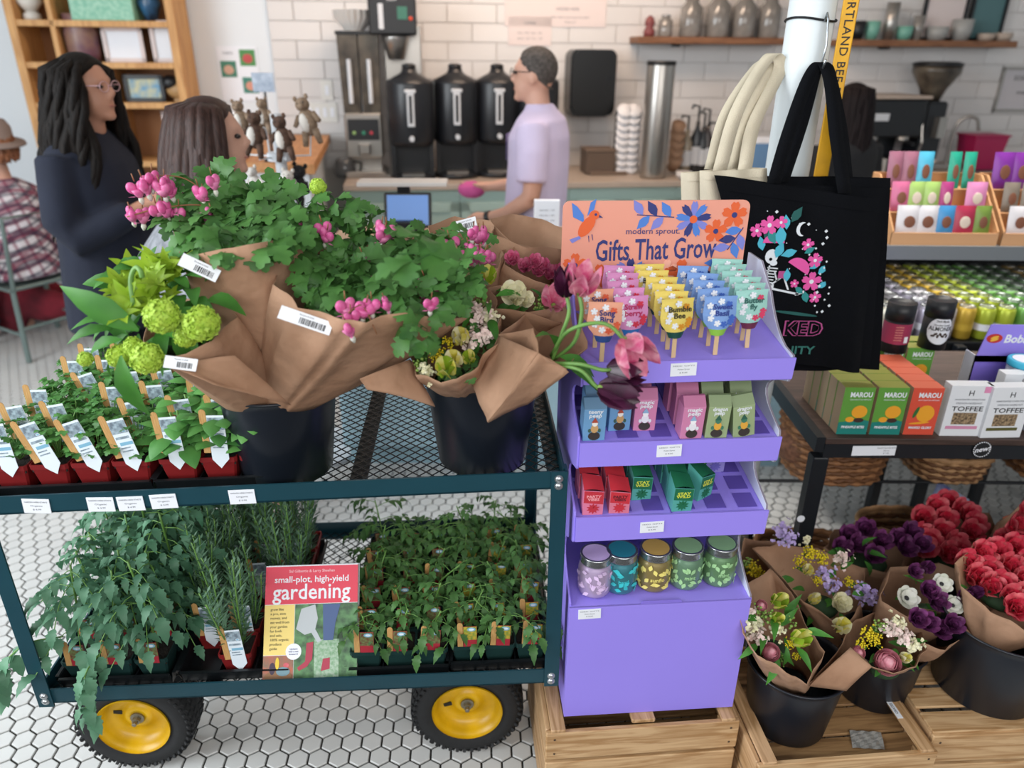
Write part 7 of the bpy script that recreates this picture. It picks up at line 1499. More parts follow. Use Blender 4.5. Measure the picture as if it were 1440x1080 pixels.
m_plas = mat('white_plaster', '#d8d4cc', .6); m_gift = mat('green_gift_paper', '#6fae92', .5, hex2='#9cc8b0', scale=40)
o = on_shelf('bust_statue', 'small white plaster bust on the bookcase\'s upper left shelf', 'statue', 54, 0); obj('plinth', MB().add(lathe([(.05, 0), (.05, .03), (.03, .05)], 14), 0, True), m_plas, o); obj('bust', MB().add(lathe([(.035, .05), (.075, .10), (.06, .13), (.03, .15), (.035, .18), (.05, .21), (.045, .25), (.02, .27)], 16), 0, True), m_plas, o)
o = on_shelf('gift_box', 'green patterned box on the bookcase\'s top shelf', 'box', 160, 0); obj('carton', one(bbox((0, 0, .085), (.36, .2, .17), .004)), m_gift, o); obj('lid', one(bbox((0, 0, .19), (.375, .215, .04), .004)), m_gift, o)
o = on_shelf('blue_figurine', 'dark blue abstract figurine on the bookcase\'s top shelf', 'figurine', 219, 0); obj('figure', MB().add(lathe([(.03, 0), (.05, .05), (.07, .10), (.05, .16), (.03, .20)], 14), 0, True).add(ball((.02, 0, .20), .05, .04, .05, 10, 7), 0, True), mat('blue_glaze', '#2f5f86', .3, hex2='#16202e', scale=15), o)
o = on_shelf('vase', 'brown purple banded ceramic vase on the bookcase', 'vase', 117, 1); obj('vessel', MB().add(lathe([(.08, 0), (.095, .05), (.10, .16), (.085, .24), (.09, .27), (.07, .27)], 20), 0, True), mat('vase_glaze', '#8a6a5a', .4, hex2='#5a3550', scale=9), o)
for px, k, w_, h_, m, fmx, lab in ((174, 1, .24, .20, m_card, m_paper, 'white framed certificate on the bookcase'), (232, 1, .16, .24, m_card, m_paper, 'narrow white sign on the bookcase by its right side'), (192, 2, .24, .16, mat('mountain_photo', '#5f9ac0', .5, hex2='#d8d09a', scale=18), m_bp, 'black framed mountain photo on the bookcase'), (226, 3, .14, .30, mat('blue_flyer', '#9fc0dc', .5, hex2='#dfe8f0', scale=20), m_paper, 'blue flyer leaning in the bookcase\'s lower shelf')):
    o = on_shelf('picture_frame', lab, 'frame', px, k); obj('picture', one(box((0, 0, h_ / 2 + .006), (w_ - .03, .008, h_ - .03))), m, o); mb = MB()
    for a, b, c, d in ((-w_/2 + .012, h_/2, .024, h_), (w_/2 - .012, h_/2, .024, h_), (0, h_ - .012, w_, .024), (0, .012, w_, .024)): mb.add(box((a, -.008, b), (c, .014, d)))
    obj('frame', mb, fmx, o)
o = on_shelf('quail_figurine', 'tan and black bird figurine on the bookcase', 'figurine', 240, 2); obj('body', MB().add(ball((0, 0, .07), .075, .05, .055, 12, 8), 0, True), mat('tan_glaze', '#b08a5c', .5), o); obj('head', MB().add(ball((-.04, -.01, .115), .055, .045, .045, 12, 8), 0, True), m_bp, o); obj('foot', one(bbox((0, 0, .01), (.06, .05, .02), .003)), mat('tan_glaze', '#b08a5c'), o)
# bar counter with a wooden top
tl_, tr_ = at_z(300, 226, 1.16), at_z(441, 231, 1.16); bkr = at_z(466, 188, 1.16)
bar = thing('bar_counter', 'white bar counter with an orange wooden top, left of the grinder', 'counter', T((0, 0, 0))); bw_ = wood('bar_top_wood', '#c98f5a', '#a8703e', 1)
ybk = min(bkr.y, 5.35)
obj('bar_top', one(prism([(tl_.x - .3, tl_.y), (tr_.x, tr_.y), (bkr.x, ybk), (tl_.x - .3, ybk)], 1.11, 1.16)), bw_, bar); obj('bar_front', one(prism([(tl_.x - .27, tl_.y + .04), (tr_.x - .04, tr_.y + .04), (bkr.x - .05, ybk), (tl_.x - .27, ybk)], 0, 1.109)), mat('bar_white', '#d5d9dc', .6), bar)
# plush rack
rx_ = at_y(392, 200, 3.0); m_rack = mat('white_rack', '#cfd3d8', .4); PRX, PRY = rx_.x, 3.0
pr_ = thing('plush_rack', 'white pole rack of plush animals in front of the bar', 'rack', T((PRX, PRY, 0)))
zt0 = at_y(386, 160, 3.0).z; obj('pole', one(cyl((0, 0, .02), (0, 0, zt0), .022, None, 14)), m_rack, pr_); obj('foot_plate', one(lathe([(.20, 0), (.20, .02)], 24)), m_rack, pr_); zr_ = at_y(392, 220, 3.0).z; obj('hub', one(cyl((0, 0, zr_ - .015), (0, 0, zr_ + .015), .05, None, 14)), m_rack, pr_)
m_pbr = mat('plush_brown', '#5b4336', .95, hex2='#3f2d25', scale=60); m_ptan = mat('plush_tan', '#8f7a66', .95, hex2='#6f5c4c', scale=60); m_pwh = mat('plush_white', '#cfc9c2', .95); m_pbk = mat('plush_black', '#1b1b1e', .95)
PLS = [(340, 165, .9, m_ptan, 'tan spotted'), (357, 185, 1.0, m_pbr, 'brown and white sloth'), (371, 160, .8, m_ptan, 'slim grey'), (400, 190, 1.0, m_pbr, 'brown bib fronted'), (436, 165, 1.1, m_ptan, 'large tan'), (402, 262, .9, m_pwh, 'small white'), (415, 258, 1.1, m_pbk, 'black bear'), (362, 255, .8, m_pwh, 'white heron')]
for k, (px, py, sc, m, nm) in enumerate(PLS):
    yy = 3.0 + (-.10 if k % 2 else .05); p = at_y(px, py, yy); t = thing('plush_animal', '%s plush animal on the white rack' % nm, 'plush toy', T((p.x, p.y, p.z - .05 * sc)) @ RY(rnd(-.3, .3)), 'plush animals on the rack'); s = sc
    obj('body', MB().add(ball((0, 0, .035 * s), .032 * s, .028 * s, .048 * s, 12, 8), 0, True), m, t); obj('belly', MB().add(ball((-.008 * s, -.016 * s, .035 * s), .020 * s, .016 * s, .034 * s, 10, 7), 0, True), m_pwh, t); hd = obj('head', MB().add(ball((0, -.004, .095 * s), .026 * s, .024 * s, .024 * s, 12, 8), 0, True).add(ball((0, -.026 * s, .090 * s), .012 * s, .012 * s, .010 * s, 8, 6), 0, True), m, t)
    for sg in (-1, 1): obj('ear', MB().add(ball((sg * .020 * s, 0, .118 * s), .008 * s, .006 * s, .010 * s, 8, 6), 0, True), m, t); obj('arm', one(tube([(sg * .025 * s, 0, .06 * s), (sg * .045 * s, -.02, .03 * s)], [.011 * s, .008 * s], 8), True), m, t); obj('leg', one(tube([(sg * .018 * s, -.01, .005 * s), (sg * .028 * s, -.03, -.04 * s)], [.014 * s, .010 * s], 8), True), m, t); obj('eye', MB().add(ball((sg * .010 * s, -.024 * s, .102 * s), .003 * s, None, None, 6, 4)), m_bp, t)
    d = Vector((p.x - PRX, yy - PRY, p.z - zr_)); zz = zr_ if py < 230 else zr_ - .3
    obj('arm_wire', one(tube([(0, 0, zz), (d.x * .9, d.y * .9, zz), (d.x, d.y, p.z - .02 * s)], .004, 5)), m_rack, pr_)
cup = thing('pink_cup', 'pink plastic cup with a white lid on the wooden bar', 'cup', T((at_z(393, 200, 1.1605).x, 4.1, 1.1605))); obj('cup', MB().add(lathe([(.05, 0), (.07, .2)], 18), 0, True), mat('cup_pink', '#cf8f98', .5), cup); obj('lid', MB().add(lathe([(.075, .2), (.075, .225), (.06, .235)], 18), 0, True), m_card, cup)
tk = thing('counter_sign', 'small grey sign card on a clip above the bar', 'sign', T((at_y(375, 150, 4.0).x, 4.0, 1.1605))); zsg = at_y(375, 116, 4.0).z - 1.16; obj('stem', one(cyl((0, 0, 0), (0, 0, zsg), .006, None, 8)), m_bp, tk); obj('card', one(bbox((0, -.008, zsg), (.11, .006, .09), .002)), mat('sign_grey', '#8f9aac', .6, hex2='#b8c0cc', scale=30), tk); obj('clip_base', one(bbox((0, 0, .008), (.07, .07, .016), .003)), m_bp, tk)
# ================================================================ people
def remesh(o, vox=.011, it=6):
    r_ = o.modifiers.new('one_surface', 'REMESH'); r_.mode = 'VOXEL'; r_.voxel_size = vox; r_.use_smooth_shade = True
    s = o.modifiers.new('soft', 'SMOOTH'); s.factor = .5; s.iterations = it
def loft(secs, n=20, caps=True):
    # secs: (center, rx, ry) stacked rings in planes perpendicular to z
    v, f = [], []
    for c, a, b in secs:
        for k in range(n): t = 2 * PI * k / n; v.append((c[0] + a * math.cos(t), c[1] + b * math.sin(t), c[2]))
    for i in range(len(secs) - 1):
        for k in range(n): j = (k + 1) % n; f.append((i*n+k, i*n+j, i*n+n+j, i*n+n+k))
    f.append(tuple(range(n - 1, -1, -1))); f.append(tuple(range((len(secs) - 1) * n, len(secs) * n))); return v, f
def head_mesh(mb, c, s=1.0):
    # faces +x; c = centre of head
    def P(x, y, z): return (c[0] + x * s, c[1] + y * s, c[2] + z * s)
    mb.add(ball(P(-.008, 0, .018), .094 * s, .076 * s, .100 * s, 20, 14), 0, True); mb.add(ball(P(.030, 0, -.045), .062 * s, .058 * s, .072 * s, 16, 12), 0, True)
    mb.add(tube([P(.088, 0, .018), P(.108, 0, -.012), P(.098, 0, -.026)], [.010 * s, .013 * s, .012 * s], 8), 0, True)      # nose
    mb.add(ball(P(.074, 0, -.096), .024 * s, .030 * s, .020 * s, 10, 7), 0, True)                                          # chin
    mb.add(ball(P(.086, 0, -.058), .012 * s, .024 * s, .008 * s, 10, 6), 0, True)                                          # lips
    mb.add(ball(P(.072, 0, .036), .022 * s, .052 * s, .010 * s, 10, 6), 0, True)                                           # brow
    for q in (-1, 1): mb.add(ball(P(-.010, q * .078, -.012), .018 * s, .010 * s, .032 * s, 10, 8), 0, True)                # ears
    mb.add(tube([P(-.015, 0, -.05), P(-.025, 0, -.16)], [.052 * s, .058 * s], 14), 0, True)                                 # neck
def hand(mb, p, d, side, s=1.0):
    # p wrist, d pointing direction, side = thumb direction
    d = Vector(d).normalized(); sd = Vector(side); sd = (sd - d * sd.dot(d)).normalized(); nn = d.cross(sd); p = Vector(p)
    mb.add(tube([p - d * .03, p + d * .02, p + d * .06, p + d * .09], [.024 * s, .027 * s, .031 * s, .026 * s], 10), 0, True)
    for k, L in enumerate((.070, .078, .072, .056)):
        b = p + d * .085 + sd * (.026 - .0175 * k); mb.add(tube([b, b + d * L * .45 + nn * .006, b + d * L * .8 + nn * .022, b + d * L + nn * .036], [.0095, .009, .008, .0065], 8), 0, True)
    b = p + d * .025 + sd * .022; mb.add(tube([b, b + sd * .022 + d * .03, b + sd * .026 + d * .058 + nn * .01], [.012, .0105, .008], 8), 0, True)
def person(label, M, skin, parts, group=None):
    t = thing('person', label, 'person', M, group); mb = MB()
    parts(mb); b = obj('body', mb, skin, t); remesh(b, .010); return t
def glasses(t, c, s=1.0, m=None):
    mb = MB()
    for q in (-1, 1):
        mb.add(tube([(c[0] + .098 * s, c[1] + q * .034 * s + .026 * s * math.cos(k * PI / 8), c[2] + .012 * s + .019 * s * math.sin(k * PI / 8)) for k in range(17)], .0016, 5, False), 0, True); mb.add(tube([(c[0] + .096 * s, c[1] + q * .060 * s, c[2] + .016 * s), (c[0] + .0, c[1] + q * .083 * s, c[2] + .016 * s)], .0018, 5), 0)
    mb.add(tube([(c[0] + .100 * s, c[1] - .009 * s, c[2] + .016 * s), (c[0] + .100 * s, c[1] + .009 * s, c[2] + .016 * s)], .002, 5), 0); obj('glasses', mb, m or m_bp, t)
def eyes(t, c, s=1.0):
    for q in (-1, 1): obj('eye', MB().add(ball((c[0] + .080 * s, c[1] + q * .033 * s, c[2] + .012 * s), .011 * s, .013 * s, .008 * s, 10, 7), 0, True), mat('eye_dark', '#2a211e', .3), t)
    obj('mouth', MB().add(ball((c[0] + .093 * s, c[1], c[2] - .058 * s), .006 * s, .020 * s, .0025 * s, 10, 5), 0, True), mat('lip', '#a8645c', .5), t)
sk_m = mat('skin_light', '#c89a86', .55, var=.06, scale=8); sk_w = mat('skin_warm', '#b8846c', .55, var=.06, scale=8)
# --- man behind the counter, facing left
mp = at_y(760, 110, 3.68); MM = T((mp.x, 3.68, 0)) @ RZ(PI - .25)     # local +x = facing
hz = 1.595
def man_body(mb):
    head_mesh(mb, (.03, 0, hz)); mb.add(loft([((0, 0, .86), .12, .17), ((0, 0, 1.10), .115, .165), ((0, 0, 1.30), .12, .19), ((-.01, 0, 1.40), .09, .17), ((0, 0, 1.46), .06, .07)]), 0, True)
    for q in (-1, 1):
        mb.add(tube([(0, q * .085, .88), (.01, q * .09, .48), (-.01, q * .09, .08)], [.085, .058, .045], 12), 0, True); mb.add(tube([(-.03, q * .09, .05), (.13, q * .09, .035)], [.042, .034], 10), 0, True)
    mb.add(tube([(-.01, .20, 1.38), (-.03, .235, 1.16), (-.02, .24, 1.08)], [.055, .047, .042], 12), 0, True); mb.add(tube([(-.02, .24, 1.08), (.10, .22, 1.00), (.20, .19, .97)], [.042, .036, .026], 12), 0, True); hand(mb, (.20, .19, .97), (1, -.25, -.15), (0, -1, .4))
    mb.add(tube([(-.01, -.20, 1.38), (.02, -.24, 1.16), (.06, -.24, 1.10)], [.055, .047, .042], 12), 0, True); mb.add(tube([(.06, -.24, 1.10), (.20, -.22, 1.06), (.30, -.20, 1.05)], [.042, .036, .026], 12), 0, True); hand(mb, (.30, -.20, 1.05), (1, .1, -.1), (0, 1, .4))
pm = person('man in a lavender t-shirt and glasses behind the counter, looking left', MM, sk_m, man_body)
def shirt(mb):
    mb.add(loft([((0, 0, .84), .150, .200), ((.01, 0, 1.0), .150, .198), ((0, 0, 1.2), .145, .205), ((0, 0, 1.33), .142, .215), ((-.01, 0, 1.41), .11, .195), ((-.005, 0, 1.45), .075, .10), ((0, 0, 1.475), .066, .072)]), 0, True)
    for q in (-1, 1): mb.add(tube([(-.005, q * .17, 1.385), (-.02, q * .225, 1.27), (-.02 if q > 0 else .01, q * .245, 1.15)], [.075, .075, .074], 14), 0, True)
mb = MB(); shirt(mb); so = obj('t_shirt', mb, mat('lavender_cotton', '#c9bedb', .9, var=.06, scale=9, bump=.3, bscale=14), pm); remesh(so, .011)
mb = MB().add(loft([((0, 0, .80), .135, .18), ((0, 0, .92), .135, .178)]), 0, True)
for q in (-1, 1): mb.add(tube([(0, q * .085, .88), (.01, q * .09, .48), (-.01, q * .09, .09)], [.10, .078, .066], 14), 0, True)
so = obj('trousers', mb, mat('dark_denim', '#2c3340', .9), pm); remesh(so, .013)
mb = MB().add(ball((-.012 + .03, 0, hz + .030), .100, .082, .095, 20, 14), 0, True); mb.v = [(min(x, .03 + .058 - max(0, (hz + .06 - z)) * 1.2), y, max(z, hz - .06)) for x, y, z in mb.v]
obj('hair', mb, mat('grey_hair', '#3a3532', .8, hex2='#5a534f', scale=60, bump=.6, bscale=120), pm); glasses(pm, (.03, 0, hz)); eyes(pm, (.03, 0, hz))
obj('watch', one(cyl((.185, .195, .975), (.205, .19, .97), .031, None, 14)), m_bp, pm)
tpr = obj('shirt_print', one(grid(lambda u, v: (.149, (u - .5) * .10, 1.22 + v * .12), 4, 4)), mat('shirt_print_m', '#8f86ac', .9, hex2='#b9add0', scale=40), pm)
rag = obj('pink_cloth', MB().add(ball((0, 0, 0), .075, .05, .045, 12, 8), 0, True), mat('pink_rag', '#c0508c', .8, bump=.6, bscale=20), None, MM @ T((.40, -.19, 1.03))); tag(rag, 'bright pink cloth held in the man\'s hand', 'cloth')
# --- standing woman, navy coat, facing right
wp = at_y(118, 130, 2.95); WMx = T((wp.x - .03, 2.95, 0)) @ RZ(-.15); h1 = 1.555
def w1(mb):
    head_mesh(mb, (.05, 0, h1), .96); mb.add(loft([((0, 0, .80), .13, .17), ((0, 0, 1.0), .12, .15), ((0, 0, 1.28), .115, .165), ((-.01, 0, 1.36), .08, .15), ((.01, 0, 1.42), .05, .06)]), 0, True)
    for q in (-1, 1):
        mb.add(tube([(0, q * .08, .85), (.01, q * .085, .46), (-.01, q * .085, .08)], [.085, .056, .042], 12), 0, True); mb.add(tube([(-.03, q * .085, .05), (.12, q * .085, .035)], [.04, .032], 10), 0, True)
        mb.add(tube([(-.01, q * .17, 1.33), (.0, q * .22, 1.10), (.03, q * .21, 1.04)], [.05, .043, .04], 12), 0, True); mb.add(tube([(.03, q * .21, 1.04), (.16, q * .13, 1.10), (.235, q * .06, 1.15)], [.04, .034, .025], 12), 0, True); hand(mb, (.235, q * .06, 1.15), (.85, -q * .5, .3), (0, -q * .2, 1), .95)
p1 = person('woman with long black wavy hair and a navy coat, hands clasped', WMx, sk_w, w1)
mb = MB().add(loft([((.0, 0, .66), .185, .25), ((0, 0, .80), .175, .235), ((0, 0, 1.0), .16, .205), ((.005, 0, 1.2), .155, .205), ((0, 0, 1.30), .14, .205), ((-.01, 0, 1.37), .10, .165), ((.0, 0, 1.42), .07, .08)]), 0, True)
for q in (-1, 1): mb.add(tube([(-.01, q * .165, 1.33), (.0, q * .225, 1.10), (.035, q * .215, 1.04), (.15, q * .14, 1.095), (.20, q * .09, 1.125)], [.072, .068, .066, .056, .048], 14), 0, True)
so = obj('coat', mb, mat('navy_wool', '#141a2c', .9, var=.2, scale=7), p1); remesh(so, .012)
mb = MB()
for q in (-1, 1): mb.add(tube([(0, q * .08, .80), (.01, q * .085, .46), (-.01, q * .085, .09)], [.10, .072, .058], 14), 0, True)
so = obj('trousers', mb, mat('black_leggings', '#14161c', .9), p1); remesh(so, .013)
def long_hair(t, c, s, L, m, wave, spread=.11, name='hair', fr=0.0, n=64, k_=.72):
    mb = MB().add(ball((c[0] - .016, c[1], c[2] + .030), .105 * s, .092 * s, .098 * s, 20, 14), 0, True); mb.v = [(min(x, c[0] + .055 * s - max(0, c[2] + .07 - z) * .85), y, z) for x, y, z in mb.v]
    rr = random.Random(int(L * 100))
    for k in range(n):
        a = PI * .30 + PI * 1.40 * k / (n - 1) + rr.uniform(-.03, .03); sp_ = rr.uniform(.75, 1.12); x0, y0 = math.cos(a) * .085 * s * (.85 + .15 * sp_), math.sin(a) * .085 * s * (.85 + .15 * sp_); ph = rr.uniform(0, 6); ln = L * rr.uniform(.85, 1.05); pts = []
        for j in range(11):
            u = j / 10; o = (1 + spread * 6 * u * (1 - u * .35)) * min(1.0, .30 + u * 7.5); pts.append((c[0] - .02 + x0 * o + wave * math.sin(u * 11 + ph) - .03 * u + fr * u, c[1] + y0 * o + wave * math.cos(u * 10 + ph), c[2] + .125 * s - .02 * (u < .05) - (ln + .06) * u))
        mb.add(tube(pts, [k_ * q_ for q_ in (.018, .024, .026, .027, .028, .028, .027, .025, .021, .015, .004)], 6), 0, True)
    return obj(name, mb, m, t)
hairb = mat('black_wavy_hair', '#0d0a09', .6, hex2='#1c1613', scale=30, stretch=(4, 4, .6), bump=.6, bscale=60, spec=.15)
long_hair(p1, (.05, 0, h1), 1.0, .60, hairb, .017, .26, n=110, k_=.62); glasses(p1, (.05, 0, h1), .96, mat('pink_frames', '#c8a0a4', .3)); eyes(p1, (.05, 0, h1), .96)
# --- second woman, brown straight hair, grey sweater
wp = at_y(285, 180, 2.45); W2 = T((wp.x, 2.45, 0)) @ RZ(.18); h2 = 1.435
def w2b(mb):
    head_mesh(mb, (.03, 0, h2), .96); mb.add(loft([((0, 0, .72), .13, .17), ((0, 0, .92), .12, .15), ((0, 0, 1.16), .115, .165), ((-.01, 0, 1.24), .08, .15), ((.01, 0, 1.30), .05, .06)]), 0, True)
    for q in (-1, 1):
        mb.add(tube([(0, q * .08, .76), (.01, q * .085, .42), (-.01, q * .085, .08)], [.085, .056, .042], 12), 0, True); mb.add(tube([(-.03, q * .085, .05), (.12, q * .085, .035)], [.04, .032], 10), 0, True)
        mb.add(tube([(-.01, q * .17, 1.21), (-.02, q * .22, .98), (.0, q * .21, .93)], [.05, .043, .04], 12), 0, True); mb.add(tube([(.0, q * .21, .93), (.13, q * .14, .96), (.20, q * .08, 1.0)], [.04, .034, .025], 12), 0, True); hand(mb, (.20, q * .08, 1.0), (.85, -q * .4, .3), (0, -q * .2, 1), .95)
p2 = person('woman with long straight brown hair in a grey sweater, seen from behind', W2, sk_m, w2b)
mb = MB().add(loft([((-.06, 0, .68), .20, .22), ((-.06, 0, .88), .21, .22), ((-.06, 0, 1.08), .20, .22), ((-.03, 0, 1.18), .15, .205), ((-.01, 0, 1.25), .10, .165), ((.0, 0, 1.30), .07, .08)]), 0, True)
for q in (-1, 1): mb.add(tube([(-.01, q * .165, 1.21), (-.02, q * .225, .98), (.005, q * .215, .93), (.12, q * .145, .965), (.17, q * .10, .985)], [.072, .068, .066, .054, .046], 14), 0, True)
so = obj('sweater', mb, mat('grey_knit', '#8f9298', .95, hex2='#6f7278', scale=40, bump=.6, bscale=90), p2); remesh(so, .012)
mb = MB()
for q in (-1, 1): mb.add(tube([(0, q * .08, .74), (.01, q * .085, .42), (-.01, q * .085, .09)], [.10, .072, .058], 14), 0, True)
so = obj('trousers', mb, mat('dark_denim', '#2c3340'), p2); remesh(so, .013)
long_hair(p2, (.03, 0, h2), 1.02, .36, mat('brown_straight_hair', '#2c1c19', .5, hex2='#452e28', scale=40, stretch=(6, 6, .3), bump=.4, bscale=80, spec=.3), .002, .17); eyes(p2, (.03, 0, h2), .96)
# --- seated person in plaid with a hat
dp = at_y(14, 200, 4.30); Dm = T((dp.x - .10, 4.30, 0)) @ RZ(2.6); sz = .47; h3 = at_y(10, 212, 4.30).z
def d_body(mb):
    head_mesh(mb, (.04, 0, h3), 1.0); zc_ = h3 - .16
    mb.add(loft([((-.02, 0, .50), .14, .19), ((0, 0, .75), .125, .165), ((.0, 0, zc_ - .16), .12, .18), ((-.01, 0, zc_ - .06), .09, .16), ((.0, 0, zc_), .055, .06)]), 0, True)
    for q in (-1, 1):
        mb.add(tube([(0, q * .09, .54), (.40, q * .11, .54), (.42, q * .11, .30), (.40, q * .11, .06)], [.085, .065, .052, .042], 12), 0, True); mb.add(tube([(.38, q * .11, .04), (.52, q * .11, .035)], [.04, .032], 10), 0, True)
        mb.add(tube([(0, q * .18, zc_ - .09), (.02, q * .23, zc_ - .33), (.05, q * .22, zc_ - .38)], [.05, .044, .04], 12), 0, True); mb.add(tube([(.05, q * .22, zc_ - .38), (.20, q * .16, zc_ - .34), (.28, q * .12, zc_ - .32)], [.04, .034, .025], 12), 0, True); hand(mb, (.28, q * .12, zc_ - .32), (1, -q * .2, 0), (0, -q * .2, 1))
p3 = person('seated person in a plaid shirt and a grey brimmed hat at the left edge', Dm, sk_m, d_body)
def plaid():
    m = bpy.data.materials.new('plaid_flannel'); m.use_nodes = True; N, L = m.node_tree.nodes, m.node_tree.links; b = N['Principled BSDF']; b.inputs['Roughness'].default_value = .9
    tc = N.new('ShaderNodeTexCoord'); mp_ = N.new('ShaderNodeMapping'); mp_.inputs['Rotation'].default_value = (.3, .3, .2); L.new(tc.outputs['Object'], mp_.inputs[0]); prev = None
    for k, (ax, sc, c, f) in enumerate((('X', 5.0, '#7a2040', .75), ('Z', 4.2, '#7a2040', .7), ('Y', 5.0, '#7a2040', .6), ('X', 8.5, '#20263c', .6), ('Z', 7.0, '#20263c', .6))):
        wv = N.new('ShaderNodeTexWave'); wv.bands_direction = ax; wv.inputs['Scale'].default_value = sc; L.new(mp_.outputs[0], wv.inputs['Vector']); rp = N.new('ShaderNodeMapRange'); rp.inputs[1].default_value = .74; rp.inputs[2].default_value = .82; rp.inputs[4].default_value = f; L.new(wv.outputs['Fac'], rp.inputs[0]); mx = N.new('ShaderNodeMix'); mx.data_type = 'RGBA'; mx.inputs[7].default_value = lin(c)
        if prev is None: mx.inputs[6].default_value = lin('#d3cdd2')
        else: L.new(prev, mx.inputs[6])
        L.new(rp.outputs[0], mx.inputs[0]); prev = mx.outputs[2]
    L.new(prev, b.inputs['Base Color']); return m
mb = MB(); zc_ = h3 - .16; mb.add(loft([((-.02, 0, .46), .175, .225), ((0, 0, .70), .165, .21), ((0, 0, zc_ - .18), .155, .215), ((-.01, 0, zc_ - .06), .11, .185), ((.0, 0, zc_ + .01), .068, .075)]), 0, True)
for q in (-1, 1): mb.add(tube([(0, q * .175, zc_ - .09), (.02, q * .235, zc_ - .33), (.055, q * .225, zc_ - .38), (.19, q * .165, zc_ - .345), (.24, q * .14, zc_ - .33)], [.074, .070, .068, .056, .048], 14), 0, True)
so = obj('plaid_shirt', mb, plaid(), p3); remesh(so, .012)
mb = MB()
for q in (-1, 1): mb.add(tube([(0, q * .09, .54), (.40, q * .11, .54), (.43, q * .11, .30), (.40, q * .11, .08)], [.10, .082, .07, .06], 14), 0, True)
so = obj('trousers', mb, mat('dark_denim', '#2c3340'), p3); remesh(so, .013)
ht = obj('hat', MB().add(lathe([(.17, 0), (.165, .012), (.112, .022), (.106, .09), (.085, .125), (.03, .135)], 24), 0, True, T((.01, 0, h3 + .04)) @ RY(-.12)), mat('grey_felt', '#8a7870', .9, bump=.3, bscale=80), p3); long_hair(p3, (.04, 0, h3), 1.0, .12, mat('auburn_hair', '#8a5636', .6, hex2='#6b4028', scale=40), .006, .05)
# metal chair
ch = thing('metal_chair', 'grey green metal chair under the plaid shirted person', 'chair', Dm); m_ch = mat('sage_metal', '#6f7f7c', .4, .3)
obj('seat', one(bbox((.02, 0, .43), (.42, .42, .02), .01)), m_ch, ch)
for x, y in ((-.17, -.18), (-.17, .18), (.20, -.18), (.20, .18)): obj('leg', one(tube([(x, y, .43), (x * 1.25, y * 1.2, .005)], .016, 8)), m_ch, ch)
for y in (-.20, .20): obj('stretcher', one(tube([(-.20, y, .16), (.23, y, .16)], .010, 6)), m_ch, ch)
obj('stretcher', one(tube([(-.20, -.2, .2), (-.20, .2, .2)], .010, 6)), m_ch, ch); obj('backrest', one(tube([(-.18, -.18, .43), (-.24, -.17, .84), (-.24, .17, .84), (-.18, .18, .43)], .013, 8)), m_ch, ch)
# red blanket / bags on the floor beyond
rb_ = at_z(40, 425, .12); mb = MB(); rr = random.Random(5)
for k in range(12): mb.add(ball((rr.uniform(-.35, .35), rr.uniform(-.15, .15), rr.uniform(.06, .30)), rr.uniform(.10, .2), .08, rr.uniform(.06, .14), 12, 8), 0, True)
bl3 = obj('red_blanket', mb, mat('crimson_fabric', '#8a2434', .9, hex2='#54141f', scale=6, bump=.5, bscale=14), None, T((rb_.x - .05, 4.70, .002))); remesh(bl3, .02, 4); tag(bl3, 'heap of crimson blankets on the floor beyond the chair', 'blanket')
ft = thing('cafe_table', 'round cafe table edge at the far left', 'table', T((at_z(-40, 320, .74).x - .1, 3.75, 0))); obj('table_top', one(lathe([(.34, .72), (.35, .74), (.34, .745)], 32)), bw_, ft); obj('pedestal', one(cyl((0, 0, .02), (0, 0, .72), .03, None, 12)), m_bp, ft); obj('foot', one(lathe([(.24, 0), (.22, .02)], 24)), m_bp, ft)
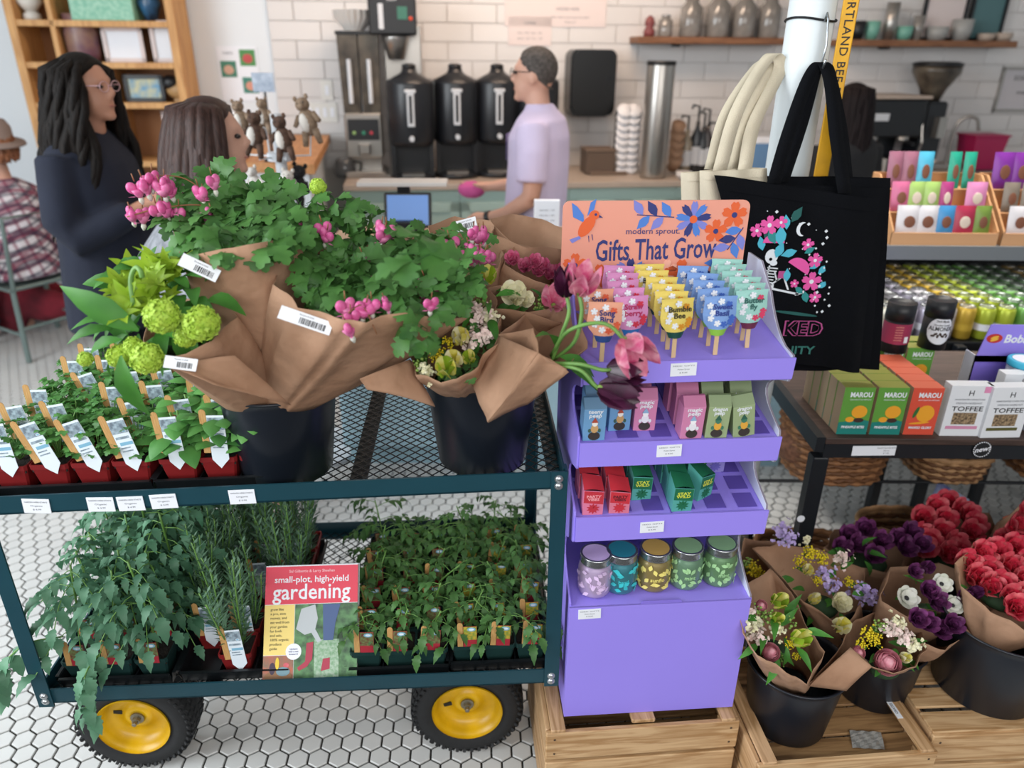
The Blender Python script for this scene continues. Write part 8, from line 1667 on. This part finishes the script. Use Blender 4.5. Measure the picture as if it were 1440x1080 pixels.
# --- dark haired barista mostly hidden behind the pole
bp_ = at_y(1205, 130, 4.45); Bm = T((bp_.x, 4.45, 0)) @ RZ(PI * .62); h4 = at_y(1205, 150, 4.45).z
def b_body(mb):
    head_mesh(mb, (.03, 0, h4), .96); z0 = h4 - .135
    mb.add(loft([((0, 0, .80), .13, .17), ((0, 0, z0 - .35), .12, .15), ((0, 0, z0 - .12), .115, .165), ((-.01, 0, z0 - .05), .08, .15), ((.01, 0, z0), .05, .06)]), 0, True)
    for q in (-1, 1):
        mb.add(tube([(0, q * .08, .85), (.01, q * .085, .46), (-.01, q * .085, .08)], [.085, .056, .042], 12), 0, True); mb.add(tube([(-.03, q * .085, .05), (.12, q * .085, .035)], [.04, .032], 10), 0, True)
        mb.add(tube([(-.01, q * .17, z0 - .08), (0, q * .22, z0 - .30), (.05, q * .2, z0 - .34), (.22, q * .12, z0 - .30)], [.05, .043, .04, .026], 12), 0, True); hand(mb, (.22, q * .12, z0 - .30), (1, -q * .2, .1), (0, -q * .2, 1), .95)
p4 = person('dark haired person in black half hidden behind the pole and totes', Bm, sk_w, b_body); z0 = h4 - .135
mb = MB().add(loft([((0, 0, .70), .16, .20), ((0, 0, z0 - .3), .145, .19), ((0, 0, z0 - .10), .14, .20), ((-.01, 0, z0 - .04), .10, .165), ((.0, 0, z0 + .01), .07, .08)]), 0, True)
for q in (-1, 1): mb.add(tube([(-.01, q * .165, z0 - .08), (0, q * .225, z0 - .30), (.05, q * .205, z0 - .34), (.17, q * .14, z0 - .315)], [.072, .068, .06, .048], 14), 0, True)
so = obj('black_top', mb, mat('black_cotton', '#17181c', .9), p4); remesh(so, .013)
mb = MB()
for q in (-1, 1): mb.add(tube([(0, q * .08, .80), (.01, q * .085, .46), (-.01, q * .085, .09)], [.10, .072, .058], 14), 0, True)
so = obj('trousers', mb, mat('black_leggings', '#14161c'), p4); remesh(so, .014); long_hair(p4, (.03, 0, h4), 1.0, .40, mat('near_black_hair', '#120d0e', .6, hex2='#1e1517', scale=40, stretch=(6, 6, .3), spec=.15), .003, .07); eyes(p4, (.03, 0, h4), .96)
